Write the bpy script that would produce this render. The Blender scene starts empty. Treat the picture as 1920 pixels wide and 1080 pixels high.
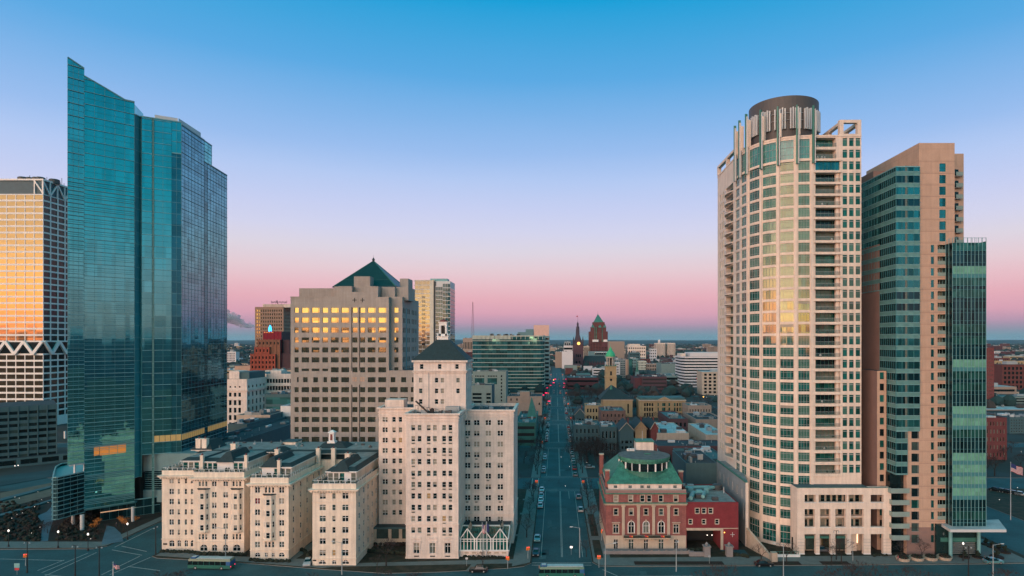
import bpy, math, random
from math import sin, cos, pi, sqrt, atan2, radians, floor
from mathutils import Matrix, Vector
random.seed(11)
S = bpy.context.scene
COL = S.collection

# ---------------------------------------------------------------- camera
F, HC, VX, VY = 1150.0, 64.0, 1042.0, 638.0      # focal length in px of a 1920 px wide frame, eye height, vanishing point
cam = bpy.data.objects.new('camera', bpy.data.cameras.new('camera'))
COL.objects.link(cam)
cam.location = (0, 0, HC)
cam.rotation_euler = (radians(90), 0, 0)
cam.data.sensor_width = 36
cam.data.lens = F / 1920 * 36
cam.data.shift_x = (960 - VX) / 1920
cam.data.shift_y = (VY - 540) / 1920
cam.data.clip_start = 1
cam.data.clip_end = 90000
S.camera = cam

# ---------------------------------------------------------------- light, sky, exposure
S.view_settings.view_transform = 'Standard'
S.view_settings.look = 'None'
S.view_settings.exposure = 0.0
S.view_settings.gamma = 1.0
SUN_AZ, SUN_EL = radians(34), radians(3)          # dawn glow low behind the viewer, a little to the left
sun = bpy.data.objects.new('sun', bpy.data.lights.new('sun', 'SUN'))
COL.objects.link(sun)
sun.data.energy = 4.0
sun.data.angle = radians(72)
sun.data.color = (1.0, 0.62, 0.46)
_d = Vector((sin(SUN_AZ) * cos(SUN_EL), cos(SUN_AZ) * cos(SUN_EL), -sin(SUN_EL)))
sun.rotation_euler = _d.to_track_quat('-Z', 'Y').to_euler()

def srgb(r, g, b):
 def c(v):
  v /= 255.0
  return v / 12.92 if v <= .04045 else ((v + .055) / 1.055) ** 2.4
 return (c(r), c(g), c(b))

world = bpy.data.worlds.new("World")
S.world = world
world.use_nodes = True
def build_world():
 nt = world.node_tree; N = nt.nodes; L = nt.links
 N.clear()
 out = N.new('ShaderNodeOutputWorld')
 tc = N.new('ShaderNodeTexCoord')
 sep = N.new('ShaderNodeSeparateXYZ'); L.new(tc.outputs['Generated'], sep.inputs[0])
 def ramp(stops, inp):
  r = N.new('ShaderNodeValToRGB')
  e = r.color_ramp.elements
  while len(e) > 1: e.remove(e[-1])
  e[0].position = stops[0][0]; e[0].color = (*stops[0][1], 1)
  for p, c in stops[1:]:
   k = e.new(p); k.color = (*c, 1)
  r.color_ramp.interpolation = 'B_SPLINE' if False else 'LINEAR'
  L.new(inp, r.inputs[0]); return r.outputs[0]
 def math_(op, a, b=None, c=None, clamp=False):
  m = N.new('ShaderNodeMath'); m.operation = op; m.use_clamp = clamp
  for i, v in enumerate((a, b, c)):
   if v is None: continue
   if isinstance(v, (int, float)): m.inputs[i].default_value = v
   else: L.new(v, m.inputs[i])
  return m.outputs[0]
 nz = N.new('ShaderNodeTexNoise'); nz.inputs['Scale'].default_value = 3.0; nz.inputs['Detail'].default_value = 5
 mp = N.new('ShaderNodeMapping'); mp.inputs['Scale'].default_value = (1, 1, 7); L.new(tc.outputs['Generated'], mp.inputs[0]); L.new(mp.outputs[0], nz.inputs['Vector'])
 z = math_('ADD', sep.outputs[2], math_('MULTIPLY_ADD', nz.outputs['Fac'], .010, -.005))
 west = ramp([(0.0, srgb(96, 148, 165)), (0.0078, srgb(118, 150, 166)), (0.0174, srgb(150, 146, 167)), (0.027, srgb(186, 151, 175)),
     (0.042, srgb(219, 163, 182)), (0.066, srgb(231, 175, 187)), (0.09, srgb(233, 191, 200)), (0.113, srgb(230, 205, 213)), (0.142, srgb(222, 214, 227)),
     (0.172, srgb(212, 213, 238)), (0.207, srgb(199, 208, 242)), (0.25, srgb(180, 202, 243)), (0.29, srgb(154, 190, 239)), (0.39, srgb(92, 170, 228)), (0.485, srgb(26, 160, 217)), (0.60, (.0, .44, .62)),
     (1.0, (.0, .55, .66))], z)
 east = ramp([(0.0, srgb(150, 110, 120)), (0.03, srgb(225, 165, 170)), (0.08, srgb(215, 188, 205)), (0.13, srgb(150, 190, 215)),
     (0.2, srgb(45, 180, 212)), (0.3, srgb(10, 165, 205)), (0.5, (0, .34, .5)), (0.65, (0, .42, .58)), (1.0, (0, .55, .66))], z)
 f = math_('MULTIPLY_ADD', sep.outputs[1], 1.2, 0.6, True)
 mx = N.new('ShaderNodeMix'); mx.data_type = 'RGBA'
 L.new(f, mx.inputs[0]); L.new(east, mx.inputs[6]); L.new(west, mx.inputs[7])
 # sunrise glow towards the lake
 hx = math_('MULTIPLY', sep.outputs[0], -sin(GLOW_AZ)); hy = math_('MULTIPLY', sep.outputs[1], -cos(GLOW_AZ))
 dot = math_('ADD', hx, hy)
 hor = math_('SQRT', math_('ADD', math_('MULTIPLY', sep.outputs[0], sep.outputs[0]), math_('MULTIPLY', sep.outputs[1], sep.outputs[1])))
 ca = math_('DIVIDE', dot, math_('MAXIMUM', hor, 0.001))
 mr = N.new('ShaderNodeMapRange'); mr.interpolation_type = 'SMOOTHSTEP'
 mr.inputs['From Min'].default_value = cos(radians(50)); mr.inputs['From Max'].default_value = cos(radians(38))
 L.new(ca, mr.inputs['Value'])
 glowA = ramp([(0.0, (.30, .06, .01)), (0.008, (.55, .16, .03)), (0.02, (.80, .38, .09)), (0.035, (.82, .55, .15)), (0.06, (.60, .45, .20)), (0.085, (.27, .22, .15)),
     (0.13, (.15, .14, .12)), (0.25, (.12, .12, .12)), (0.35, (.05, .05, .05)), (0.5, (0, 0, 0))], z)
 glowB = ramp([(0.0, (.30, .04, .01)), (0.01, (.75, .13, .02)), (0.035, (.95, .27, .04)), (0.065, (.80, .34, .07)), (0.10, (.42, .29, .13)), (0.14, (.18, .16, .13)), (0.25, (.12, .12, .12)), (0.35, (.05, .05, .05)), (0.5, (0, 0, 0))], z)
 az = math_('DIVIDE', sep.outputs[0], math_('MINIMUM', sep.outputs[1], -0.01))
 mz = N.new('ShaderNodeMapRange'); mz.interpolation_type = 'SMOOTHSTEP'; mz.inputs['From Min'].default_value = .50; mz.inputs['From Max'].default_value = .78; L.new(az, mz.inputs['Value'])
 gm = N.new('ShaderNodeMix'); gm.data_type = 'RGBA'; L.new(mz.outputs[0], gm.inputs[0]); L.new(glowA, gm.inputs[6]); L.new(glowB, gm.inputs[7]); glow = gm.outputs[2]
 gs = N.new('ShaderNodeVectorMath'); gs.operation = 'SCALE'
 L.new(glow, gs.inputs[0]); L.new(math_('MULTIPLY', mr.outputs[0], GLOW), gs.inputs['Scale'])
 add = N.new('ShaderNodeVectorMath'); add.operation = 'ADD'
 L.new(mx.outputs[2], add.inputs[0]); L.new(gs.outputs[0], add.inputs[1])
 bg = N.new('ShaderNodeBackground'); L.new(add.outputs[0], bg.inputs[0]); bg.inputs[1].default_value = 1.0
 L.new(bg.outputs[0], out.inputs[0])
GLOW = 8.5; GLOW_AZ = radians(28)
build_world()

# ---------------------------------------------------------------- px helpers (measurements taken off the photo -> metres)
def PX(px, Y): return (px - VX) * Y / F
def PZ(py, Y): return HC - (py - VY) * Y / F
def G(px, py):
 Y = HC * F / (py - VY)
 return (PX(px, Y), Y)

# ---------------------------------------------------------------- materials
M = {}
def mat(name, col, rough=.8, metal=0.0, ior=1.45, noise=.12, nscale=.35, streak=0.0, emis=None, estr=1.0, coat=0.0, col2=None, joints=None, spec=None, bump=0.0, cells=None, stint=None):
 m = bpy.data.materials.new(name); m.use_nodes = True
 nt = m.node_tree; N = nt.nodes; L = nt.links
 p = N['Principled BSDF']
 p.inputs['Roughness'].default_value = rough
 p.inputs['Metallic'].default_value = metal
 p.inputs['IOR'].default_value = ior
 if stint: p.inputs['Specular Tint'].default_value = (*stint, 1)
 if spec is not None: p.inputs['Specular IOR Level'].default_value = spec
 p.inputs['Coat Weight'].default_value = coat
 if emis:
  p.inputs['Emission Color'].default_value = (*emis, 1); p.inputs['Emission Strength'].default_value = estr
 geo = N.new('ShaderNodeNewGeometry')
 def mul(a, fac):
  v = N.new('ShaderNodeVectorMath'); v.operation = 'SCALE'
  L.new(a, v.inputs[0]); L.new(fac, v.inputs['Scale']); return v.outputs[0]
 rgb = N.new('ShaderNodeRGB'); rgb.outputs[0].default_value = (*col, 1)
 c = rgb.outputs[0]
 def noise_fac(scale, amp, stretch=(1, 1, 1), detail=4):
  mp = N.new('ShaderNodeMapping'); mp.inputs['Scale'].default_value = stretch
  L.new(geo.outputs['Position'], mp.inputs[0])
  n = N.new('ShaderNodeTexNoise'); n.inputs['Scale'].default_value = scale; n.inputs['Detail'].default_value = detail
  L.new(mp.outputs[0], n.inputs['Vector'])
  r = N.new('ShaderNodeMapRange'); r.inputs['From Min'].default_value = .3; r.inputs['From Max'].default_value = .7
  r.inputs['To Min'].default_value = 1 - amp; r.inputs['To Max'].default_value = 1 + amp
  L.new(n.outputs['Fac'], r.inputs['Value']); return r.outputs[0], n
 if col2:
  _, n = noise_fac(nscale, 0)
  r = N.new('ShaderNodeMapRange'); r.inputs['From Min'].default_value = .42; r.inputs['From Max'].default_value = .58
  L.new(n.outputs['Fac'], r.inputs['Value'])
  mx = N.new('ShaderNodeMix'); mx.data_type = 'RGBA'; L.new(r.outputs[0], mx.inputs[0]); L.new(c, mx.inputs[6]); mx.inputs[7].default_value = (*col2, 1)
  c = mx.outputs[2]
 if noise:
  c = mul(c, noise_fac(nscale, noise)[0])
  c = mul(c, noise_fac(2.7, noise * .6)[0])
 if streak:
  c = mul(c, noise_fac(1.0, streak, (1.3, 1.3, .07))[0])
 if joints:
  jw, jh, amt = joints
  sp = N.new('ShaderNodeSeparateXYZ'); L.new(geo.outputs['Position'], sp.inputs[0])
  ad = N.new('ShaderNodeMath'); L.new(sp.outputs[0], ad.inputs[0]); L.new(sp.outputs[1], ad.inputs[1])
  cb = N.new('ShaderNodeCombineXYZ'); L.new(ad.outputs[0], cb.inputs[0]); L.new(sp.outputs[2], cb.inputs[1])
  b = N.new('ShaderNodeTexBrick'); b.inputs['Scale'].default_value = 1; b.inputs['Mortar Size'].default_value = .02 * jh * 2
  b.inputs['Brick Width'].default_value = jw; b.inputs['Row Height'].default_value = jh
  b.inputs['Color1'].default_value = (1, 1, 1, 1); b.inputs['Color2'].default_value = (1 - amt * .5,) * 3 + (1,); b.inputs['Mortar'].default_value = (1 - amt,) * 3 + (1,)
  L.new(cb.outputs[0], b.inputs['Vector'])
  c = mul(c, b.outputs['Color'])
  # luminance of grey colour drives scale
 if cells:   # per-panel tint and tilt of curtain-wall glass
  cw, ch, amt, tilt = cells
  mp = N.new('ShaderNodeMapping'); mp.inputs['Scale'].default_value = (1 / cw, 1 / cw, 1 / ch)
  L.new(geo.outputs['Position'], mp.inputs[0])
  fl = N.new('ShaderNodeVectorMath'); fl.operation = 'FLOOR'; L.new(mp.outputs[0], fl.inputs[0])
  wn = N.new('ShaderNodeTexWhiteNoise'); L.new(fl.outputs[0], wn.inputs['Vector'])
  r = N.new('ShaderNodeMapRange'); r.inputs['To Min'].default_value = 1 - amt; r.inputs['To Max'].default_value = 1 + amt
  L.new(wn.outputs['Value'], r.inputs['Value']); c = mul(c, r.outputs[0])
  s1 = N.new('ShaderNodeVectorMath'); s1.operation = 'SUBTRACT'; L.new(wn.outputs['Color'], s1.inputs[0]); s1.inputs[1].default_value = (.5, .5, .5)
  s2 = N.new('ShaderNodeVectorMath'); s2.operation = 'SCALE'; L.new(s1.outputs[0], s2.inputs[0]); s2.inputs['Scale'].default_value = tilt
  s3 = N.new('ShaderNodeVectorMath'); s3.operation = 'ADD'; L.new(geo.outputs['Normal'], s3.inputs[0]); L.new(s2.outputs[0], s3.inputs[1])
  s4 = N.new('ShaderNodeVectorMath'); s4.operation = 'NORMALIZE'; L.new(s3.outputs[0], s4.inputs[0])
  L.new(s4.outputs[0], p.inputs['Normal'])
 if bump:
  _, n = noise_fac(.5, 0, detail=2)
  bp = N.new('ShaderNodeBump'); bp.inputs['Strength'].default_value = bump; bp.inputs['Distance'].default_value = .5
  L.new(n.outputs['Fac'], bp.inputs['Height']); L.new(bp.outputs[0], p.inputs['Normal'])
 L.new(c, p.inputs['Base Color'])
 M[name] = m
 return m

def make_materials():
 # stone, plaster, brick
 mat('cream_stone', (.70, .585, .52), .85, noise=.09, streak=.13, joints=(1.6, .8, .10))
 mat('cream_plaster', (.73, .61, .50), .85, noise=.08, streak=.13)
 mat('tan_granite', (.345, .30, .27), .7, noise=.09, streak=.10, joints=(3.2, 1.4, .08))
 mat('pale_precast', (.71, .58, .49), .8, noise=.07, streak=.10, joints=(3, 1.18, .07))
 mat('brown_precast', (.50, .33, .245), .8, noise=.06, streak=.05, joints=(5, 3.46, .10))
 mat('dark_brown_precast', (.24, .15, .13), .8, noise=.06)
 mat('white_frame', (.76, .71, .67), .6, noise=.05, streak=.04)
 mat('white_paint', (.72, .70, .68), .6, noise=.05)
 mat('red_brick', (.25, .088, .080), .85, streak=.15, noise=.16, nscale=.8, joints=(.5, .17, .25))
 mat('dark_red_brick', (.16, .045, .045), .85, noise=.15, nscale=.8)
 mat('brown_brick', (.17, .10, .085), .85, noise=.15, nscale=.5)
 mat('limestone', (.44, .355, .28), .85, noise=.10, streak=.08)
 mat('yellow_stone', (.36, .26, .145), .85, noise=.10)
 mat('copper', (.045, .18, .13), .6, noise=.24, nscale=.5, streak=.25)
 mat('dark_copper', (.04, .16, .13), .6, noise=.15)
 mat('slate', (.018, .035, .040), .75, noise=.2, nscale=1.2)
 mat('roof_gravel', (.22, .23, .225), .95, noise=.22, nscale=.5)
 mat('roof_dark', (.030, .044, .052), .95, noise=.25, nscale=.3)
 mat('roof_pale', (.40, .43, .44), .9, noise=.2, nscale=.2)
 mat('roof_teal', (.06, .13, .135), .9, noise=.2, nscale=.2)
 mat('grey_wall', (.24, .26, .27), .85, noise=.08, streak=.06)
 mat('grey_metal', (.30, .33, .34), .5, noise=.05)
 mat('dark_metal', (.05, .055, .06), .5, noise=.08)
 mat('drum_metal', (.085, .075, .072), .55, noise=.07, streak=.06)
 mat('green_metal', (.06, .20, .16), .5, noise=.08)
 mat('steel_white', (.55, .55, .55), .45, noise=.04)
 mat('black', (.012, .012, .014), .6, noise=.1)
 mat('teal_panel', (.08, .24, .26), .6, noise=.08)
 mat('teal_wall', (.050, .105, .12), .8, noise=.08, streak=.05)
 # glass
 mat('glass_dark', (.006, .014, .016), .04, ior=1.5, noise=.3)
 mat('glass_teal', (.010, .085, .078), .05, ior=1.85, stint=(1, .9, .55), noise=.25, cells=(1.3, 3.5, .5, .02))
 mat('glass_warm', (.030, .038, .034), .04, ior=2.2, stint=(1, .82, .38), noise=.3, cells=(3, 4, .2, .02))
 mat('glass_mid', (.04, .065, .06), .06, ior=1.6, noise=.3)
 mat('curtain_green', (.055, .15, .125), .06, ior=1.85, stint=(1, .9, .55), noise=.2, nscale=2.5)
 mat('blind', (.26, .235, .19), .55, coat=.35, noise=.06)
 mat('curtain', (.11, .125, .105), .6, coat=.4, noise=.2, nscale=2.5)
 mat('glass_lit', (.05, .04, .03), .2, noise=.1, emis=(1, .55, .22), estr=.3)
 mat('glass_red', (.16, .01, .02), .2, noise=.1)
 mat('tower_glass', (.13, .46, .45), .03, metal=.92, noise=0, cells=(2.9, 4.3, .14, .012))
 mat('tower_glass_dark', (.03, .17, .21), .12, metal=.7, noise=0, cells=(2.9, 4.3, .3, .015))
 mat('tower_glass_deep', (.10, .30, .36), .03, metal=.92, noise=0, cells=(2.9, 4.3, .22, .014))  # tower_glass darkened for the right-hand faces, dimmer reflections put into colour
 mat('tower_mullion', (.05, .20, .22), .45, noise=.05)
 mat('tower_fin', (.17, .34, .36), .4, noise=.05)
 mat('res_glass', (.035, .19, .19), .04, metal=.75, noise=0, cells=(1.5, 3.46, .45, .015))
 mat('res_glass_dark', (.010, .045, .055), .05, metal=.5, noise=0, cells=(1.5, 3.46, .6, .015))
 mat('res_spandrel', (.11, .24, .23), .25, noise=.05, cells=(1.5, 1.15, .12, .01))
 mat('res_green', (.13, .33, .25), .25, noise=.05, cells=(1.5, 1.15, .15, .01))
 mat('rail_glass', (.10, .17, .16), .12, ior=1.6, noise=.1)
 M['rail_glass'].node_tree.nodes['Principled BSDF'].inputs['Alpha'].default_value = .32
 mat('office_glass', (.055, .20, .20), .05, metal=.6, noise=0, cells=(4.5, 3.9, .5, .012))
 # ground
 mat('asphalt', (.020, .074, .086), .9, noise=.26, nscale=.10, streak=.12)
 mat('asphalt_dark', (.018, .055, .065), .9, noise=.2, nscale=.1)
 mat('concrete', (.14, .155, .15), .9, noise=.12, nscale=.5, joints=(1.5, 1.5, .1))
 mat('kerb_stone', (.2, .2, .19), .9, noise=.1)
 mat('road_paint', (.34, .34, .32), .8, noise=.4, nscale=3)
 mat('lawn', (.018, .022, .012), .95, col2=(.035, .026, .016), noise=.3, nscale=.4)
 mat('garden', (.035, .018, .014), .95, col2=(.014, .015, .010), noise=.4, nscale=.5)
 mat('tan_ground', (.13, .10, .075), .95, noise=.2, nscale=.3)
 mat('bark', (.030, .022, .020), .95, noise=.2)
 mat('twig', (.050, .036, .035), .95, noise=.2)
 mat('twig_orange', (.30, .11, .03), .9, noise=.2, emis=(1, .32, .04), estr=.12)
 mat('evergreen', (.012, .022, .014), .95, noise=.3, nscale=2)
 mat('hedge', (.016, .022, .014), .95, noise=.3, nscale=2)
 mat('red_lamp', (.3, .01, .02), .4, noise=0, emis=(1, .02, .12), estr=2.5)
 mat('white_lamp', (.5, .5, .5), .4, noise=0, emis=(1, .85, .75), estr=2.5)
 mat('amber_lamp', (.5, .3, .05), .4, noise=0, emis=(1, .45, .08), estr=4)
 mat('signal_yellow', (.55, .14, .02), .5, noise=.05, emis=(1, .2, .02), estr=.25)
 mat('flame_blue', (.1, .4, .6), .3, noise=0, emis=(.02, .45, 1), estr=2.2)
 mat('clock_face', (.8, .6, .2), .4, noise=0, emis=(1, .55, .10), estr=1.5)
 mat('flag_red', (.45, .05, .06), .8, noise=.05)
 mat('flag_white', (.6, .58, .58), .8, noise=.05)
 mat('flag_blue', (.03, .04, .14), .8, noise=.05)
 mat('pink_coat', (.45, .12, .14), .9, noise=.05)
 mat('cloth_dark', (.03, .03, .04), .9, noise=.05)
 mat('skin', (.45, .25, .18), .7, noise=0)
 for n, c in (('car_white', (.55, .57, .58)), ('car_grey', (.16, .18, .20)), ('car_black', (.012, .014, .018)), ('car_teal', (.12, .30, .32)), ('car_red', (.25, .02, .02)), ('car_silver', (.35, .38, .40))):
  mat(n, c, .35, metal=.3, noise=0, coat=.5)
 mat('bus_green', (.012, .12, .095), .4, noise=.08, coat=.3)
 mat('bus_blue', (.02, .10, .25), .4, noise=.05)
 mat('bus_roof', (.42, .46, .46), .6, noise=.12, nscale=1.5)
 mat('rubber', (.01, .01, .01), .8, noise=0)
make_materials()

# ---------------------------------------------------------------- mesh builder
ORG = {}
class MB:
 def __init__(s): s.v = []; s.f = []; s.mi = []; s.mats = []; s.mk = []
 def mark(s): s.mk.append((len(s.v), len(s.f)))
 def parts(s, name, parent):
  s.mark(); out = []
  for (v0, f0), (v1, f1) in zip(s.mk, s.mk[1:]):
   if f1 > f0:
    q = MB(); q.v = s.v[v0:v1]; q.f = [tuple(i - v0 for i in f) for f in s.f[f0:f1]]
    q.mats = sorted({s.mats[k] for k in s.mi[f0:f1]}); q.mi = [q.mats.index(s.mats[k]) for k in s.mi[f0:f1]]; out.append(q.build(name, parent))
  return out
 def _m(s, m):
  if m not in s.mats: s.mats.append(m)
  return s.mats.index(m)
 def poly(s, pts, m):
  i = len(s.v); s.v += [tuple(p) for p in pts]; s.f.append(tuple(range(i, i + len(pts)))); s.mi.append(s._m(m))
 def box(s, x0, x1, y0, y1, z0, z1, m, bottom=True):
  s.hexa([(x0, y0, z0), (x1, y0, z0), (x1, y1, z0), (x0, y1, z0), (x0, y0, z1), (x1, y0, z1), (x1, y1, z1), (x0, y1, z1)], m)
 def hexa(s, c, m):
  i = len(s.v); s.v += [tuple(p) for p in c]; k = s._m(m)
  for q in ((0, 3, 2, 1), (4, 5, 6, 7), (0, 1, 5, 4), (1, 2, 6, 5), (2, 3, 7, 6), (3, 0, 4, 7)):
   s.f.append(tuple(i + a for a in q)); s.mi.append(k)
 def obox(s, cx, cy, z0, z1, dx, dy, a, m):
  ca, sa = cos(a), sin(a)
  q = [(cx + ca * u - sa * v, cy + sa * u + ca * v) for u, v in ((-dx, -dy), (dx, -dy), (dx, dy), (-dx, dy))]
  s.hexa([(x, y, z0) for x, y in q] + [(x, y, z1) for x, y in q], m)
 def bar(s, p, q, w, m, n=4, w2=None):
  p = Vector(p); q = Vector(q); d = (q - p)
  if d.length < 1e-6: return
  d.normalize(); a = d.orthogonal().normalized() if abs(d.z) < .99 else Vector((1, 0, 0)); b = d.cross(a)
  if n == 4 and abs(d.z) < .99: a = Vector((0, 0, 1)).cross(d).normalized(); b = d.cross(a)
  i = len(s.v); k = s._m(m); w2 = w if w2 is None else w2; o = pi / 4 if n == 4 else 0; kk = sqrt(2) if n == 4 else 1
  for pt, r in ((p, w / 2 * kk), (q, w2 / 2 * kk)):
   for j in range(n):
    t = 2 * pi * j / n + o; s.v.append(tuple(pt + a * (cos(t) * r) + b * (sin(t) * r)))
  for j in range(n):
   s.f.append((i + j, i + (j + 1) % n, i + n + (j + 1) % n, i + n + j)); s.mi.append(k)
  if n >= 3:
   s.f.append(tuple(i + n + j for j in range(n))); s.mi.append(k); s.f.append(tuple(i + n - 1 - j for j in range(n))); s.mi.append(k)
 def lathe(s, cx, cy, prof, n, m, a0=0, a1=2 * pi, sx=1, sy=1):
  i = len(s.v); k = s._m(m); full = abs(a1 - a0 - 2 * pi) < 1e-6; c = n if full else n + 1
  for r, z in prof:
   for j in range(c):
    t = a0 + (a1 - a0) * j / n; s.v.append((cx + r * cos(t) * sx, cy + r * sin(t) * sy, z))
  for a in range(len(prof) - 1):
   for j in range(n):
    j2 = (j + 1) % c; s.f.append((i + a * c + j, i + a * c + j2, i + (a + 1) * c + j2, i + (a + 1) * c + j)); s.mi.append(k)
  if prof[-1][0] > .01: s.f.append(tuple(i + (len(prof) - 1) * c + j for j in range(c))); s.mi.append(k)
 def prism(s, pts, z0, z1, m, mtop=None, top=True):
  n = len(pts)
  for j in range(n):
   a, b = pts[j], pts[(j + 1) % n]
   s.poly([(a[0], a[1], z0), (b[0], b[1], z0), (b[0], b[1], z1), (a[0], a[1], z1)], m)
  if top: s.poly([(p[0], p[1], z1) for p in pts], mtop or m)
 def frustum(s, x0, x1, y0, y1, z0, X0, X1, Y0, Y1, z1, m):
  s.hexa([(x0, y0, z0), (x1, y0, z0), (x1, y1, z0), (x0, y1, z0), (X0, Y0, z1), (X1, Y0, z1), (X1, Y1, z1), (X0, Y1, z1)], m)
 def blob(s, c, r, m, seed=0, n=6):
  rnd = random.Random(seed); cx, cy, cz = c
  prof = [(.55, -.6), (1, -.1), (.85, .5), (.3, .95)]
  i = len(s.v); k = s._m(m)
  for rr, zz in prof:
   for j in range(n):
    t = 2 * pi * j / n + rnd.random() * .5; q = rr * (0.75 + .5 * rnd.random())
    s.v.append((cx + cos(t) * q * r[0], cy + sin(t) * q * r[1], cz + (zz + rnd.uniform(-.15, .15)) * r[2]))
  for a in range(3):
   for j in range(n):
    s.f.append((i + a * n + j, i + a * n + (j + 1) % n, i + (a + 1) * n + (j + 1) % n, i + (a + 1) * n + j)); s.mi.append(k)
  s.f.append(tuple(i + 3 * n + j for j in range(n))); s.mi.append(k)
 def add(s, other, loc=(0, 0, 0), rz=0):
  i = len(s.v); ca, sa = cos(rz), sin(rz)
  s.v += [(loc[0] + ca * x - sa * y, loc[1] + sa * x + ca * y, loc[2] + z) for x, y, z in other.v]
  mp = [s._m(m) for m in other.mats]
  s.f += [tuple(i + a for a in f) for f in other.f]; s.mi += [mp[a] for a in other.mi]
 def mesh(s, name, org=(0, 0, 0), smooth=False):
  me = bpy.data.meshes.new(name)
  ox, oy, oz = org
  me.from_pydata([(x - ox, y - oy, z - oz) for x, y, z in s.v], [], s.f)
  for m in s.mats: me.materials.append(M[m])
  me.polygons.foreach_set('material_index', s.mi)
  if smooth: me.polygons.foreach_set('use_smooth', [True] * len(s.f))
  me.update()
  return me
 def build(s, name, parent=None, kind=None, label=None, cat=None, group=None, org=None, smooth=False):
  if not s.f: return None
  if parent is not None: o_ = ORG.get(parent.name, (0, 0, 0))
  elif org is not None: o_ = org
  else:
   n = len(s.v); o_ = (sum(p[0] for p in s.v) / n, sum(p[1] for p in s.v) / n, min(p[2] for p in s.v))
  ob = bpy.data.objects.new(name, s.mesh(name, o_, smooth)); COL.objects.link(ob)
  if parent is not None: ob.parent = parent; ORG[ob.name] = o_
  else: ob.location = o_; ORG[ob.name] = o_
  tag(ob, label, cat, group, kind)
  return ob
def tag(o, label=None, cat=None, group=None, kind=None):
 for k, v in (('label', label), ('category', cat), ('group', group), ('kind', kind)):
  if v: o[k] = v
 return o
def thing(name, loc, label, cat, group=None):
 o = bpy.data.objects.new(name, None); COL.objects.link(o); o.location = loc; o.empty_display_size = 1
 ORG[o.name] = tuple(loc); return tag(o, label, cat, group)
def copy_tree(o, parent=None):
 c = o.copy(); COL.objects.link(c)
 if parent is not None: c.parent = parent
 for ch in list(o.children): copy_tree(ch, c)
 return c
def place(proto, loc, rz=0, label=None, group=None, scale=1, first=[]):
 o = proto if proto.name not in first else copy_tree(proto)
 if proto.name not in first: first.append(proto.name)
 o.location = loc; o.rotation_euler = (0, 0, rz); o.scale = (scale,) * 3
 tag(o, label, None, group); return o

# ---------------------------------------------------------------- walls with real openings, windows
def flat(x, y, tx, ty, z0=0):
 """wall plane from (x,y) running along (tx,ty), outside on the side of (ty,-tx); u along, v height, d depth inward"""
 l = sqrt(tx * tx + ty * ty); tx /= l; ty /= l; nx, ny = ty, -tx
 return lambda u, v, d: (x + tx * u - nx * d, y + ty * u - ny * d, z0 + v)
def facade(mb, P, u0, u1, v0, v1, ops, depth, m, us=(), jamb=None):
 U = sorted({round(a, 4) for a in [u0, u1, *us] + [a for o in ops for a in (o[0], o[1])] if u0 - 1e-6 <= a <= u1 + 1e-6})
 V = sorted({round(a, 4) for a in [v0, v1] + [a for o in ops for a in (o[2], o[3])] if v0 - 1e-6 <= a <= v1 + 1e-6})
 import bisect
 vert = {}
 def vid(a, b):
  if (a, b) not in vert: vert[(a, b)] = len(mb.v); mb.v.append(tuple(P(U[a], V[b], 0)))
  return vert[(a, b)]
 hole = set()
 for o in ops:
  a0 = bisect.bisect_left(U, round(o[0], 4)); a1 = bisect.bisect_left(U, round(o[1], 4))
  b0 = bisect.bisect_left(V, round(o[2], 4)); b1 = bisect.bisect_left(V, round(o[3], 4))
  for a in range(a0, a1):
   for b in range(b0, b1): hole.add((a, b))
 k = mb._m(m)
 # merge vertically uninterrupted runs
 for a in range(len(U) - 1):
  b = 0
  while b < len(V) - 1:
   if (a, b) in hole: b += 1; continue
   e = b
   while e + 1 < len(V) - 1 and (a, e + 1) not in hole: e += 1
   mb.f.append((vid(a, b), vid(a + 1, b), vid(a + 1, e + 1), vid(a, e + 1))); mb.mi.append(k)
   b = e + 1
 j = jamb or m
 for o in ops:
  dd = o[4] if len(o) > 4 else depth
  ua, ub, va, vb = o[:4]
  A, B, C, D = P(ua, va, 0), P(ub, va, 0), P(ub, vb, 0), P(ua, vb, 0)
  a, b, c, d = P(ua, va, dd), P(ub, va, dd), P(ub, vb, dd), P(ua, vb, dd)
  mb.poly([A, B, b, a], j); mb.poly([B, C, c, b], j); mb.poly([C, D, d, c], j); mb.poly([D, A, a, d], j)
WC = {}
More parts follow.
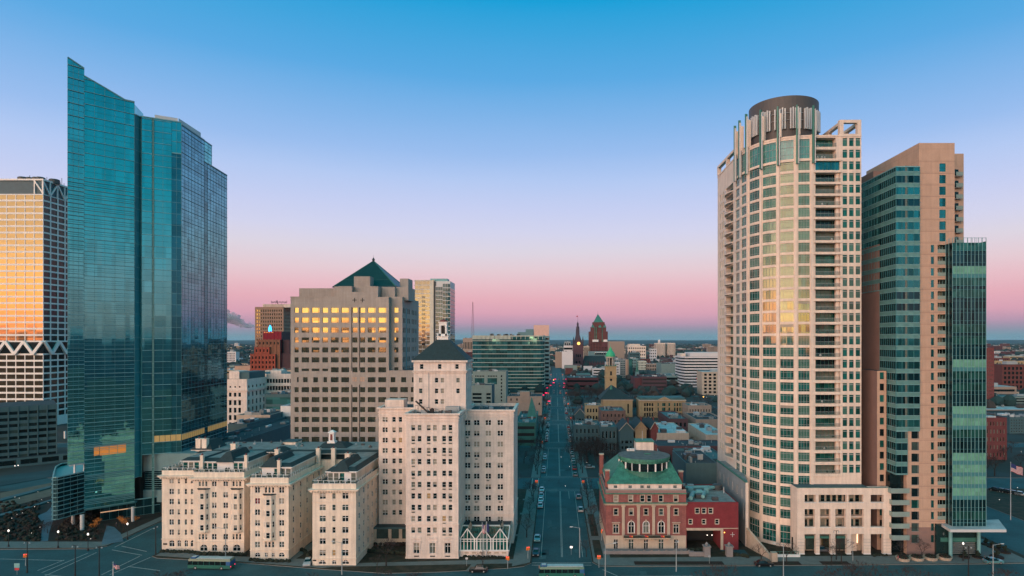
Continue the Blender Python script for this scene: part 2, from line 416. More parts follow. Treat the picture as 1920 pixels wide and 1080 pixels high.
def win_parts(w, h, style, g, fr, bl):
 key = (round(w, 2), round(h, 2), style, g, fr, bl)
 if key in WC: return WC[key]
 a = MB(); b = MB()
 a.poly([(-w / 2, 0, 0), (w / 2, 0, 0), (w / 2, 0, h), (-w / 2, 0, h)], g)
 if bl: a.poly([(-w / 2, -.015, h * (1 - bl)), (w / 2, -.015, h * (1 - bl)), (w / 2, -.015, h), (-w / 2, -.015, h)], 'blind')
 if fr:
  t = .04; y0, y1 = -.10, .0
  def vbar(x, tt=t, z0=0, z1=h): b.box(x - tt / 2, x + tt / 2, y0, y1, z0, z1, fr)
  def hbar(z, tt=t): b.box(-w / 2, w / 2, y0 - .01, y1, z - tt / 2, z + tt / 2, fr)
  if style != 'open':
   vbar(-w / 2 + t / 2); vbar(w / 2 - t / 2); hbar(t / 2); hbar(h - t / 2)
  if style == 'rail': hbar(h * .5)
  elif style == 'double': vbar(0, .16); hbar(h * .5, .05)
  elif style == 'cross': vbar(0, .10); hbar(h * .68, .10)
  elif style == 'triple':
   vbar(-w / 6); vbar(w / 6); hbar(h * .72)
  elif style == 'quad':
   for q in (-.25, 0, .25): vbar(w * q, .06)
   hbar(h * .80, .06); hbar(h * .2, .06)
  elif style == 'tall':
   for q in (-.25, 0, .25): vbar(w * q, .06)
   hbar(h * .62, .10); hbar(h * .24, .08); hbar(h * .93, .06)
  elif style == 'side': vbar(w * .36, .08)
  elif style == 'lights':
   k = max(2, int(round(w / 1.3)))
   for q in range(1, k): vbar(-w / 2 + w * q / k, .06)
  elif style == 'transom': hbar(h * .80, .16)
  elif style == 'arch':
   vbar(0, .10); hbar(h * .6, .10)
   n = 6
   for sgn in (-1, 1):
    prev = None
    for i in range(n + 1):
     t_ = pi / 2 * i / n; x = sgn * w / 2 * cos(t_); z = h - w / 2 + w / 2 * sin(t_)
     if prev:
      b.poly([(prev[0], -.12, prev[1]), (x, -.12, z), (x, -.12, h + .01), (prev[0], -.12, h + .01)], WALLFILL[0])
     prev = (x, z)
 WC[key] = (a, b); return WC[key]
WALLFILL = ['cream_plaster']
MESHC = {}
class Bld:
 def __init__(s, name, x, y, label, cat, group=None):
  s.root = thing(name, (x, y, 0), label, cat, group); s.wins = []; s.fill = 'cream_plaster'
 def win(s, P, u, v, w, h, dep, style='rail', g='glass_dark', fr='white_paint', bl=0, inset=.03):
  o = P(u + w / 2, v, dep - inset); t1 = P(u + w, v, dep); t0 = P(u, v, dep)
  s.wins.append((o, atan2(t1[1] - t0[1], t1[0] - t0[0]), w, h, style, g, fr, bl))
 def wall(s, mb, P, u0, u1, v0, v1, wins, depth, m, us=(), g=None, fr='white_paint'):
  """wins: (u centre, v bottom, w, h, style)"""
  ops = []
  for wn in wins:
   u, v, w, h = wn[:4]; st = wn[4] if len(wn) > 4 else 'rail'
   ops.append((u - w / 2, u + w / 2, v, v + h))
   if st == 'none': continue
   gg = wn[5] if len(wn) > 5 and wn[5] else None
   bl = 0
   if gg is None: gg, bl = (g or pick_hotel)()
   s.win(P, u - w / 2, v, w, h, depth, st, gg, fr if len(wn) < 7 else wn[6], bl)
  facade(mb, P, u0, u1, v0, v1, ops, depth, m, us)
 def finish(s, most=100):
  WALLFILL[0] = s.fill
  ox, oy, oz = s.root.location
  def rank(t):
   y = max(t[0][1], 50); return -t[2] * t[3] / (y * y)
  ws = sorted(s.wins, key=rank)
  for (o, rz, w, h, st, g, fr, bl) in ws[:most]:
   a, b = win_parts(w, h, st, g, fr, bl)
   key = (round(w, 2), round(h, 2), st, g, fr, bl, s.fill if st == 'arch' else 0)
   if key not in MESHC:
    ma = a.mesh('window_glass'); mbm = b.mesh('window_frame') if b.f else None
    MESHC[key] = (ma, mbm)
   ma, mbm = MESHC[key]
   ob = bpy.data.objects.new('window', ma); COL.objects.link(ob); ob.parent = s.root
   ob.location = (o[0] - ox, o[1] - oy, o[2] - oz); ob.rotation_euler = (0, 0, rz)
   if mbm:
    fo = bpy.data.objects.new('frame', mbm); COL.objects.link(fo); fo.parent = ob
  if ws[most:]:
   q = MB()
   for (o, rz, w, h, st, g, fr, bl) in ws[most:]:
    a, b = win_parts(w, h, st, g, fr, bl); q.add(a, o, rz); q.add(b, o, rz)
   q.build('window_field', s.root, kind='stuff')
R = random.Random(5)
def pick_hotel():
 r = R.random()
 if r < .012: return 'glass_lit', 0
 if r < .50: return 'glass_dark', 0
 if r < .62: return 'glass_mid', 0
 if r < .74: return 'glass_dark', .45
 if r < .84: return 'glass_dark', .7
 if r < .93: return 'curtain', 0
 return 'blind', 0
def pick_res():
 r = R.random()
 if r < .70: return 'glass_teal', 0
 if r < .97: return 'curtain_green', 0
 return 'glass_teal', .3
def pick_office():
 return 'glass_warm', 0
def pick_dark():
 return 'glass_dark', 0
def roof_parapet(mw, mr, x0, x1, y0, y1, z, wm, rm, h=.9, t=.4):
 mr.poly([(x0 + t, y0 + t, z - h), (x1 - t, y0 + t, z - h), (x1 - t, y1 - t, z - h), (x0 + t, y1 - t, z - h)], rm)
 o = [(x0, y0), (x1, y0), (x1, y1), (x0, y1)]; i = [(x0 + t, y0 + t), (x1 - t, y0 + t), (x1 - t, y1 - t), (x0 + t, y1 - t)]
 for k in range(4):
  a, b, c, d = o[k], o[(k + 1) % 4], i[(k + 1) % 4], i[k]
  mw.poly([(*a, z), (*b, z), (*c, z), (*d, z)], wm)
  mw.poly([(*d, z), (*c, z), (*c, z - h), (*d, z - h)], wm)
def clutter(mb, x0, x1, y0, y1, z, n, seed, mats=('grey_metal', 'steel_white', 'dark_metal', 'roof_gravel'), smax=3.0, hmax=1.8):
 r = random.Random(seed)
 for _ in range(n):
  w, d, h = r.uniform(.5, smax) / 2, r.uniform(.5, smax) / 2, r.uniform(.4, hmax)
  if x1 - x0 < 2 * w + .4 or y1 - y0 < 2 * d + .4: continue
  x, y = r.uniform(x0 + w, x1 - w), r.uniform(y0 + d, y1 - d)
  mb.box(x - w, x + w, y - d, y + d, z, z + h, r.choice(mats))
  if r.random() < .4: mb.lathe(x, y, [(min(w, d) * .6, z + h), (min(w, d) * .6, z + h + .3)], 8, 'dark_metal')
 for _ in range(n):
  x, y = r.uniform(x0, x1), r.uniform(y0, y1)
  mb.bar((x, y, z), (x, y, z + r.uniform(.5, 1.6)), .25, 'grey_metal', n=6)
# ================================================================ cream hotel tower with cupola
def hotel_tower():
 b = Bld('hotel_tower', -35, 190, 'tall cream stone hotel tower with dark hipped roof and white cupola', 'tower')
 b.fill = 'cream_stone'
 w = MB(); rf = MB(); co = MB(); ac = MB()
 W = 'cream_stone'
 # front block
 Y = 179.5; x0, x1 = PX(761, Y), PX(859.5, Y); zt = PZ(775, Y)
 P = flat(x0, Y, 1, 0); wins = []
 for cx in (774.8, 786.7, 803.8, 815.5, 832.7, 844.5):
  for cy in (802.2, 823, 845, 866, 888, 909, 930.5, 952, 973, 994.5):
   wins.append((PX(cx, Y) - x0, PZ(cy + 4.8, Y), 1.08, 1.6, 'rail'))
 for cx in (781, 811, 839.3):
  wins.append((PX(cx, Y) - x0, PZ(1037.5, Y), 1.6, 3.0, 'cross'))
  wins.append((PX(cx, Y) - x0, .15, 1.5, .8, 'rail', 'glass_dark'))
  for dx in (-1.05, 1.05): co.box(PX(cx, Y) + dx - .12, PX(cx, Y) + dx + .12, Y - .12, Y, PZ(1037.5, Y) - .1, PZ(1017, Y), W)
  co.box(PX(cx, Y) - 1.3, PX(cx, Y) + 1.3, Y - .25, Y, PZ(1017, Y), PZ(1014.5, Y), W)
  co.box(PX(cx, Y) - 1.3, PX(cx, Y) + 1.3, Y - .35, Y, PZ(1009.5, Y), PZ(1008, Y), W)
 b.wall(w, P, 0, x1 - x0, 0, zt, wins, .28, W)
 for cx in (774.8, 803.8, 832.7, 844.5):      # air conditioner sleeves under the sills
  for cy in (802.2, 823, 845, 866, 888, 909, 930.5, 952, 973, 994.5):
   if R.random() < .5: ac.mark(); ac.box(PX(cx, Y) - .45, PX(cx, Y) + .45, Y - .18, Y, PZ(cy + 4.6, Y) - .75, PZ(cy + 4.6, Y) - .38, 'curtain')
 for wn in wins[:60]:
  co.box(x0 + wn[0] - .62, x0 + wn[0] + .62, Y - .10, Y, wn[1] - .14, wn[1] - .003, W)
 for py, hh, pr in ((775, .5, .5), (783, .25, .25), (788, .2, .2), (982, .3, .2), (1044, .5, .12)):
  z = PZ(py, Y); co.box(x0 - pr, x1 + pr, Y - pr, Y, z - hh, z + .02, W)
  co.box(x1, x1 + pr, Y, 193, z - hh, z + .02, W); co.box(x0 - pr, x0, Y, 193, z - hh, z + .02, W)
 w.poly([(x1, Y, 0), (x1, 197, 0), (x1, 197, zt), (x1, Y, zt)], W); w.poly([(x0, Y, 0), (x0, 197, 0), (x0, 197, zt), (x0, Y, zt)], W)
 w.poly([(x0, 197, 30), (x1, 197, 30), (x1, 197, zt), (x0, 197, zt)], W)
 roof_parapet(w, rf, x0, x1, Y, 197, zt, W, 'roof_dark', .8)
 clutter(rf, x0 + 1, x1 - 1, Y + 1, Y + 9, zt - .8, 9, 3, ('dark_metal', 'black', 'grey_metal'), 2.2, 1.4)
 rf.bar((x0 + 6, Y + 5, zt - .8), (x0 + 1.5, Y + 6, zt + 3.0), .4, 'black'); 
 for k in range(8): rf.bar((x0 + 1 + k * .9, Y + 7.5, zt - .8), (x0 + 1 + k * .9, Y + 7.5, zt + 1.6 - k * .15), .08, 'dark_metal')
 rf.bar((x0 + 1, Y + 7.5, zt + 1.6), (x0 + 8, Y + 7.5, zt + .3), .1, 'dark_metal')
 rf.box(x1 - 5, x1 - .8, Y + 6.5, Y + 9, zt - .8, zt + 1.2, 'grey_metal')
 # right wing
 Y2 = 193.0; xr0, xr1 = x1, PX(963, Y2); zr = PZ(768, Y2); P = flat(xr0, Y2, 1, 0); wins = []
 for cx in (876.7, 893.8, 915.5, 938):
  for cy in [580 + q / 2.16 for q in (459, 502, 546, 589, 632, 676, 719, 763, 806, 850)]:
   wins.append((PX(cx, Y2) - xr0, PZ(cy + 4.8, Y2), 1.72, 1.6, 'double'))
 b.wall(w, P, 0, xr1 - xr0, 0, zr, wins, .28, W)
 for wn in wins: co.box(xr0 + wn[0] - .9, xr0 + wn[0] + .9, Y2 - .10, Y2, wn[1] - .14, wn[1] - .003, W)
 for wn in wins[::1]:
  if R.random() < .45: ac.mark(); ac.box(xr0 + wn[0] - .5, xr0 + wn[0] + .3, Y2 - .16, Y2, wn[1] - .7, wn[1] - .35, 'curtain')
 P = flat(xr1, Y2, 0, 1); wins = [(u, PZ(580 + q / 2.16 + 4.6, Y2), 1.1, 1.5, 'rail') for u in (4, 8, 12, 16) for q in (459, 502, 546, 589, 632, 676, 719, 763, 806, 850)]
 b.wall(w, P, 0, 20, 0, zr, wins, .28, W)
 w.poly([(xr0, 213, 0), (xr1, 213, 0), (xr1, 213, zr), (xr0, 213, zr)], W)
 for py, hh, pr in ((768, .5, .5), (776, .25, .25), (781, .2, .2), (963, .3, .2)):
  z = PZ(py, Y2); co.box(xr0, xr1 + pr, Y2 - pr, Y2, z - hh, z + .02, W); co.box(xr1, xr1 + pr, Y2, 213, z - hh, z + .02, W)
 roof_parapet(w, rf, xr0, xr1, Y2, 213, zr, W, 'roof_dark', 1.0)
 clutter(rf, xr0 + 3, xr1 - 1, 203, 211, zr - 1, 5, 9, smax=1.6, hmax=1.0)
 # left wing
 Y3 = 194.6; xl0 = PX(710, Y3); zl = PZ(764, Y3); P = flat(xl0, Y3, 1, 0); wins = []
 for cx, ww in ((722, 1.62), (738.7, 1.05), (750.8, 1.05)):
  for q in (446, 488, 530, 572, 614, 656, 698, 740, 781, 823):
   cy = 580 + q / 2.16; wins.append((PX(cx, Y3) - xl0, PZ(cy + 4.6, Y3), ww, 1.55, 'double' if ww > 1.3 else 'rail'))
 b.wall(w, P, 0, x0 - xl0, 0, zl, wins, .28, W)
 for wn in wins: co.box(xl0 + wn[0] - wn[2] / 2 - .1, xl0 + wn[0] + wn[2] / 2 + .1, Y3 - .10, Y3, wn[1] - .14, wn[1] - .003, W)
 w.poly([(xl0, Y3, 0), (xl0, 213, 0), (xl0, 213, zl), (xl0, Y3, zl)], W); w.poly([(xl0, 213, 0), (xr0, 213, 0), (xr0, 213, zl), (xl0, 213, zl)], W)
 for py, hh, pr in ((764, .5, .5), (772, .25, .25), (777, .2, .2)):
  z = PZ(py, Y3); co.box(xl0 - pr, x0, Y3 - pr, Y3, z - hh, z + .02, W); co.box(xl0 - pr, xl0, Y3, 213, z - hh, z + .02, W)
 roof_parapet(w, rf, xl0, x0, Y3, 213, zl, W, 'roof_dark', .8)
 co.box(PX(722, 198), PX(757, 198), 198, 203, zl - .8, PZ(749.5, 198), W)
 rf.poly([(x0, 197, zl - .8), (xr0, 197, zl - .8), (xr0, 213, zl - .8), (x0, 213, zl - .8)], 'roof_dark')
 # tower shaft
 Y4 = 190.0; t0, t1 = PX(775.5, Y4), PX(873.5, Y4); Yb = 203.0; ze = PZ(677, Y4); P = flat(t0, Y4, 1, 0); wins = []
 for cy, xs in ((687.4, (790.6, 824.4, 856.8)), (713, (788.8, 818.4, 829.5, 858.7)), (733, (788.8, 818.4, 829.5, 858.7)), (753, (788.8, 818.4, 829.5))):
  for cx in xs: wins.append((PX(cx, Y4) - t0, PZ(cy + 4.5, Y4), 1.05, 1.5, 'rail'))
 b.wall(w, P, 0, t1 - t0, zr - 3, ze, wins, .28, W)
 wins = [(u, PZ(cy + 4.5, Y4), 1.05, 1.5, 'rail') for u in (3, 6.5, 10) for cy in (687.4, 713, 733, 753)]
 b.wall(w, flat(t1, Y4, 0, 1), 0, Yb - Y4, zr - 3, ze, wins, .28, W)
 w.poly([(t0, Y4, 38), (t0, Yb, 38), (t0, Yb, ze), (t0, Y4, ze)], W); w.poly([(t0, Yb, 38), (t1, Yb, 38), (t1, Yb, ze), (t0, Yb, ze)], W)
 for py, hh, pr in ((675.5, .6, .55), (694.5, .35, .45), (697.5, .3, .25), (765, .2, .1)):
  z = PZ(py, Y4); co.box(t0 - pr, t1 + pr, Y4 - pr, Yb + pr, z - hh, z, W)
 co.bar((PX(804, Y4), Y4 - .06, 43), (PX(804, Y4), Y4 - .06, 54), .14, 'grey_wall')
 z0 = PZ(675.5, Y4) + .02; z1 = PZ(636.5, 196.5)
 rf.frustum(t0 - .5, t1 + .5, Y4 - .5, Yb + .5, z0, PX(821, 196.5), PX(842.5, 196.5), 194.8, 198.4, z1, 'slate')
 co.build('stone_trim', b.root)
 w.build('wall', b.root); rf.build('roof', b.root); ac.parts('air_conditioner', b.root)
 # cupola
 c = MB(); cx, cy = PX(831.7, 196.5), 196.5
 c.box(cx - 1.75, cx + 1.75, cy - 1.75, cy + 1.75, z1 - .2, z1 + .9, 'white_paint'); c.box(cx - 2, cx + 2, cy - 2, cy + 2, z1 + .9, z1 + 1.1, 'white_paint')
 for sx in (-1.6, 1.6):
  for sy in (-1.6, 1.6): c.lathe(cx + sx, cy + sy, [(.14, z1 + 1.1), (.26, z1 + 1.5), (.1, z1 + 1.9), (.01, z1 + 2.1)], 8, 'white_paint')
 zb = z1 + 1.1; zt2 = PZ(605, 196.5)
 for a, b_ in ((-1, -1), (1, -1), (1, 1), (-1, 1)):
  c.box(cx + a * .95 - .27, cx + a * .95 + .27, cy + b_ * .95 - .27, cy + b_ * .95 + .27, zb, zt2 - .8, 'white_paint')
 c.box(cx - 1.22, cx + 1.22, cy - 1.22, cy + 1.22, zb, zb + .7, 'white_paint'); c.box(cx - 1.24, cx + 1.24, cy - 1.24, cy + 1.24, zt2 - .9, zt2, 'white_paint')
 c.box(cx - 1.45, cx + 1.45, cy - 1.45, cy + 1.45, zt2, zt2 + .22, 'white_paint')
 for q in range(6):    # arched heads
  t = q / 6 * pi / 2
  for sg in (-1, 1):
   c.box(cx + sg * (.68 * cos(t)) - .06, cx + sg * .7, cy - 1.2, cy - 1.0, zt2 - 1.6 + .68 * sin(t), zt2 - .88, 'white_paint') if cos(t) < .98 else None
 ob = c.build('cupola', b.root); d = MB()
 d.lathe(cx, cy, [(1.4, zt2 + .22), (1.15, zt2 + .7), (.5, zt2 + 1.0), (.06, zt2 + 1.2), (.04, zt2 + 2.0)], 12, 'dark_red_brick'); d.build('cupola_roof', ob)
 d = MB(); d.box(cx - .72, cx + .72, cy - .1, cy + .1, zb + .7, zt2 - .9, 'black'); d.build('louvre', ob)
 # conservatory
 c = MB(); g = MB(); Yc = 181.0; a0, a1 = x1 + .02, PX(953, Yc); zb = PZ(1031, Yc); ze2 = PZ(1010, Yc)
 c.box(a0, a1, Yc, Y2 - .02, 0, zb, W); c.box(a0 - .0, a1 + .3, Yc - .3, Yc, zb - .35, zb, 'white_paint')
 for px in (871, 885, 899, 913, 927, 941): c.box(PX(px, Yc), PX(px + 8, Yc), Yc - .06, Yc, zb - 1.1, zb - .6, 'limestone')
 wd = (a1 - a0) / 3
 g.poly([(a0, Yc + .1, zb), (a1, Yc + .1, zb), (a1, Yc + .1, ze2), (a0, Yc + .1, ze2)], 'glass_teal')
 zr2, Yr = PZ(986, 187), 187.0
 g.poly([(a0, Yc + .1, ze2 + .1), (a1, Yc + .1, ze2 + .1), (a1, Yr, zr2), (a0, Yr, zr2)], 'glass_teal')
 c.poly([(a0, Yr, zr2), (a1, Yr, zr2), (a1, Y2, zr2 - .3), (a0, Y2, zr2 - .3)], 'roof_dark')
 c.poly([(a1, Yc + .1, zb), (a1, Y2, zb), (a1, Y2, zr2 - .3), (a1, Yr, zr2), (a1, Yc + .1, ze2)], 'glass_teal')
 c.bar((a0, Yr, zr2 + .1), (a1, Yr, zr2 + .1), .35, 'white_paint'); c.bar((a1, Yc, ze2), (a1, Yr, zr2), .3, 'white_paint'); c.bar((a0, Yc, ze2), (a0, Yr, zr2), .3, 'white_paint')
 for k in range(29):
  x = a0 + (a1 - a0) * k / 28; c.bar((x, Yc + .05, ze2 + .1), (x, Yr, zr2 + .03), .05, 'dark_copper')
 c.box(a0, a1, Yc - .08, Yc + .08, ze2 - .22, ze2 + .0, 'white_paint'); c.box(a0, a1, Yc - .06, Yc + .08, ze2 - .85, ze2 - .72, 'white_paint')
 for k in range(3):
  l, r_ = a0 + wd * k + .35, a0 + wd * (k + 1) - .35; mid = (l + r_) / 2; zp = PZ(991, Yc)
  g.poly([(l, Yc - .02, ze2), (r_, Yc - .02, ze2), (mid, Yc - .02, zp)], 'glass_teal')
  yb = Yc + (zp - ze2) / (zr2 - ze2) * (Yr - Yc) * .9
  g.poly([(l, Yc - .02, ze2), (mid, Yc - .02, zp), (mid, yb, zp), (l, Yc + .1, ze2)], 'glass_teal'); g.poly([(r_, Yc - .02, ze2), (mid, Yc - .02, zp), (mid, yb, zp), (r_, Yc + .1, ze2)], 'glass_teal')
  c.bar((l - .15, Yc - .1, ze2 - .1), (mid, Yc - .1, zp), .24, 'white_paint'); c.bar((r_ + .15, Yc - .1, ze2 - .1), (mid, Yc - .1, zp), .24, 'white_paint')
  c.bar((mid, Yc - .1, ze2), (mid, Yc - .1, zp), .14, 'white_paint')
  for q in (-.5, .5): c.bar((mid + q * (r_ - l) / 2, Yc - .08, ze2), (mid + q * (r_ - l) / 2, Yc - .08, ze2 + (zp - ze2) * .5), .08, 'white_paint')
  for q in range(5):
   x = l + (r_ - l) * q / 4; c.box(x - .1 - (.08 if q in (0, 4) else 0), x + .1 + (.08 if q in (0, 4) else 0), Yc - .1, Yc + .05, zb, ze2, 'white_paint')
 ob = c.build('conservatory', b.root); g.build('glazing', ob)
 # brick link pavilion
 c = MB(); g = MB(); Yp = 191.0; l, r_ = PX(699, Yp), x0 - .02; zp = PZ(991, Yp)
 c.box(l, r_, Yp, Y3 - .02, zp, zp + .35, 'roof_dark'); c.box(l - .3, r_, Yp - .3, Yp, zp - .1, zp + .4, 'teal_wall')
 for px in (700, 728, 748): c.box(PX(px, Yp), PX(px, Yp) + 1.0, Yp - .1, Yp + .5, 0, zp, 'limestone')
 c.box(l, r_, Yp + .02, Yp + .5, 0, PZ(1010, Yp), 'limestone'); g.box(l, r_, Yp + .1, Yp + .4, PZ(1010, Yp), zp, 'glass_mid')
 ob = c.build('link_pavilion', b.root); g.build('glazing', ob)
 b.finish()
hotel_tower()

# ================================================================ cream E-shaped apartment house
def apartments():
 b = Bld('apartment_house', -85, 195, 'cream seven storey apartment house with three wings, bracketed cornices and dark mansards', 'apartment house')
 w = MB(); rf = MB(); co = MB(); pent = MB(); rail = MB(); ch = MB()
 W = 'cream_plaster'
 def win(px, py, ww, hh, st, Y, x0, g=None): return (PX(px, Y) - x0, PZ(py, Y) - hh / 2, ww, hh, st, g)
 def zx(v): return 280 + v / 3.6
 def zy(v): return 780 + v / 3.6
 def cornice(x0, x1, Y, Yb, z, right=True, left=True):
  co.box(x0 - .25, x1 + .25, Y - .25, Y, z - .9, z - .5, W); co.box(x0 - .75, x1 + .75, Y - .8, Y, z - .5, z - .15, W); co.box(x0 - .95, x1 + .95, Y - 1.0, Y, z - .15, z, W)
  n = int((x1 - x0) / .75)
  for k in range(n + 1):
   x = x0 + (x1 - x0) * k / n; co.box(x - .13, x + .13, Y - .75, Y, z - .95, z - .5, W)
  for sx, on in ((x1, right), (x0, left)):
   if not on: continue
   s0, s1 = (sx, sx + .8) if sx == x1 else (sx - .8, sx)
   co.box(s0, s1, Y, Yb, z - .5, z - .15, W); co.box(s0, s1, Y, Yb, z - .14, z - .0, W)
   for k in range(int((Yb - Y) / .9)): co.box(s0, s1, Y + k * .9, Y + k * .9 + .26, z - .95, z - .5, W)
 def railing(pts, z, h=1.0):
  rail.mark()
  for a, c in zip(pts, pts[1:]):
   d = sqrt((c[0] - a[0]) ** 2 + (c[1] - a[1]) ** 2); n = max(1, int(d / 1.5))
   for k in range(n + 1):
    x = a[0] + (c[0] - a[0]) * k / n; y = a[1] + (c[1] - a[1]) * k / n; rail.box(x - .06, x + .06, y - .06, y + .06, z, z + h + .05, 'white_paint')
   for zz in (h, .15): rail.bar((*a, z + zz), (*c, z + zz), .08, 'white_paint')
   rail.poly([(*a, z + .2), (*c, z + .2), (*c, z + h - .05), (*a, z + h - .05)], 'rail_glass')
 def chimney(px, Y, z0, z1, ww=.9):
  ch.mark(); x = PX(px, Y); ch.box(x - ww / 2, x + ww / 2, Y - ww / 2, Y + ww / 2, z0, z1, W); ch.box(x - ww / 2 - .1, x + ww / 2 + .1, Y - ww / 2 - .1, Y + ww / 2 + .1, z1, z1 + .2, W)
  ch.lathe(x, Y, [(.3, z1 + .2), (.3, z1 + .55), (.15, z1 + .7)], 8, 'dark_red_brick')
 def oriel(px, Y, py_top, py_bot, rows, x0):
  xc = PX(px, Y); zt, zb = PZ(py_top, Y), PZ(py_bot, Y); hw, fw, d = 1.75, .95, .95
  pts = [(xc - hw, Y), (xc - fw, Y - d), (xc + fw, Y - d), (xc + hw, Y)]
  for (a, c) in zip(pts, pts[1:]):
   P = flat(a[0], a[1], c[0] - a[0], c[1] - a[1]); L = sqrt((c[0] - a[0]) ** 2 + (c[1] - a[1]) ** 2)
   ww = 1.05 if L > 1.5 else .62
   b.wall(w, P, 0, L, zb, zt, [(L / 2, PZ(r, Y) - .85, ww, 1.65, 'rail') for r in rows], .12, W)
  cap = [(xc - hw - .2, Y), (xc - fw - .15, Y - d - .25), (xc + fw + .15, Y - d - .25), (xc + hw + .2, Y)]
  co.prism(cap, zt, zt + .25, 'slate')
  co.prism([(p[0], p[1]) for p in cap], zb - .25, zb, W)
  for k, q in enumerate((.8, .55, .25)):
   co.prism([(xc - hw * q, Y), (xc - fw * q, Y - d * q), (xc + fw * q, Y - d * q), (xc + hw * q, Y)], zb - .25 - .22 * (k + 1), zb - .25 - .22 * k, W)
  for r in rows[:-1]:
   z = PZ(r, Y) - 1.1; co.prism([(xc - hw - .04, Y), (xc - fw - .02, Y - d - .06), (xc + fw + .02, Y - d - .06), (xc + hw + .04, Y)], z - .1, z + .05, W)
 Yr0, Yr1 = 203.0, 222.0
 # --- wing 1
 Y = 186.3; x0, x1 = PX(zx(85), Y), PX(zx(322), Y); z = PZ(zy(367), Y); wins = []
 for ry in (440, 510, 578, 648, 716, 785):
  for cx, ww in ((150, 1.3), (199, .65), (246, .65), (294, 1.3)): wins.append(win(zx(cx), zy(ry), ww, 1.65, 'double' if ww > 1 else 'rail', Y, x0))
 for cx, ww in ((152, 1.5), (201, 1.0), (249, 1.0), (295, 1.5)): wins.append(win(zx(cx), zy(860), ww, 1.9, 'arch', Y, x0, 'glass_dark'))
 b.wall(w, flat(x0, Y, 1, 0), 0, x1 - x0, 0, z, wins, .22, W)
 cornice(x0, x1, Y, Yr0, PZ(zy(400), Y), right=False)
 b.wall(w, flat(x0, Yr0, 0, -1), 0, Yr0 - Y, 0, z, [], .2, W)
 Yb_ = 184.5; a0, a1 = x1, PX(zx(640), Yb_); zB = PZ(zy(380), Yb_); wins = []
 for i, ry in enumerate((460, 532, 603, 673, 744, 815)):
  for cx in (438, 515): wins.append(win(zx(cx), zy(ry), 1.35, 1.65, 'double', Yb_, a0))
  if i in (0, 5):
   for cx in (362, 590):
    for dd in (-22, 0, 22): wins.append(win(zx(cx + dd), zy(ry), .6, 1.65, 'rail', Yb_, a0))
 for cx, ww in ((367, 2.2), (440, 1.5), (515, 1.5), (590, 2.2)): wins.append(win(zx(cx), zy(890), ww, 1.9, 'arch', Yb_, a0, 'glass_dark'))
 b.wall(w, flat(a0, Yb_, 1, 0), 0, a1 - a0, 0, zB, wins, .22, W)
 oriel(zx(367), Yb_, zy(492), zy(772), [zy(q) for q in (537, 607, 678, 748)], a0); oriel(zx(592), Yb_, zy(492), zy(772), [zy(q) for q in (537, 607, 678, 748)], a0)
 cornice(a0, a1, Yb_, Yr0, PZ(zy(415), Yb_))
 w.poly([(x1, Yb_, 0), (x1, Y, 0), (x1, Y, zB), (x1, Yb_, zB)], W)
 rows = [PZ(zy(q), Yb_) - .8 for q in (460, 532, 603, 673, 744, 815)]
 b.wall(w, flat(a1, Yb_, 0, 1), 0, Yr0 - Yb_, 0, zB, [(u, r, 1.1, 1.6, 'rail') for u in (4, 9, 14) for r in rows], .22, W)
 for py, pr in ((zy(472), .12), (zy(845), .2)):
  co.box(a0 - .05, a1 + .1, Yb_ - pr, Yb_, PZ(py, Yb_) - .2, PZ(py, Yb_), W); co.box(x0 - .1, x1, Y - pr, Y, PZ(py - 5, Y) - .2, PZ(py - 5, Y), W)
 railing([(x0, 196), (x0, Y + .2), (x1, Y + .2), (x1, Yb_ + .2), (a1, Yb_ + .2), (a1, 196)], zB - .1)
 fl = zB - .5
 rf.poly([(x0, Y, fl), (x1, Y, fl), (x1, Yr0, fl), (x0, Yr0, fl)], 'roof_dark'); rf.poly([(x1, Yb_, fl - .004), (a1, Yb_, fl - .004), (a1, Yr0, fl - .004), (x1, Yr0, fl - .004)], 'roof_dark')
 def penthouse(p0, p1, Yf, Yb, z0, segs, ze=26.3, zt=27.5, seed=1):
  L = p1 - p0; n = int(L / 1.5); P = flat(p0, Yf, 1, 0); r = random.Random(seed)
  wins = [((k + .5) * L / n, z0 + .1, L / n - .25, ze - z0 - .45, 'rail', 'glass_teal' if r.random() < .6 else 'curtain') for k in range(n) if r.random() < .75]
  b.wall(pent, P, 0, L, z0, ze, wins, .12, 'white_paint')
  pent.poly([(p1, Yf, z0), (p1, Yb, z0), (p1, Yb, ze), (p1, Yf, ze)], W); pent.poly([(p0, Yf, z0), (p0, Yb, z0), (p0, Yb, ze), (p0, Yf, ze)], W)
  pent.box(p0 - .5, p1 + .5, Yf - .6, Yb, ze, ze + .22, 'white_paint')
  rf.frustum(p0 - .4, p1 + .4, Yf - .5, Yb, ze + .22, p0 + .8, p1 - .8, Yf + 1.2, Yb, zt, 'slate')
  rf.poly([(p0 + 1.0, Yf + 1.4, zt + .04), (p1 - 1.0, Yf + 1.4, zt + .04), (p1 - 1.0, Yb, zt + .04), (p0 + 1.0, Yb, zt + .04)], 'roof_gravel')
 def hipcap(px0, px1, Yf, Yb, z0, z1):
  p0, p1 = PX(px0, Yf), PX(px1, Yf); rf.box(p0, p1, Yf, Yb, z0 - .3, z0, 'white_paint'); m = (p1 - p0)
  rf.frustum(p0 - .3, p1 + .3, Yf - .3, Yb, z0, p0 + m * .36, p1 - m * .36, Yf + m * .4, Yb, z1, 'slate')
 penthouse(x0 + 3.5, x1 - .2, Y + 4.6, Yr0, fl, 6, 26.4, 27.4, 3); penthouse(x1, a1 - 1, Yb_ + 4.6, Yr0, fl, 8, 26.5, 27.5, 4)
 hipcap(zx(458), zx(566), Yb_ + 4.0, 200, 26.5, 29.3); hipcap(zx(280), zx(420), 204, 213, 27.6, 30.2)
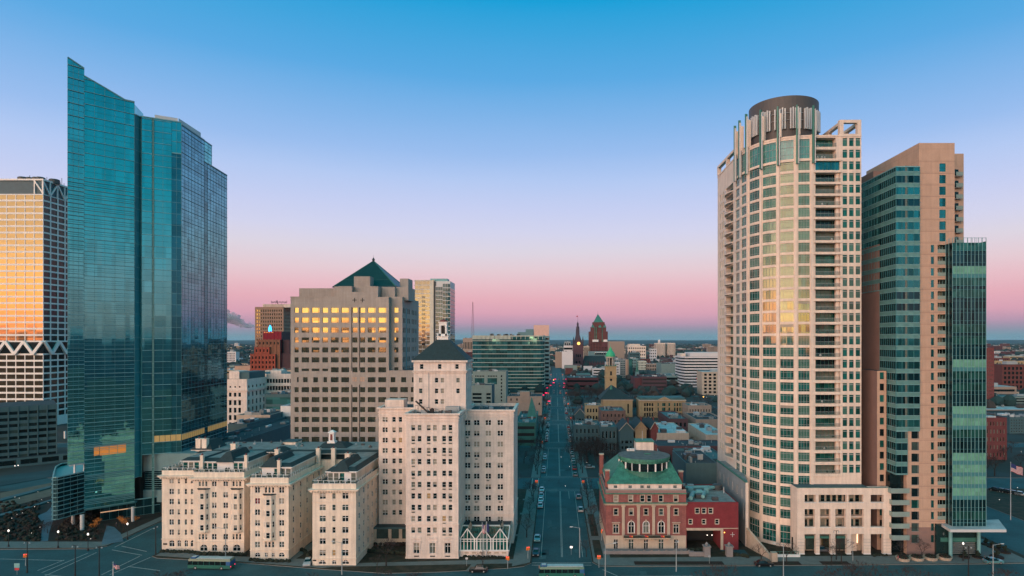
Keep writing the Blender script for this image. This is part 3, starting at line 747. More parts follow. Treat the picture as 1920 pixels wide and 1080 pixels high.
 for px, yy in ((358, Yb_ + 4.2), (655, Yb_ + 4.2)): chimney(zx(px), yy, fl, 28.5)
 chimney(zx(338), 205, 27, 31.0, 1.6); chimney(zx(378), 205, 27, 31.0, 1.6); chimney(zx(573), 200, 27, 30.2, 1.6)
 # --- wing 2
 Y2 = 178.2; c0, c1 = PX(zx(681), Y2), PX(zx(940), Y2); z2 = PZ(zy(418), Y2); wins = []
 for i, ry in enumerate((500, 574, 650, 722, 795, 868)):
  for cx in (730, 893): wins.append(win(zx(cx), zy(ry), 1.4, 1.65, 'double', Y2, c0, 'glass_red' if (i, cx) == (1, 730) else None))
  if i in (0, 5):
   for dd in (-24, 0, 24): wins.append(win(zx(811 + dd), zy(ry), .6, 1.65, 'rail', Y2, c0))
 for cx, ww in ((730, 1.5), (789, .8), (835, .8), (893, 1.6)): wins.append(win(zx(cx), zy(937), ww, 1.2, 'arch', Y2, c0, 'glass_dark'))
 b.wall(w, flat(c0, Y2, 1, 0), 0, c1 - c0, 0, z2, wins, .22, W)
 oriel(zx(811), Y2, zy(530), zy(828), [zy(q) for q in (578, 652, 727, 800)], c0)
 rows = [PZ(zy(q), Y2) - .8 for q in (500, 574, 650, 722, 795, 868)]
 b.wall(w, flat(c1, Y2, 0, 1), 0, Yr0 - Y2, 0, z2, [(u, r, 1.1, 1.6, 'rail') for u in (3.5, 8.5, 13.5, 18.5, 23) for r in rows], .22, W)
 w.poly([(c0, Y2, 0), (c0, Yr0, 0), (c0, Yr0, z2), (c0, Y2, z2)], W)
 cornice(c0, c1, Y2, Yr0, PZ(zy(455), Y2))
 for py, pr in ((zy(535), .12), (zy(903), .2)): co.box(c0 - .05, c1 + .1, Y2 - pr, Y2, PZ(py, Y2) - .2, PZ(py, Y2), W); co.box(c1, c1 + pr, Y2, Yr0, PZ(py, Y2) - .2, PZ(py, Y2), W)
 railing([(c0, 192), (c0, Y2 + .2), (c1, Y2 + .2), (c1, 192)], z2 - .1); fl2 = z2 - .5
 rf.poly([(c0, Y2, fl2), (c1, Y2, fl2), (c1, Yr0, fl2), (c0, Yr0, fl2)], 'roof_dark')
 penthouse(c0 + 1.2, c1 - 1.2, Y2 + 4.6, Yr0, fl2, 6, 26.1, 27.2, 6); hipcap(zx(757), zx(862), Y2 + 4.2, 196, 26.2, 28.8)
 chimney(zx(877), Y2 + 4.2, fl2, 28.2); chimney(zx(864), 192, 27, 29.8, 1.2)
 # --- wing 3
 Y3 = 174.0; e0, e1 = PX(zx(1101), Y3), PX(zx(1395), Y3); z3 = PZ(zy(458), Y3); wins = []
 for ry in (540, 618, 693, 770, 846, 924):
  for cx, ww in ((1170, 1.72), (1246, .9), (1323, 1.72)): wins.append(win(zx(cx), zy(ry), ww, 1.65, 'cross' if ww > 1 else 'rail', Y3, e0, 'curtain' if ry == 540 and cx == 1246 else None))
 for cx, ww in ((1168, 2.0), (1247, 1.1), (1325, 1.9)): wins.append(win(zx(cx), zy(987), ww, 1.1, 'arch', Y3, e0, 'glass_dark'))
 b.wall(w, flat(e0, Y3, 1, 0), 0, e1 - e0, 0, z3, wins, .22, W)
 rows = [PZ(zy(q), Y3) - .8 for q in (540, 618, 693, 770, 846, 924)]
 b.wall(w, flat(e1, Y3, 0, 1), 0, Yr0 - Y3, 0, z3, [(u, r, 1.1, 1.6, 'rail') for u in (3, 7.2, 11.4, 15.6, 19.8, 24) for r in rows], .22, W)
 w.poly([(e0, Y3, 0), (e0, Yr0, 0), (e0, Yr0, z3), (e0, Y3, z3)], W)
 cornice(e0, e1, Y3, Yr0, PZ(zy(492), Y3), right=False)
 co.box(e1, e1 + .6, Y3, Yr0, PZ(zy(492), Y3) - .4, PZ(zy(492), Y3), W)
 for py, pr in ((zy(577), .12), (zy(960), .2)): co.box(e0 - .05, e1 + .1, Y3 - pr, Y3, PZ(py, Y3) - .2, PZ(py, Y3), W); co.box(e1, e1 + pr, Y3, Yr0, PZ(py, Y3) - .2, PZ(py, Y3), W)
 railing([(e0, 190), (e0, Y3 + .2), (e1, Y3 + .2), (e1, 190)], z3 - .1); fl3 = z3 - .5
 rf.poly([(e0, Y3, fl3), (e1, Y3, fl3), (e1, Yr0, fl3), (e0, Yr0, fl3)], 'roof_dark')
 penthouse(e0 + 2.6, e1 - 1.4, Y3 + 4.6, Yr0, fl3, 6, 25.7, 26.9, 8); hipcap(zx(1232), zx(1345), Y3 + 4.2, 192, 25.8, 28.5)
 chimney(zx(1340), 187, 26.5, 29.4, 1.4)
 r = random.Random(4)
 pot = MB()
 for _ in range(22):   # terrace planters and furniture
  x = r.choice([r.uniform(x0 + 1, a1 - 1), r.uniform(c0 + 1, c1 - 1), r.uniform(e0 + 1, e1 - 1)])
  yy, ff = (Y + 1.5, fl) if x < x1 else (Yb_ + 1.5, fl) if x < a1 else (Y2 + 1.6, fl2) if x < c1 else (Y3 + 1.6, fl3)
  pot.mark(); pot.blob((x, yy, ff + .8), (.4, .4, .8), 'evergreen', r.random())
 # --- rear block joining the wings
 q0, q1 = x0, PX(710, 194.6) - .05; zq = 24.5
 for (s0, s1) in ((a1, c0), (c1, e0)):
  b.wall(w, flat(s0, Yr0 - .02, 1, 0), 0, s1 - s0, 0, zq, [((s1 - s0) * t, r_, 1.2, 1.6, 'rail') for t in (.3, .7) for r_ in rows], .22, W)
 b.wall(w, flat(e1, Yr0 - .02, 1, 0), 0, q1 - e1, 0, zq, [], .22, W)
 w.box(q0, q1, Yr1 - .2, Yr1, 0, zq + 1.5, W); w.box(q0, q0 + .2, Yr0, Yr1, 0, zq + 1.5, W); w.box(q1 - .2, q1, Yr0, Yr1, 0, zq + 1.5, W)
 rf.box(q0 + .2, q1 - .2, Yr0, Yr1 - .2, 26.2, 26.6, 'roof_gravel')
 rf.frustum(q0 + .4, q1 - .4, Yr0 + .2, Yr1 - .4, 26.6, q0 + 1.6, q1 - 1.6, Yr0 + 1.2, Yr1 - 1.4, 27.5, 'slate'); rf.poly([(q0 + 1.9, Yr0 + 1.5, 27.55), (q1 - 1.9, Yr0 + 1.5, 27.55), (q1 - 1.9, Yr1 - 1.8, 27.55), (q0 + 1.9, Yr1 - 1.8, 27.55)], 'roof_gravel')
 clutter(rf, q0 + 4, q1 - 4, Yr0 + 3, Yr1 - 3, 27.5, 16, 12, ('grey_metal', 'roof_gravel', 'dark_metal'), 1.2, .6)
 s0, s1 = PX(580, 205), PX(668, 205)
 rf.frustum(s0, s1, 203.5, 219, 24.6, PX(606, 209), PX(643, 209), 208.5, 213, PZ(831, 209), 'slate')
 for px in (597, 625.5): chimney(px, 201.5, 22, 28.4, 1.2)
 w.box(PX(531, 214), PX(555, 214), 214, 219, 27, PZ(829, 214), W); co.box(PX(530, 214), PX(556, 214), 213.7, 219.3, PZ(829, 214), PZ(829, 214) + .3, 'teal_wall')
 hipcap(500, 530, 200, 206, 27.6, 28.5)
 c = MB(); cx, cy = PX(623, 210), 210; zc = PZ(831, 210)
 c.box(cx - 1.3, cx + 1.3, cy - 1.3, cy + 1.3, zc - .2, zc + .8, 'white_paint'); c.box(cx - .85, cx + .85, cy - .85, cy + .85, zc + .8, zc + 3.6, 'white_paint'); c.box(cx - 1.15, cx + 1.15, cy - 1.15, cy + 1.15, zc + 3.6, zc + 3.9, 'white_paint')
 c.frustum(cx - 1, cx + 1, cy - 1, cy + 1, zc + 3.9, cx - .3, cx + .3, cy - .3, cy + .3, zc + 4.5, 'white_paint')
 ob = c.build('cupola', b.root); d = MB(); d.box(cx - .4, cx + .4, cy - .88, cy - .86, zc + 1.1, zc + 3.2, 'dark_red_brick'); d.build('louvre', ob)
 # stone sign by the corner door
 d = MB(); d.box(PX(306, Y), PX(313.5, Y), Y - .06, Y - .003, PZ(1021.5, Y), PZ(1018.5, Y), 'black'); d.build('name_plaque', b.root)
 d = MB(); d.box(PX(587, Y3), PX(593, Y3), Y3 - .06, Y3 - .003, PZ(1052, Y3), PZ(1049.5, Y3), 'black'); d.build('name_plaque', b.root)
 w.build('wall', b.root); rf.build('roof', b.root); co.build('stone_trim', b.root); pent.build('penthouse', b.root); rail.parts('railing', b.root); pot.parts('potted_shrub', b.root); ch.parts('chimney', b.root)
 b.finish()
apartments()

# ================================================================ granite office with pyramid roof
def pyramid_office():
 b = Bld('office_tower', -85, 270, 'brown granite office tower with dark green pyramid roof and stepped parapets', 'office tower')
 w = MB(); rf = MB(); st = MB(); W = 'tan_granite'; Y = 250.0
 zx = lambda v: 540 + v / 4.5
 zy = lambda v: 480 + v / 4.5
 x0, x1 = PX(zx(22), Y), PX(zx(850), Y); zt = PZ(zy(345), Y); zs = PZ(zy(965), Y)
 cols = [(55, 90), (115, 178), (200, 265), (290, 338), (362, 427), (450, 515), (544, 586), (609, 651), (673, 738), (762, 828)]
 rows = [457 + 83.9 * k for k in range(18)]
 fh = 83.9 / 4.5 * Y / F
 wins = []
 for i, ry in enumerate(rows):
  for a, c in cols:
   if i == 7 and a in (544, 609): continue
   hh = 1.05 if (i == 6 and a in (115, 200, 290)) else 2.08
   z = PZ(zy(ry), Y) - 1.04 + (.5 if hh < 2 else 0)
   ww = (c - a) / 4.5 * Y / F; cx = PX(zx((a + c) / 2), Y)
   if i == 7 and a in (115, 200, 290): ww *= .6
   if i == 7 and a == 55: ww *= .4; cx += .5
   wins.append((cx - x0, z, ww, hh, 'side' if ww > 2.6 else 'plain', None, 'dark_metal'))
 b.wall(w, flat(x0, Y, 1, 0), 0, x1 - x0, 0, zt, wins, .35, W, g=pick_office)
 # lower shoulder to the right of the shaft
 xs1 = PX(zx(1075), Y) + 12; wins = []
 for i, ry in enumerate(rows[7:], 7):
  for a, c in ((866, 906), (955, 997), (1045, 1085)) if i == 7 else ((860, 925), (948, 1012), (1036, 1100)):
   wins.append((PX(zx((a + c) / 2), Y) - x1, PZ(zy(ry), Y) - 1.04, (c - a) / 4.5 * Y / F, 2.08, 'side' if i > 7 else 'plain', None, 'dark_metal'))
 b.wall(w, flat(x1, Y, 1, 0), 0, xs1 - x1, 0, zs, wins, .35, W, g=pick_office)
 w.poly([(x1, Y, zs), (xs1, Y, zs), (xs1, 285, zs), (x1, 285, zs)], 'roof_dark'); w.poly([(xs1, Y, 0), (xs1, 285, 0), (xs1, 285, zs), (xs1, Y, zs)], W)
 # recessed bay then corner
 Yr = 253.0; xe = PX(zx(965), Yr)
 w.poly([(x1, Y, zs), (x1, Yr, zs), (x1, Yr, zt), (x1, Y, zt)], W)
 r0 = x1; wins = [(PX(zx(914), Yr) - r0, PZ(zy(ry), Yr) - 1.04, 1.7, 2.1, 'plain', None, 'dark_metal') for ry in rows[:7]]
 b.wall(w, flat(r0, Yr, 1, 0), 0, xe - r0, zs - 1, zt + .3, wins, .35, W, g=pick_office)
 Yb = 283.0
 wins = []
 for u in (1.8, 4.4, 10.8 - 4.6 + 3.4, 12.2, 17.5, 20.5, 24.5):
  for ry in rows[:7]: wins.append((u, PZ(zy(ry), Y) - 1.04, 1.5, 2.1, 'plain', None, 'dark_metal'))
 b.wall(w, flat(xe, Yr, 0, 1), 0, Yb - Yr, zs - 1, zt + .3, wins, .35, W, g=pick_dark)
 st.box(xe, xe + .12, Yr + 6, Yr + 7.4, zs, PZ(zy(430), Y), 'teal_panel')
 w.poly([(x0, Y, 0), (x0, Yb, 0), (x0, Yb, zt), (x0, Y, zt)], W); w.poly([(x0, Yb, 0), (xe, Yb, 0), (xe, Yb, zt), (x0, Yb, zt)], W)
 rf.poly([(x0, Y, zt - .5), (x1, Y, zt - .5), (x1, Yb, zt - .5), (x0, Yb, zt - .5)], 'roof_dark'); rf.poly([(x1, Yr, zt - .5), (xe, Yr, zt - .5), (xe, Yb, zt - .5), (x1, Yb, zt - .5)], 'roof_dark')
 w.box(x0, x1, Y + .003, Y + .6, zt - 1, zt, W)
 # stepped parapet gable
 def pf(a, c, y0, y1, ptop, pbot): w.box(PX(zx(a), Y), PX(zx(c), Y), y0, y1, PZ(zy(pbot), Y), PZ(zy(ptop), Y), W)
 zc = PZ(zy(255), Y)
 w.box(PX(zx(428), Y), PX(zx(540), Y), Y - .004, Y + 6, zt - 2, zc, W); w.box(PX(zx(540), Y), PX(zx(650), Y), Y - .004, Y + 1, zt - 2, PZ(zy(303), Y), W); w.box(PX(zx(650), Y), PX(zx(760), Y), Y - .004, Y + 6, zt - 2, zc, W)
 w.box(PX(zx(60), Y), PX(zx(425), Y), 254, 262, zt - 1, PZ(zy(272), 254), W); w.box(PX(zx(375), Y), PX(zx(428), Y), 252, 258, zt - 1, PZ(zy(258), 252), W)
 w.box(PX(zx(765), Y), PX(zx(880), Y), 254, 262, zt - 1, PZ(zy(262), 254), W); w.box(PX(zx(880), Y), PX(zx(985), Y), 256, 268, zt - 1, PZ(zy(262), 256), W)
 w.box(PX(zx(870), Y), PX(zx(945), Y), 264, 272, zt, PZ(zy(190), 264), W)
 w.box(PX(zx(557), 253), PX(zx(692), 253), 253, 258, zt, PZ(zy(172), 253), W)
 for k in range(6):   # coping lines
  w.box(PX(zx(557), 253) - .08, PX(zx(692), 253) + .08, 252.92, 258.1, PZ(zy(172 + 14 * k), 253) - .12, PZ(zy(172 + 14 * k), 253), W)
  if k < 4: w.box(PX(zx(60), Y) - .1, PX(zx(425), Y), 253.9, 254, PZ(zy(276 + 18 * k), 254) - .12, PZ(zy(276 + 18 * k), 254), W)
 w.box(x0 - .15, PX(zx(340), Y), Y - .15, Y, zt - .25, zt + .15, W); w.box(PX(zx(428), Y), PX(zx(540), Y), Y - .15, Y - .004, zc - .3, zc, W); w.box(PX(zx(650), Y), PX(zx(760), Y), Y - .15, Y - .004, zc - .3, zc, W)
 w.box(x0 - .1, PX(zx(335), Y), Y - .1, Y, PZ(zy(368), Y) - .2, PZ(zy(368), Y), W)
 for cx in (562, 628):
  for dz, hw, hh in ((0, .9, .14), (0, .14, .9)): st.box(PX(zx(cx), Y) - hw, PX(zx(cx), Y) + hw, Y - .06, Y - .006, PZ(zy(372), Y) - hh, PZ(zy(372), Y) + hh, 'black')
  for k in (0, 1):
   for i in (0, 1): st.box(PX(zx(cx), Y) - .85 + i * .95, PX(zx(cx), Y) - .1 + i * .95, Y - .05, Y - .003, PZ(zy(1030), Y) - .4 - k * .95, PZ(zy(1030), Y) + .35 - k * .95, 'brown_precast')
 for cx in (541, 606):  # shade of two narrow wall slots put in as black strips
  st.box(PX(zx(cx), Y) - .28, PX(zx(cx), Y) + .02, Y - .09, Y - .005, PZ(zy(968), Y), PZ(zy(432), Y), 'black'); st.box(PX(zx(cx), Y) - .28, PX(zx(cx), Y) + .02, Y - .09, Y - .005, 8, PZ(zy(1085), Y), 'black')
 # pyramid
 p0, p1, y0, y1 = PX(zx(388), 258), PX(zx(905), 258), 258, 283; zb = PZ(zy(253), 258); ax, ay, az = (p0 + p1) / 2, 270.5, PZ(zy(42), 270.5)
 rf.frustum(p0 - .8, p1 + .8, y0 - .5, y1, zb - .6, p0 - .4, p1 + .4, y0, y1, zb, 'dark_metal')
 rf.frustum(p0, p1, y0, y1, zb, ax - .25, ax + .25, ay - .25, ay + .25, az, 'slate_metal')
 for (cx, cy) in ((p0, y0), (p1, y0), (p0, y1), (p1, y1)): rf.bar((cx, cy, zb), (ax, ay, az), .35, 'dark_copper')
 for t in (.25, .5, .75):
  xx0, xx1 = p0 + (ax - p0) * t, p1 + (ax - p1) * t; yy = y0 + (ay - y0) * t; zz = zb + (az - zb) * t
  rf.bar((xx0, yy - .02, zz), (xx1, yy - .02, zz), .10, 'dark_copper')
 rf.lathe(ax, ay, [(.3, az - .2), (.7, az + .5), (.3, az + 1.2), (.05, az + 1.6), (.04, az + 2.6)], 8, 'dark_metal')
 w.build('wall', b.root); rf.build('roof', b.root); st.build('trim_strip', b.root)
 b.finish()
mat('slate_metal', (.013, .038, .038), .4, metal=.15, noise=.15, joints=(1.2, .8, .3))
pyramid_office()
# ================================================================ blue glass tower (curtain wall)
def curtain(gl, br, A, B, z0, top, fh, pw, gm='tower_glass', hb=.16, vb=.06, fin=.22, n=None, bm='tower_mullion', fm='tower_fin', sub=1):
 """glass wall from A to B (plan points, outside on the right hand of the walk reversed: (ty,-tx)); top: z or function of u"""
 L = sqrt((B[0] - A[0]) ** 2 + (B[1] - A[1]) ** 2); tx, ty = (B[0] - A[0]) / L, (B[1] - A[1]) / L; nx, ny = ty, -tx
 n = n or max(1, int(round(L / pw))); tf = top if callable(top) else (lambda u: top)
 pt = lambda u, d=0: (A[0] + tx * u + nx * d, A[1] + ty * u + ny * d)
 for k in range(n):
  u0, u1 = L * k / n, L * (k + 1) / n; a, c = pt(u0), pt(u1); ta, tc = tf(u0), tf(u1)
  gl.poly([(*a, z0), (*c, z0), (*c, tc), (*a, ta)], gm)
  z = z0; i = 0
  while z < max(ta, tc) - .3:
   p, q = pt(u0, fin / 2), pt(u1, fin / 2)
   if z > ta or z > tc:      # clipped by the sloping top
    s = (z - ta) / (tc - ta); um = u0 + (u1 - u0) * s
    p, q = (pt(um, fin / 2), q) if ta < tc else (p, pt(um, fin / 2))
   major = i % sub == 0
   h = hb if major else hb * .45
   zz = z
   a0, a1 = (p[0] - nx * fin / 2, p[1] - ny * fin / 2), (q[0] - nx * fin / 2, q[1] - ny * fin / 2)
   o0, o1 = (p[0] + nx * fin / 2, p[1] + ny * fin / 2), (q[0] + nx * fin / 2, q[1] + ny * fin / 2)
   if not major: o0, o1 = (a0[0] + nx * .08, a0[1] + ny * .08), (a1[0] + nx * .08, a1[1] + ny * .08)
   br.hexa([(*o0, zz), (*o1, zz), (*a1, zz), (*a0, zz), (*o0, zz + h), (*o1, zz + h), (*a1, zz + h), (*a0, zz + h)], fm if major else bm)
   z += fh / sub; i += 1
 for k in range(n + 1):
  u = L * k / n; p = pt(u, .03); br.bar((*p, z0), (*p, tf(u)), vb, bm)
 for k in range(n):   # coping
  u0, u1 = L * k / n, L * (k + 1) / n; a, c = pt(u0, .05), pt(u1, .05); br.bar((*a, tf(u0)), (*c, tf(u1)), .35, fm)

def glass_tower():
 root = thing('glass_tower', (-150, 230, 0), 'blue-green glass tower with a sail-shaped sloping crown', 'skyscraper')
 gl = MB(); br = MB(); rf = MB(); FH = 4.25
 K = F
 P0, P1, P2 = (-165.8, 208.3), (-163.0, 212.0), (-152.7, 222.3)
 c45 = 10.3 * sqrt(2)
 zb = 15.0
 # sail
 def top01(u): return 160.6 - 2.4 * u / 4.6
 def top12(u):
  t = u / (c45 * .80)
  return 155.6 - 4.9 * min(t, 1) ** .9 if t < 1 else 150.4
 def prof(u):   # px measured: 142 at start, 187 near the end
  px = 155 + 97 * u / c45; Yy = 212 + 10.3 * u / c45
  if px < 233: py = 142 + (px - 155) * (45 / 78.0)
  else: py = 187 + (px - 233) * .2
  return PZ(py, Yy)
 gp = MB(); bp = MB()
 Lz = 21.6
 curtain(gp, bp, P0, P1, Lz, lambda u: PZ(107 + 21 * u / 4.63, 208.3 + 3.7 * u / 4.63), FH, 1.5, n=3, sub=2, fin=.34, hb=.22)
 curtain(gp, bp, P1, P2, 5.5, prof, FH, 2.9, n=5, sub=2, fin=.30, hb=.15)
 # podium levels have closer catwalk bands
 def bands(A, B, z0, z1, step, h=.2, d=.5, m='tower_fin'):
  L = sqrt((B[0] - A[0]) ** 2 + (B[1] - A[1]) ** 2); tx, ty = (B[0] - A[0]) / L, (B[1] - A[1]) / L; nx, ny = ty, -tx
  z = z0
  while z < z1:
   o0, o1 = (A[0] + nx * d, A[1] + ny * d), (B[0] + nx * d, B[1] + ny * d)
   bp.hexa([(*o0, z), (*o1, z), (*B, z), (*A, z), (*o0, z + h), (*o1, z + h), (*B, z + h), (*A, z + h)], m); z += step
 bands(P1, P2, 5.6, 120, FH / 3, .10, .35)
 bands(P0, P1, Lz, 118, FH / 3, .12, .5)
 for zz in (26, 15.5, 7): bands(P1, P2, zz, zz + 2.0, .55, .12, .6)
 # hidden sides and slot
 back = 262
 S1 = (-152.5, 225.2)
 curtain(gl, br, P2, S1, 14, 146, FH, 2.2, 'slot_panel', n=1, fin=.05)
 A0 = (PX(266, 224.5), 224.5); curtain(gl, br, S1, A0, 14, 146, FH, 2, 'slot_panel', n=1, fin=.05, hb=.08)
 tt = 11.0; A1 = A0
 def onray(px, o, d):   # point of the line o + t d seen at px
  k = (px - VX) / F; t = (k * o[1] - o[0]) / (d[0] - k * d[1]); return (o[0] + d[0] * t, o[1] + d[1] * t)
 d25 = (1, .577)
 Am = onray(285, A0, d25); An = onray(289, A0, d25); A1 = onray(322, A0, d25); C = onray(340, A0, d25)
 zm = PZ(221, 226)
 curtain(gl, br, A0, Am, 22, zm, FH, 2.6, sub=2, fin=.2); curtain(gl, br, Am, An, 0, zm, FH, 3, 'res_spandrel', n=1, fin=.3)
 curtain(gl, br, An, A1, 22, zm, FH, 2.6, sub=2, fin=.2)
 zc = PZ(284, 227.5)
 curtain(gl, br, A1, C, 22, zc, FH, 2.0, 'tower_glass_dark', fin=.1, hb=.1, sub=2); curtain(gl, br, A1, C, zc, zm, FH, 2.0, fin=.2)  # recessed corner notch drawn flush, its shade put into dark glass
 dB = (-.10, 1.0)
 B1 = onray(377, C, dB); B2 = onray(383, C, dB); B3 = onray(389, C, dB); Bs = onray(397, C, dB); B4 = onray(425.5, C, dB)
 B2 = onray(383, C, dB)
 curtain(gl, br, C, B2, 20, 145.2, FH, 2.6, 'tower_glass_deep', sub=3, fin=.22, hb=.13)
 curtain(gl, br, B2, B3, 20, 136.5, FH, 2.6, 'tower_glass_dark', sub=3, n=1, fin=.05); curtain(gl, br, B2, Bs, 136.5, 145.0, FH, 2.6, sub=3, n=2)  # dark slot kept flush too, its shade carried by the glass colour
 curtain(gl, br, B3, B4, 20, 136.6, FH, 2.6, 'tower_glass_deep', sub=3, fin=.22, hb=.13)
 # back, roof
 bl = (-170, 225)
 for a, c, z0, z1, m in ((P0, bl, 21.6, 150, 'tower_glass'), (bl, (-166, 268), 0, 140, 'tower_glass'), ((-166, 268), B4, 0, 136, 'tower_glass')):
  gl.poly([(*a, z0), (*c, z0), (*c, z1), (*a, z1)], m)
 rf.poly([(*P0, 158), (*P1, 154), (*P2, 149.4), (-156, 232, 149.4), (*bl, 150)], 'teal_wall')
 gl.poly([(*P2, 145), (-156, 232, 145), (-156, 232, 149.6), (*P2, 149.6)], 'tower_glass')
 rf.poly([(*S1, 144), (*A0, 144), (*C, 144), (*Bs, 144), (-160, 255, 144), (-158, 228, 144)], 'roof_dark'); rf.poly([(*Bs, 136), (*B4, 136), (-162, 268, 136), (-160, 252, 136)], 'roof_dark')
 rf.poly([(*Bs, 136), (-160, 253, 136), (-160, 253, 145), (*Bs, 145)], 'tower_glass')
 r2 = MB()   # pale roof screen
 dn = (-2.0, 1.2)
 q = [onray(289, A0, d25), onray(334, A0, d25), B1]
 for a, c in zip(q, q[1:]):
  r2.hexa([(a[0] + .02, a[1] + .3, 145.6), (c[0] - .3, c[1] + .3, 145.6), (c[0] - .8, c[1] + .8, 145.6), (a[0], a[1] + .9, 145.6), (a[0] + .02, a[1] + .3, 147.4), (c[0] - .3, c[1] + .3, 147.4), (c[0] - .8, c[1] + .8, 147.4), (a[0], a[1] + .9, 147.4)], 'steel_white')
 r2.build('roof_screen', root)
 # warm lit floor
 lt = MB()
 for a, c in ((An, C), (C, B2), (B3, B4)):
  L = sqrt((c[0] - a[0]) ** 2 + (c[1] - a[1]) ** 2); n = max(2, int(L / 1.6)); tx, ty = (c[0] - a[0]) / L, (c[1] - a[1]) / L
  for k in range(n):
   u0, u1 = L * (k + .04) / n, L * (k + .96) / n; o = .12
   lt.poly([(a[0] + tx * u0 + ty * o, a[1] + ty * u0 - tx * o, 26.4), (a[0] + tx * u1 + ty * o, a[1] + ty * u1 - tx * o, 26.4), (a[0] + tx * u1 + ty * o, a[1] + ty * u1 - tx * o, 28.7), (a[0] + tx * u0 + ty * o, a[1] + ty * u0 - tx * o, 28.7)], 'lit_floor')
 lt.build('lit_floor', root)
 lt = MB(); tx = ty = 1 / sqrt(2)
 for px0, px1, py0, py1 in ((176, 186, 838, 855), (187, 204, 837, 854), (205, 220, 835, 852), (221, 236, 833, 850)):
  a, c = onray(px0, P1, (1, 1)), onray(px1, P1, (1, 1)); o = .12
  lt.poly([(a[0] + ty * o, a[1] - tx * o, PZ(py1, a[1])), (c[0] + ty * o, c[1] - tx * o, PZ(py1 - 2, c[1])), (c[0] + ty * o, c[1] - tx * o, PZ(py0 - 2, c[1])), (a[0] + ty * o, a[1] - tx * o, PZ(py0, a[1]))], 'lit_lobby')
 lt.build('lit_lounge', root)
 # curved podium bulging to the lower corner
 pod = MB(); pg = MB(); pts = []
 for k in range(15):
  t = k / 14.0; ang = radians(-8 + 150 * (1 - t)); 
 ctrl = [P1, (-164.1, 207.4), (-165.2, 203.2), (-166.4, 203.1), (-168.0, 205.2), (-170.6, 208.6), (-175.2, 214.5), (-179.6, 220.5), (-182, 226), (-178, 232), (-168, 236)]
 zt_, zb_ = 18.6, 4.6
 for a, c in zip(ctrl[::-1], ctrl[::-1][1:]):
  curtain(pg, pod, a, c, zb_, zt_, 1.45, 1.8, 'res_glass_dark', fin=.5, hb=.16, n=2, bm='tower_fin')
 pod.poly([(*p, zt_ - .9) for p in ctrl], 'steel_teal'); pod.poly([(*p, zb_) for p in ctrl], 'tower_mullion')
 pod.build('podium_lounge', root); pg.build('podium_glass', root)
 # white frame under the sail, columns
 cl = MB()
 for p in ((-164.4, 209.6), (-163.2, 212.4)):
  cl.bar((*p, zt_ - 1), (*p, Lz), .5, 'steel_white')
 cl.bar((-165.5, 208.6, Lz - .2), (-163, 212, Lz - .2), .5, 'steel_white')
 cl.build('canopy_frame', root)
 for (px, py, r) in ((137, 984, .55), (154, 994, .62), (249, 978, .5), (232, 970, .35)):
  gx, gy = G(px, py); d = MB(); d.lathe(gx, gy, [(r, 0), (r, 5.2)], 14, 'steel_white'); d.build('column', root)
 # lobby glass under the tower and low link to the right
 lb = MB(); L0, L1 = (-161, 217), (-147, 228)
 curtain(lb, lb, L0, L1, 0, 6, 3, 2.4, 'res_glass_dark', fin=.1); lb.bar((-160.9, 216.7, 3.1), (-150, 226.0, 3.1), .25, 'lit_strip')
 lb.prism([P1, P2, (-152, 232), (-166, 225)], 5.0, 5.5, 'tower_mullion'); lb.poly([(*P1, 5), (*P2, 5), (-152, 232, 5), (-166, 225, 5)], 'tower_mullion')
 lb.box(-160, -141, 236, 262, 0, 20, 'teal_wall')
 X0, Xr = PX(254, 226), -133.0
 lb.box(X0, PX(264, 226), 225.6, 228, 0, 15, 'black')
 lb.box(PX(264, 226) + .01, Xr, 227.5, 240, 15.5, 22, 'grey_teal'); lb.box(PX(264, 226) + .01, Xr, 228.4, 240, 0, 15.5, 'res_glass_dark'); lb.box(PX(264, 226) + .01, Xr, 227.3, 228.4, 4, 8.5, 'grey_teal')
 for k in range(8): lb.box(PX(264, 226) + .01, Xr, 228.2, 228.4, 9.0 + k * .8, 9.15 + k * .8, 'tower_fin')
 lb.build('lobby', root)
 gp.build('sail_glass', root); bp.build('sail_mullion', root)
 gl.build('glass_wall', root); br.build('mullion', root); rf.build('roof', root)
mat('lit_floor', (.3, .2, .08), .5, noise=.15, nscale=1.5, emis=(.80, .48, .16), estr=.26)
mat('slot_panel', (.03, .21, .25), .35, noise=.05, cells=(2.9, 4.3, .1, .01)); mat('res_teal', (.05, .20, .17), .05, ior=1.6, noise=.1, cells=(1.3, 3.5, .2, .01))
mat('lit_lobby', (.3, .12, .03), .5, noise=.2, nscale=1.2, emis=(.75, .26, .04), estr=.55)
mat('lit_strip', (.5, .3, .2), .5, emis=(1, .55, .3), estr=.6)
mat('steel_teal', (.16, .36, .37), .5, noise=.05)
mat('grey_teal', (.15, .25, .26), .7, noise=.08, streak=.05)
glass_tower()

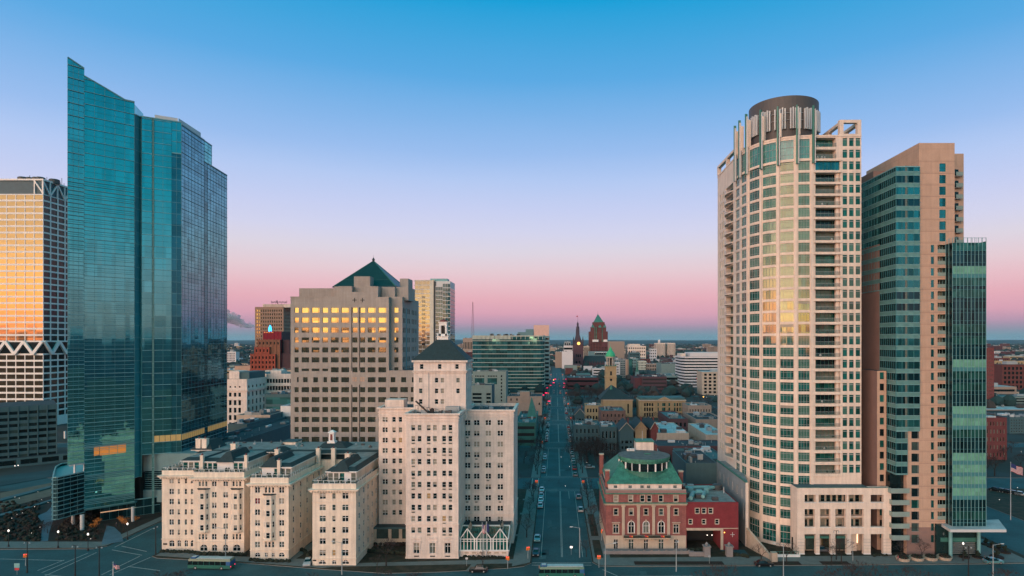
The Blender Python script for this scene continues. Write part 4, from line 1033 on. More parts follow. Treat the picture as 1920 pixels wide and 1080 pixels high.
# ================================================================ white gridded tower with truss belts
def white_grid_tower():
 b = Bld('gridded_tower', -400, 460, 'very tall white steel-gridded tower with truss belts, golden dawn in its panes', 'skyscraper')
 w = MB(); g = MB(); tr = MB(); Y = 451.0; W = 'white_frame'
 xr = PX(81, Y); cw = 17.2 * Y / F; rh = 12.02 * Y / F
 zt = PZ(335, Y); n = 8; x0 = xr - n * cw
 belt = lambda z: PZ(668, Y) < z < PZ(636, Y)
 P = flat(x0, Y, 1, 0); wins = []
 z = PZ(363.5, Y) - rh; rows = []
 while z > 2:
  rows.append(z); z -= rh
 rows = [r for r in rows if not (PZ(670, Y) < r + 2 < PZ(637, Y))]
 for r_ in rows:
  for k in range(n): wins.append((cw * (k + .5), r_ + .55, cw - .6, rh - 1.35, 'plain', None, None))
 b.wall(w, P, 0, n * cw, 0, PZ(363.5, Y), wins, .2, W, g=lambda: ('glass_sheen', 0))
 ns = 8; Ps = flat(xr, Y, 0, 1)
 wins = [(cw * (k + .5), r_ + .55, cw - .95, rh - 1.15, 'lights', None, 'dark_metal') for r_ in rows for k in range(ns)]
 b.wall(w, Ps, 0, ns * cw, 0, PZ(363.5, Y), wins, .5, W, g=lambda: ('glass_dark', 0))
 zt0 = PZ(363.5, Y)
 # top storey: louvre band and corner truss
 g.box(x0, xr - .4, Y + 1, Y + 1.3, zt0, zt - 1, 'louvre_teal'); g.box(xr - 1.3, xr - 1, Y + 1.4, Y + ns * cw, zt0, zt - 1, 'louvre_teal')
 tr.box(x0, xr, Y, Y + 1, zt - 1.2, zt, W); tr.box(xr - 1, xr, Y + 1.003, Y + ns * cw, zt - 1.2, zt, W)
 tr.box(xr - 1, xr, Y, Y + 1, zt0, zt - 1.2, W)
 for k in range(1, 9): tr.box(xr - k * cw * 1.0 - .4, xr - k * cw + .4, Y + .2, Y + .9, zt0, zt - 1.2, W) if k in (1, 8) else None
 def tx(k, face, z0, z1):
  if face == 'f': tr.bar((xr - k * cw, Y + .4, z0), (xr - (k + 1) * cw, Y + .4, z1), .9, W)
  else: tr.bar((xr - .4, Y + k * cw, z0), (xr - .4, Y + (k + 1) * cw, z1), .9, W)
 tx(0, 'f', zt0, zt - 1.2)
 for k in range(ns):
  tx(k, 's', zt0 if k % 2 else zt - 1.2, zt - 1.2 if k % 2 else zt0); tr.box(xr - .9, xr - .1, Y + (k + 1) * cw - .4, Y + (k + 1) * cw + .4, zt0, zt - 1.2, W)
 # belt truss
 za, zb = PZ(664, Y), PZ(640, Y)
 def cut(m, z0, z1): pass
 for k in range(n):
  tx(k, 'f', za if k % 2 else zb, zb if k % 2 else za)
 for k in range(ns): tx(k, 's', za if k % 2 else zb, zb if k % 2 else za)
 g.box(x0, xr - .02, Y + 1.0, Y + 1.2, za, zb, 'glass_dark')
 # dark sheets proud of the wall imitate the shade behind an open truss belt
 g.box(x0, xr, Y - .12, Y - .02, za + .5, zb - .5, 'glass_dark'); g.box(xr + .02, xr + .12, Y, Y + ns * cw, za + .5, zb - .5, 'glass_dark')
 for k in range(n):
  a, c = (za, zb) if k % 2 else (zb, za)
  tr.bar((xr - k * cw, Y - .5, a), (xr - (k + 1) * cw, Y - .7, c), 2.0, W)
 for k in range(ns):
  a, c = (za, zb) if k % 2 else (zb, za)
  tr.bar((xr + .5, Y + k * cw, a), (xr + .7, Y + (k + 1) * cw, c), 2.0, W)
 w.poly([(x0, Y, 0), (x0, Y + ns * cw, 0), (x0, Y + ns * cw, zt), (x0, Y, zt)], W); w.poly([(x0, Y + ns * cw, 0), (xr, Y + ns * cw, 0), (xr, Y + ns * cw, zt), (x0, Y + ns * cw, zt)], W)
 rf = MB(); rf.poly([(x0, Y + 1, zt - .8), (xr - 1, Y + 1, zt - .8), (xr - 1, Y + ns * cw, zt - .8), (x0, Y + ns * cw, zt - .8)], 'roof_dark')
 for px, rr in ((44, 3.6), (68, 2.6), (76, 3.0), (102, 3.5), (55, 2)):
  yy = Y + 6 if px < 82 else Y + 12; rf.lathe(PX(px, yy), yy, [(rr, zt - .8), (rr, zt + 2.2), (rr * .8, zt + 2.6)], 14, 'dark_metal')
 r = random.Random(2)
 for _ in range(22): x, y = r.uniform(x0 + 30, xr - 2), r.uniform(Y + 3, Y + 40); rf.bar((x, y, zt - .8), (x, y, zt + r.uniform(2, 7)), .25, 'dark_metal')
 # low white colonnade at the foot
 f0 = PX(104, 400)
 for k in range(6):
  tr.box(f0 + k * 7, f0 + k * 7 + .8, 398, 399, 0, 5, W)
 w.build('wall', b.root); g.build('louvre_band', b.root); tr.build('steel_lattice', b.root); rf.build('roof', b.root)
 b.finish()
mat('louvre_teal', (.05, .10, .12), .6)
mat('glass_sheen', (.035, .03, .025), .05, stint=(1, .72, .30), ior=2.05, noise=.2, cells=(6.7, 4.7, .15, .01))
white_grid_tower()

# ================================================================ round-fronted apartment tower
def catmull(pts, n):
 out = []
 for i in range(len(pts) - 1):
  p0 = pts[max(i - 1, 0)]; p1 = pts[i]; p2 = pts[i + 1]; p3 = pts[min(i + 2, len(pts) - 1)]
  for k in range(n):
   t = k / n
   out.append(tuple(.5 * ((2 * p1[j]) + (-p0[j] + p2[j]) * t + (2 * p0[j] - 5 * p1[j] + 4 * p2[j] - p3[j]) * t * t + (-p0[j] + 3 * p1[j] - 3 * p2[j] + p3[j]) * t ** 3) for j in (0, 1)))
 out.append(pts[-1]); return out
class Path:
 def __init__(s, pts):
  s.p = pts; s.l = [0]
  for a, c in zip(pts, pts[1:]): s.l.append(s.l[-1] + sqrt((c[0] - a[0]) ** 2 + (c[1] - a[1]) ** 2))
 def at(s, u):
  import bisect
  i = min(max(bisect.bisect_right(s.l, u) - 1, 0), len(s.p) - 2); a, c = s.p[i], s.p[i + 1]; L = s.l[i + 1] - s.l[i]; t = (u - s.l[i]) / L
  def tan(j):
   j = min(max(j, 0), len(s.p) - 1); q0 = s.p[max(j - 1, 0)]; q1 = s.p[min(j + 1, len(s.p) - 1)]; d = (q1[0] - q0[0], q1[1] - q0[1]); l = sqrt(d[0] ** 2 + d[1] ** 2); return (d[0] / l, d[1] / l)
  t0, t1 = tan(i), tan(i + 1); tx, ty = t0[0] * (1 - t) + t1[0] * t, t0[1] * (1 - t) + t1[1] * t; l = sqrt(tx * tx + ty * ty)
  return a[0] + (c[0] - a[0]) * t, a[1] + (c[1] - a[1]) * t, tx / l, ty / l
 def P(s, z0=0):
  def f(u, v, d):
   x, y, tx, ty = s.at(u); return (x - ty * d, y + tx * d, z0 + v)
  return f
 def u_px(s, px):
  lo, best = 0, None
  N = 800; prev = None
  for k in range(N + 1):
   u = s.l[-1] * k / N; x, y, _, _ = s.at(u); q = VX + F * x / y
   if prev is not None and (prev - px) * (q - px) <= 0: best = u
   prev = q
  return best if best is not None else s.l[-1]
def round_tower():
 b = Bld('apartment_tower', 85, 205, 'tall cream apartment tower with curved bay-windowed front and dark cylindrical crown', 'apartment tower')
 b.fill = 'pale_precast'; W = 'pale_precast'
 w = MB(); sl = MB(); rl = MB(); pf = MB()
 YF = 188.0
 ctrl = [(62.3, 236), (61.9, 223), (61.7, 211), (62.1, 204), (63.5, 198), (66.0, 193.6), (70.0, 190.2), (74.3, 188.5), (78.3, YF)]
 path = Path(catmull(ctrl, 8) + [(PX(1615, YF), YF)]); P = path.P(); U = path.u_px; Lt = path.l[-1]
 fh = 21.85 * 188.3 / F; zk = lambda k: 64 + (638 - 266.9 - 21.85 * k) * 188.3 / F      # window-centre height of floor k
 cols = [(1405.5, 1424), (1430, 1455), (1462.5, 1488), (1496.5, 1518)]
 ops = []; wins = []
 def W_(p0, p1, z, h, st, g=None): 
  u0, u1 = U(p0), U(p1); return ((u0 + u1) / 2, z, u1 - u0, h, st, g, 'grey_metal')
 NK = 36
 for k in range(NK):
  z = zk(k) - 1.38
  if k == 0: continue
  for i, (a, c) in enumerate([(1379.5, 1386.5), (1390, 1399)] + cols):
   if k == 1: wins.append(W_(a, c, zk(1) - 1.35, 5.9, 'tall', 'res_teal'))
   elif z > 7: wins.append(W_(a, c, z, 2.75, 'quad' if i > 1 else 'double'))
  for a in (1350.6, 1353.6, 1356.8):
   if z > 20 and k > 1: u = U(a); wins.append((u, z, 1.15, 2.5, 'transom', None, 'dark_copper'))
 for a, c in cols: wins.append(W_(a, c, 1.2, 5.6, 'tall', 'glass_teal'))
 # corner block of triple windows
 for k in range(NK):
  z = zk(k) - 1.25
  if z < 20.5: continue
  for a, c in ((1579.8, 1588.6), (1592, 1600.8), (1604.2, 1613)): wins.append(W_(a, c, z, 2.5, 'transom'))
 # recessed balconies
 rec = []
 for k in range(NK):
  z = zk(k) - 1.45
  if z < 20.5: continue
  a, c = (1529, 1567) if k < 2 else (1528.5, 1575)
  rl.mark(); rec.append((U(a), U(c), z, z + 2.75, 2.3)); 
  u0, u1 = U(a), U(c)
  gl_ = 'res_glass' if k == 2 else None
  b.win(P, u0 + .1, z, u1 - u0 - .2, 2.7, .5 if k == 2 else 2.25, 'lights', gl_ or R.choice(['glass_teal', 'glass_dark', 'glass_teal', 'curtain']), 'dark_copper')
  if k != 2:
   pf_z = z - .05
   for uu in (u0 - .25,):
    pass
   A, B_ = P(u0 - .1, 0, -.12), P(u1 + .1, 0, -.12)
   rl.poly([(A[0], A[1], z), (B_[0], B_[1], z), (B_[0], B_[1], z + 1.05), (A[0], A[1], z + 1.05)], 'rail_glass'); rl.bar((A[0], A[1], z + 1.08), (B_[0], B_[1], z + 1.08), .07, 'grey_metal')
   if R.random() < .5:
    for _ in range(R.randint(1, 3)):
     q = P(R.uniform(u0 + .5, u1 - .5), 0, R.uniform(.5, 1.6)); rl.blob((q[0], q[1], z + .45), (.35, .35, .45), R.choice(['evergreen', 'steel_white', 'dark_metal', 'cloth_dark']), R.random())
  if k > 2:   # inner pier beside the corner block
   A = P(U(1571), 0, 0)
   sl.box(A[0] - .45, A[0] + .45, A[1] + .4, A[1] + 1.3, z - .1, z + 2.8, W)
 lw0, lw1 = U(1361), U(1374.5)
 for k in range(2, NK):
  z = zk(k) - 1.45
  if z < 20.5: continue
  rl.mark(); rec.append((lw0, lw1, z, z + 2.75, 2.0)); b.win(P, lw0 + .1, z, lw1 - lw0 - .2, 2.7, 1.95, 'lights', R.choice(['glass_teal', 'glass_dark']), 'dark_copper')
  n = 7; pts = []
  for q in range(n + 1):
   t = q / n; uu = lw0 - .2 + (lw1 - lw0 + .4) * t; d = -(.25 + 1.15 * sin(pi * t)); pts.append(P(uu, 0, d))
  base = [P(lw0 - .2, 0, .0), P(lw1 + .2, 0, .0)]
  poly = [(p[0], p[1]) for p in pts] + [(base[1][0], base[1][1]), (base[0][0], base[0][1])]
  sl.prism(poly, z - .35, z, W)
  sl.poly([(*p, z - .35) for p in poly], W)
  for a, c in zip(pts, pts[1:]): rl.poly([(a[0], a[1], z), (c[0], c[1], z), (c[0], c[1], z + 1.05), (a[0], a[1], z + 1.05)], 'rail_glass')
 ztop = 126.9
 uA, uB = U(1376.5), U(1524)
 us = [path.l[-1] * k / 150 for k in range(151)]
 ops = [(wn[0] - wn[2] / 2, wn[0] + wn[2] / 2, wn[1], wn[1] + wn[3]) for wn in wins] + rec
 for wn in wins:
  gg, bl = (wn[5], 0) if wn[5] else pick_res()
  b.win(P, wn[0] - wn[2] / 2, wn[1], wn[2], wn[3], .40, wn[4], gg, wn[6], bl, inset=.12)
 facade(w, P, 0, Lt, 0, ztop, [o for o in ops if o[3] < ztop], .40, W, us)
 # floor bands, proud
 def band(u0, u1, z, h, pr, m=W, mb=sl):
  n = max(1, int((u1 - u0) / 1.2)); pts = [P(u0 + (u1 - u0) * q / n, 0, -pr) for q in range(n + 1)]; pin = [P(u0 + (u1 - u0) * q / n, 0, .0) for q in range(n + 1)]
  for a, c, d, e in zip(pts, pts[1:], pin[1:], pin): mb.hexa([(a[0], a[1], z), (c[0], c[1], z), (d[0], d[1], z), (e[0], e[1], z), (a[0], a[1], z + h), (c[0], c[1], z + h), (d[0], d[1], z + h), (e[0], e[1], z + h)], m)
 for k in range(2, NK + 5):
  z = zk(k) + 1.55
  if z < 4: break
  band(uA, uB, z - .02, .12, .05)
  if z > 20.5: band(U(1525), U(1577), z - .25, .55, .45)
 for pxp in (1402, 1427, 1458.6, 1492, 1522):        # piers
  u = U(pxp); A = P(u, 0, -.16); x, y, tx, ty = path.at(u)
  sl.obox(A[0], A[1], 0, ztop + .1, .42, .16, atan2(ty, tx), W)
 band(0, Lt, ztop - .5, .5, .15); band(uA, uB, 119.0, .45, .18)
 # roof
 inner = [P(Lt * q / 60, 0, .4) for q in range(61)]
 xr = PX(1615, YF)
 roofp = [(p[0], p[1]) for p in inner] + [(xr - .3, 236)]
 w.poly([(*p, ztop - .8) for p in roofp], 'roof_gravel')
 for a, c in zip(inner, inner[1:]): w.poly([(a[0], a[1], ztop - .8), (c[0], c[1], ztop - .8), (c[0], c[1], ztop), (a[0], a[1], ztop)], W)
 wins = [(u, zk(k) - 1.25, 1.6, 2.5, 'transom', None, 'dark_copper') for u in (4, 10, 16, 22) for k in range(0, NK - 1, 1) if zk(k) > 22]
 w.poly([(xr, YF, 0), (xr, 236, 0), (xr, 236, ztop), (xr, YF, ztop)], W); w.poly([(62.3, 236, 0), (xr, 236, 0), (xr, 236, ztop), (62.3, 236, ztop)], W)
 # open corner frames
 zf = PZ(224.5, YF); xa, xb = PX(1574.5, YF), xr
 for x in (xa, xb - 1.2): sl.box(x, x + 1.2, YF - .01, YF + 1.3, ztop, zf - .9, W)
 sl.box(xa, xb, YF - .02, YF + 1.3, zf - .9, zf, W); sl.box(xa - .01, xb + .01, YF - .05, YF + .6, ztop, ztop + .4, W)
 for x in (xa, xb - 1.2):
  sl.box(x, x + 1.2, YF + 1.303, 214, zf - 1.4, zf - .5, W)
  for y in (196, 204, 212): sl.box(x, x + 1.2, y, y + 1.2, ztop - .8, zf - 1.41, W)
 sl.box(xa, xb, 214, 215.2, zf - 1.4, zf - .5, W)
 sl.box(PX(1535, 212) , PX(1560, 212), 206, 212, ztop - .8, zf - 1.5, W)
 yl0, yl1 = 212, 234; xl = 61.8; zl = PZ(278, 212)
 for y in (yl0, 222, yl1): sl.box(xl - .05, xl + 1.2, y - .7, y + .7, ztop, zl - .9, W)
 sl.box(xl - .06, xl + 1.2, yl0 - .7, yl1 + .7, zl - .9, zl, W); sl.box(xl + 1.201, xl + 5.0, yl0 - .7, yl0 + .5, zl - .9, zl, W); sl.box(xl + 3.8, xl + 5.0, yl0 - .7, yl0 + .5, ztop, zl - .91, W)
 # drum crown
 dr = MB(); cx, cy, r_ = PX(1468.5, 203), 203.0, 10.9
 z0, z1 = ztop - .8, PZ(178.5, cy - r_)
 dr.lathe(cx, cy, [(r_, z0), (r_, z1), (r_ - .5, z1 + .02), (r_ - .5, z1 - .8)], 56, 'drum_metal')
 for k in range(4): dr.lathe(cx, cy, [(r_ + .03, z0 + 3 * k + 1), (r_ + .03, z0 + 3 * k + 1.06), (r_, z0 + 3 * k + 1.06)], 56, 'dark_metal')
 ob = dr.build('crown_drum', b.root, smooth=False)
 fn = MB()
 for gidx in range(-2, 4):
  for q in range(5):
   ang = radians(-92 + 0) + radians((gidx - 1) * 23.0 + (q - 2) * 3.7)
   rr = r_ + .55; x, y = cx + rr * cos(ang), cy + rr * sin(ang)
   fn.obox(x, y, 130.2, 136.9 if q % 2 else 136.6, .20, .3, ang + pi / 2, 'steel_white')
 for zz in (133, 135.2): fn.lathe(cx, cy, [(r_ + .25, zz), (r_ + .38, zz), (r_ + .38, zz + .12), (r_ + .25, zz + .12)], 56, 'grey_metal')
 fn.build('fin_grille', b.root)
 # tall paired pylons in front of the upper floors
 py = MB()
 for pxp, top in ((1382, 236), (1390.5, 226), (1403, 214), (1428.5, 206), (1459.5, 200), (1493, 197), (1522.5, 198)):
  u = U(pxp); x, y, tx, ty = path.at(u); A = P(u, 0, -.75); zt = PZ(top, A[1])
  py.mark(); py.obox(A[0], A[1], zk(2) + .5, zt, .20, .38, atan2(ty, tx), 'green_metal'); py.obox(A[0] + tx * .55, A[1] + ty * .55, zk(2) + .5, zt - 1.0, .12, .3, atan2(ty, tx), 'steel_white')
  B_ = P(u + .75, 0, -.2); py.obox(B_[0], B_[1], ztop, zt - 2.2, .28, .5, atan2(ty, tx), W)
 A = P(U(1396.5), 0, 1.0); x, y, tx, ty = path.at(U(1396.5)); py.obox(A[0], A[1], 128.5, 136.5, 1.3, .08, atan2(ty, tx), 'white_paint')
 py.parts('pylon', b.root)
 # loggia podium
 lg = MB(); lw = MB(); Yp = 183.0; zx = lambda v: 1480 + v / 6.355; zy = lambda v: 890 + v / 6.355
 xp0, xp1 = PX(1495, Yp), PX(1671, Yp); zt = PZ(915, Yp); Q = flat(xp0, Yp, 1, 0); ops = []
 for a, c in ((183, 315), (350, 683), (705, 882), (970, 1122)): ops.append((PX(zx(a), Yp) - xp0, PX(zx(c), Yp) - xp0, PZ(zy(330), Yp), PZ(zy(240), Yp)))
 for a, c in ((183, 305), (368, 490), (550, 672), (735, 885), (970, 1128)): ops.append((PX(zx(a), Yp) - xp0, PX(zx(c), Yp) - xp0, PZ(zy(625), Yp), PZ(zy(410), Yp)))
 for a, c in ((182, 315), (362, 494), (548, 685), (737, 886), (970, 1120)): ops.append((PX(zx(a), Yp) - xp0, PX(zx(c), Yp) - xp0, 0, PZ(zy(708), Yp)))
 facade(lw, Q, 0, xp1 - xp0, 0, zt, ops, 1.1, W)
 lw.box(xp0, xp1, Yp - .06, Yp, zt - .35, zt + .02, W); lw.box(xp0, xp1, Yp - .05, Yp, PZ(zy(640), Yp) - .35, PZ(zy(640), Yp), W)
 for o in ops[:9]: lw.box(xp0 + o[0] - .1, xp0 + o[1] + .1, Yp - .12, Yp + .1, o[2] - .16, o[2] - .003, 'white_paint')
 lw.poly([(xp0, Yp, 0), (xp0, YF + .3, 0), (xp0, YF + .3, zt), (xp0, Yp, zt)], W); lw.poly([(xp1, Yp, 0), (xp1, Yp + 1.1, 0), (xp1, Yp + 1.1, zt), (xp1, Yp, zt)], W)
 lw.poly([(xp0, Yp + 1.1, zt - .003), (xr, Yp + 1.1, zt - .003), (xr, YF, zt - .003), (xp0, YF, zt - .003)], 'teal_wall'); lw.box(xr, xp1, Yp + 1.1, Yp + 2.2, zt - 1.0, zt - .01, W)
 lw.poly([(xp0, Yp, zt), (xp1, Yp, zt), (xp1, Yp + 1.1, zt), (xp0, Yp + 1.1, zt)], 'dark_copper')
 zs = PZ(zy(510), Yp); lw.box(xp0 + .5, xr, Yp + 1.1, Yp + 4, zs - .3, zs, W)
 Yi = Yp + 3.2; xi1 = xr
 Q = flat(xp0 + .5, Yi, 1, 0); L = xi1 - xp0 - .5; wn = []
 for z, h in ((PZ(zy(335), Yi), 2.5), (PZ(zy(500), Yi), 2.3), (PZ(zy(620), Yi), 2.3)):
  k = 0; u = .8
  while u < L - 1: wn.append((u + .6, z, 1.15, h, 'rail', None, 'dark_copper')); u += 1.75
 b.wall(lw, Q, 0, L, 6, zt - .3, wn, .1, 'limestone', g=pick_hotel)
 lw.box(xp0 + .5, xr, Yi + .3, Yi + .5, 0, 6, 'limestone')
 for a, m in ((20, 'glass_dark'), (190, 'glass_mid'), (375, 'glass_warm'), (560, 'glass_mid')):
  x = PX(zx(a + 10), Yi); lw.box(x, x + 3.2, Yi + .1, Yi + .29, .4, 4.2, m)
 for a, c in ((180, 320), (362, 494), (548, 685)): lw.box(PX(zx(a), Yp), PX(zx(c), Yp), Yp + .9, Yp + 1.6, PZ(zy(772), Yp), PZ(zy(745), Yp), 'dark_copper')
 x = PX(zx(800), Yi); lw.box(x, x + .28, Yp + 2.9, Yp + 3.1, 2.6, 5.4, 'lamp_tube')
 lw.box(PX(zx(790), Yp) , PX(zx(862), Yp), Yp + 3, Yp + 3.8, 0, 6, W)
 for k in range(6):  # rustication of the piers
  for a, c in ((100, 182), (316, 361), (495, 547), (686, 736), (887, 969), (1121, 1215)):
   z = PZ(zy(960 - k * 38), Yp); lw.box(PX(zx(a), Yp) + .003, PX(zx(c), Yp) - .003, Yp - .012, Yp, z, z + .05, 'grey_wall')
 for a, c in ((100, 182), (316, 361), (495, 547), (686, 736), (887, 969), (1121, 1215)): lw.box(PX(zx(a), Yp) - .05, PX(zx(c), Yp) + .05, Yp - .08, Yp + 1.1, 0, .45, 'white_paint')
 lw.build('loggia', b.root)
 # garage flank wall
 gw = MB(); xg = 58.8; ops = [(3 + 5.2 * k, 4.1 + 5.2 * k, 14.2, 17.2) for k in range(6)] + [(1.6, 2.6, 8, 13)]
 facade(gw, flat(xg, 224, 0, -1), 0, 34, 0, 19.9, [(34 - o[1], 34 - o[0], o[2], o[3]) for o in ops], .35, 'grey_wall')
 for o in ops: gw.poly([(xg + .34, 190 + o[0], o[2]), (xg + .34, 190 + o[1], o[2]), (xg + .34, 190 + o[1], o[3]), (xg + .34, 190 + o[0], o[3])], 'white_paint')
 gw.poly([(xg, 190, 0), (59.7, 190, 0), (59.7, 190, 19.9), (xg, 190, 19.9)], W); gw.poly([(59.7, 190, 0), (62.2, 203, 0), (62.2, 203, 19.9), (59.7, 190, 19.9)], W); gw.poly([(xg, 190, 19.9), (59.7, 190, 19.9), (62.2, 203, 19.9), (62.5, 224, 19.9), (xg, 224, 19.9)], 'roof_gravel')
 gw.box(xg - .1, xg + .5, 189.95, 224, 19.903, 20.3, 'dark_copper'); gw.build('garage_wall', b.root)
 w.build('wall', b.root); sl.build('slab_band', b.root); rl.parts('balcony_railing', b.root)
 b.finish()
mat('lamp_tube', (.6, .3, .2), .4, emis=(1, .5, .28), estr=3)
round_tower()

# ================================================================ brown tower with glass bays
def brown_tower():
 b = Bld('condominium_tower', 110, 195, 'brown precast tower with green glass bays and a flat white entrance canopy', 'apartment tower')
 b.fill = 'brown_precast'; W = 'brown_precast'
 w = MB(); gl = MB(); br = MB(); bal = MB()
 zx = lambda v: 1600 + v / 2.7
 zy = lambda v: 260 + v / 2.7
 yx = lambda v: 1600 + v / 2.453
 yy = lambda v: 640 + v / 2.453
 Y = 183.0; xm0, xm1 = PX(1723, Y), PX(1790, Y); zt = PZ(268, Y); fh = 21.75 * Y / F
 zk = lambda k: PZ(zy(205) + 21.75 * k, Y)     # centre of floor k
 wins = []; rec = []
 Q = flat(xm0, Y, 1, 0)
 for k in range(-1, 34):
  z = zk(k)
  if z < 3: break
  if k <= 5: wins.append((PX(1767.3, Y) - xm0, z - 1.25, 1.9, 2.5, 'rail', 'res_glass', 'dark_copper'))
  else:
   wins.append((PX(1748.5, Y) - xm0, z - 1.1, .95, 2.2, 'plain', 'res_glass', None))
   if z > 9:
    a, c = PX(1758, Y) - xm0, PX(1776.5, Y) - xm0; rec.append((a, c, z - 1.25, z + 1.2, 1.7))
    b.win(Q, a + .05, z - 1.2, c - a - .1, 2.35, 1.65, 'lights', R.choice(['glass_dark', 'curtain', 'glass_mid']), 'white_paint')
    bal.mark(); bal.box(xm0 + a, xm0 + c, Y + .02, Y + .08, z - 1.2, z - .15, 'rail_metal')
 lowx0 = PX(1700, Y)
 wins_low = []
 zlow = PZ(yy(412), Y); Q2 = flat(lowx0, Y - .0, 1, 0)
 for k in range(0, 34):
  z = zk(k)
  if 3 < z < zlow - 1: wins_low.append((PX(yx(286), Y) - lowx0, z - 1.3, 2.4, 2.5, 'side', R.choice(['glass_dark', 'glass_teal', 'glass_dark', 'glass_mid']), 'grey_metal'))
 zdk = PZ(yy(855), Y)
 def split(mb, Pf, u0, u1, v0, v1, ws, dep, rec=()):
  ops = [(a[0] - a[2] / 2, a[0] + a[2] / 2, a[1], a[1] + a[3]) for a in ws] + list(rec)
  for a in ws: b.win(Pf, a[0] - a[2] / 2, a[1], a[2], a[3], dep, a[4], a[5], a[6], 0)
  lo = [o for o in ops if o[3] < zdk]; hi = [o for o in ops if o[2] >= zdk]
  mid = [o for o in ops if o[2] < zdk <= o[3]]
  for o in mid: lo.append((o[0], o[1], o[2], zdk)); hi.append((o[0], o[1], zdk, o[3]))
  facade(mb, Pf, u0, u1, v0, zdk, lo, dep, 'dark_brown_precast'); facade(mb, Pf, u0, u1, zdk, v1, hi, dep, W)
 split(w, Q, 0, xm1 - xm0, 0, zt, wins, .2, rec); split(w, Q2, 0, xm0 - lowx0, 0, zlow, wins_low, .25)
 gl_back = 0
 w.poly([(lowx0, Y, 0), (lowx0, Y + 3, 0), (lowx0, Y + 3, zlow), (lowx0, Y, zlow)], W); w.poly([(lowx0, Y, zlow), (xm0, Y, zlow), (xm0, Y + 3, zlow), (lowx0, Y + 3, zlow)], W)
 for z in [zk(k) + fh / 2 for k in range(-1, 33, 1)]:
  if z > 2: w.box(xm0 - .02, xm1 + .02, Y - .03, Y, z - .04, z + .04, 'dark_brown_precast')
 # core running back to the left, top step
 xc = xm0; z1 = PZ(325, 216)
 w.poly([(xc, Y, 100), (xc, 214, 100), (xc, 214, zt), (xc, Y, zt)], W); w.poly([(xc, Y, zt), (xm1, Y, zt), (xm1, 214, zt), (xc, 214, zt)], 'roof_dark')
 w.poly([(xm1, Y, 0), (xm1, 214, 0), (xm1, 214, zt), (xm1, Y, zt)], W); w.poly([(xc, 214, 0), (xm1, 214, 0), (xm1, 214, zt), (xc, 214, zt)], W)
 w.box(PX(1620, 208) - 1, xc - .02, 200, 214, 100, 119.2, 'dark_brown_precast')
 # side wing behind the right edge with small balconies
 xs0, xs1 = xm1 + .01, PX(1807, 189); w.box(xs0, xs1, 189, 205, 0, PZ(288, 189), W)
 for k in range(-1, 6):
  bal.mark(); z = zk(k) - 1.1; c0, c1 = PX(1791, 188), PX(1804, 188); bal.box(c0, c1, 187.6, 188.99, z - .2, z, 'grey_metal'); bal.box(c0, c1, 187.5, 187.6, z, z + 1.1, 'rail_metal'); bal.box(c0 + .1, c1 - .5, 188.9, 188.98, z, z + 2.2, 'glass_dark')
 # glass bay: frontal part, side receding
 Yg = 182.6; g0, g1 = PX(1680, Yg), xm0 - .01; ztg = PZ(312.5, Yg); Yq = 203.5
 chord = PZ(yy(612), Yg)
 def bay(A, B_, z0, z1, gm, n, spm='res_spandrel', dark=False, skip=()):
  L = sqrt((B_[0] - A[0]) ** 2 + (B_[1] - A[1]) ** 2); tx, ty = (B_[0] - A[0]) / L, (B_[1] - A[1]) / L; nx, ny = ty, -tx
  k = -1
  while True:
   zc = zk(k); zlo, zhi = zc - 1.25, zc + 1.0; k += 1
   if zhi < z0: break
   if zc > z1: continue
   zs1 = zlo; zs0 = zlo - (fh - 2.25)
   gm_ = random.Random(k * 7 + n).choice([gm, gm, gm, 'res_glass_dark'])
   for (p, q, m, o) in ((max(zlo, z0), min(zhi, z1), gm_, 0), (max(zs0, z0), zs1, spm, .06)):
    if q <= p: continue
    a = (A[0] + nx * o, A[1] + ny * o); c = (B_[0] + nx * o, B_[1] + ny * o)
    gl.poly([(*a, p), (*c, p), (*c, q), (*a, q)], m)
    if m == spm:
     br.bar((a[0], a[1], q), (c[0], c[1], q), .12, 'tower_fin'); br.bar((a[0], a[1], p), (c[0], c[1], p), .12, 'tower_fin')
  for j in range(n + 1):
   u = L * j / n; br.bar((A[0] + tx * u + nx * .05, A[1] + ty * u + ny * .05, z0), (A[0] + tx * u + nx * .05, A[1] + ty * u + ny * .05, z1 + .0), .08, 'tower_mullion')
  br.bar((*A, z1), (*B_, z1), .3, 'tower_fin')
 bay((g0, Yg), (g1, Yg), zlow, ztg, 'res_glass', 4)
 bay((g0, Yg), (lowx0 - .01, Yg), 24, zlow, 'res_glass_dark', 2)
 gl.poly([(PX(1697, Yg) , Yg - .03, 34), (PX(1701, Yg), Yg - .03, 34), (PX(1701, Yg), Yg - .03, 116), (PX(1697, Yg), Yg - .03, 116)], 'curtain')
 Ym = g0 * F / (1650 - VX)
 bay((g0, Ym), (g0, Yg), 24, ztg, 'res_glass_dark', 8)
 bay((g0, Yq), (g0, Ym), PZ(548, 198) - 0, ztg, 'res_glass', 7)
 w.poly([(g0, Yg, ztg - .3), (g1, Yg, ztg - .3), (g1, 214, ztg - .3), (g0, 214, ztg - .3)], 'roof_dark')
 # brown side wall under the glass, neighbour tower's shadow put into its darker colour
 zs = PZ(455, 198); wins = [(u, zk(k) - 1.1, 1.2, 1.9, 'plain', 'glass_mid' if k % 3 else 'glass_dark', None) for k in range(5, 31) for u in (2.0, 5.6, 9.2)]
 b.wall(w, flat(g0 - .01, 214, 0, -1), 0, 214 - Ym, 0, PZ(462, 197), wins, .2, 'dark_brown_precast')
 # frontal brown sliver
 Yv = 187.0; v0, v1 = PX(1644.5, Yv), PX(1662, Yv); zv = PZ(yy(136), Yv)
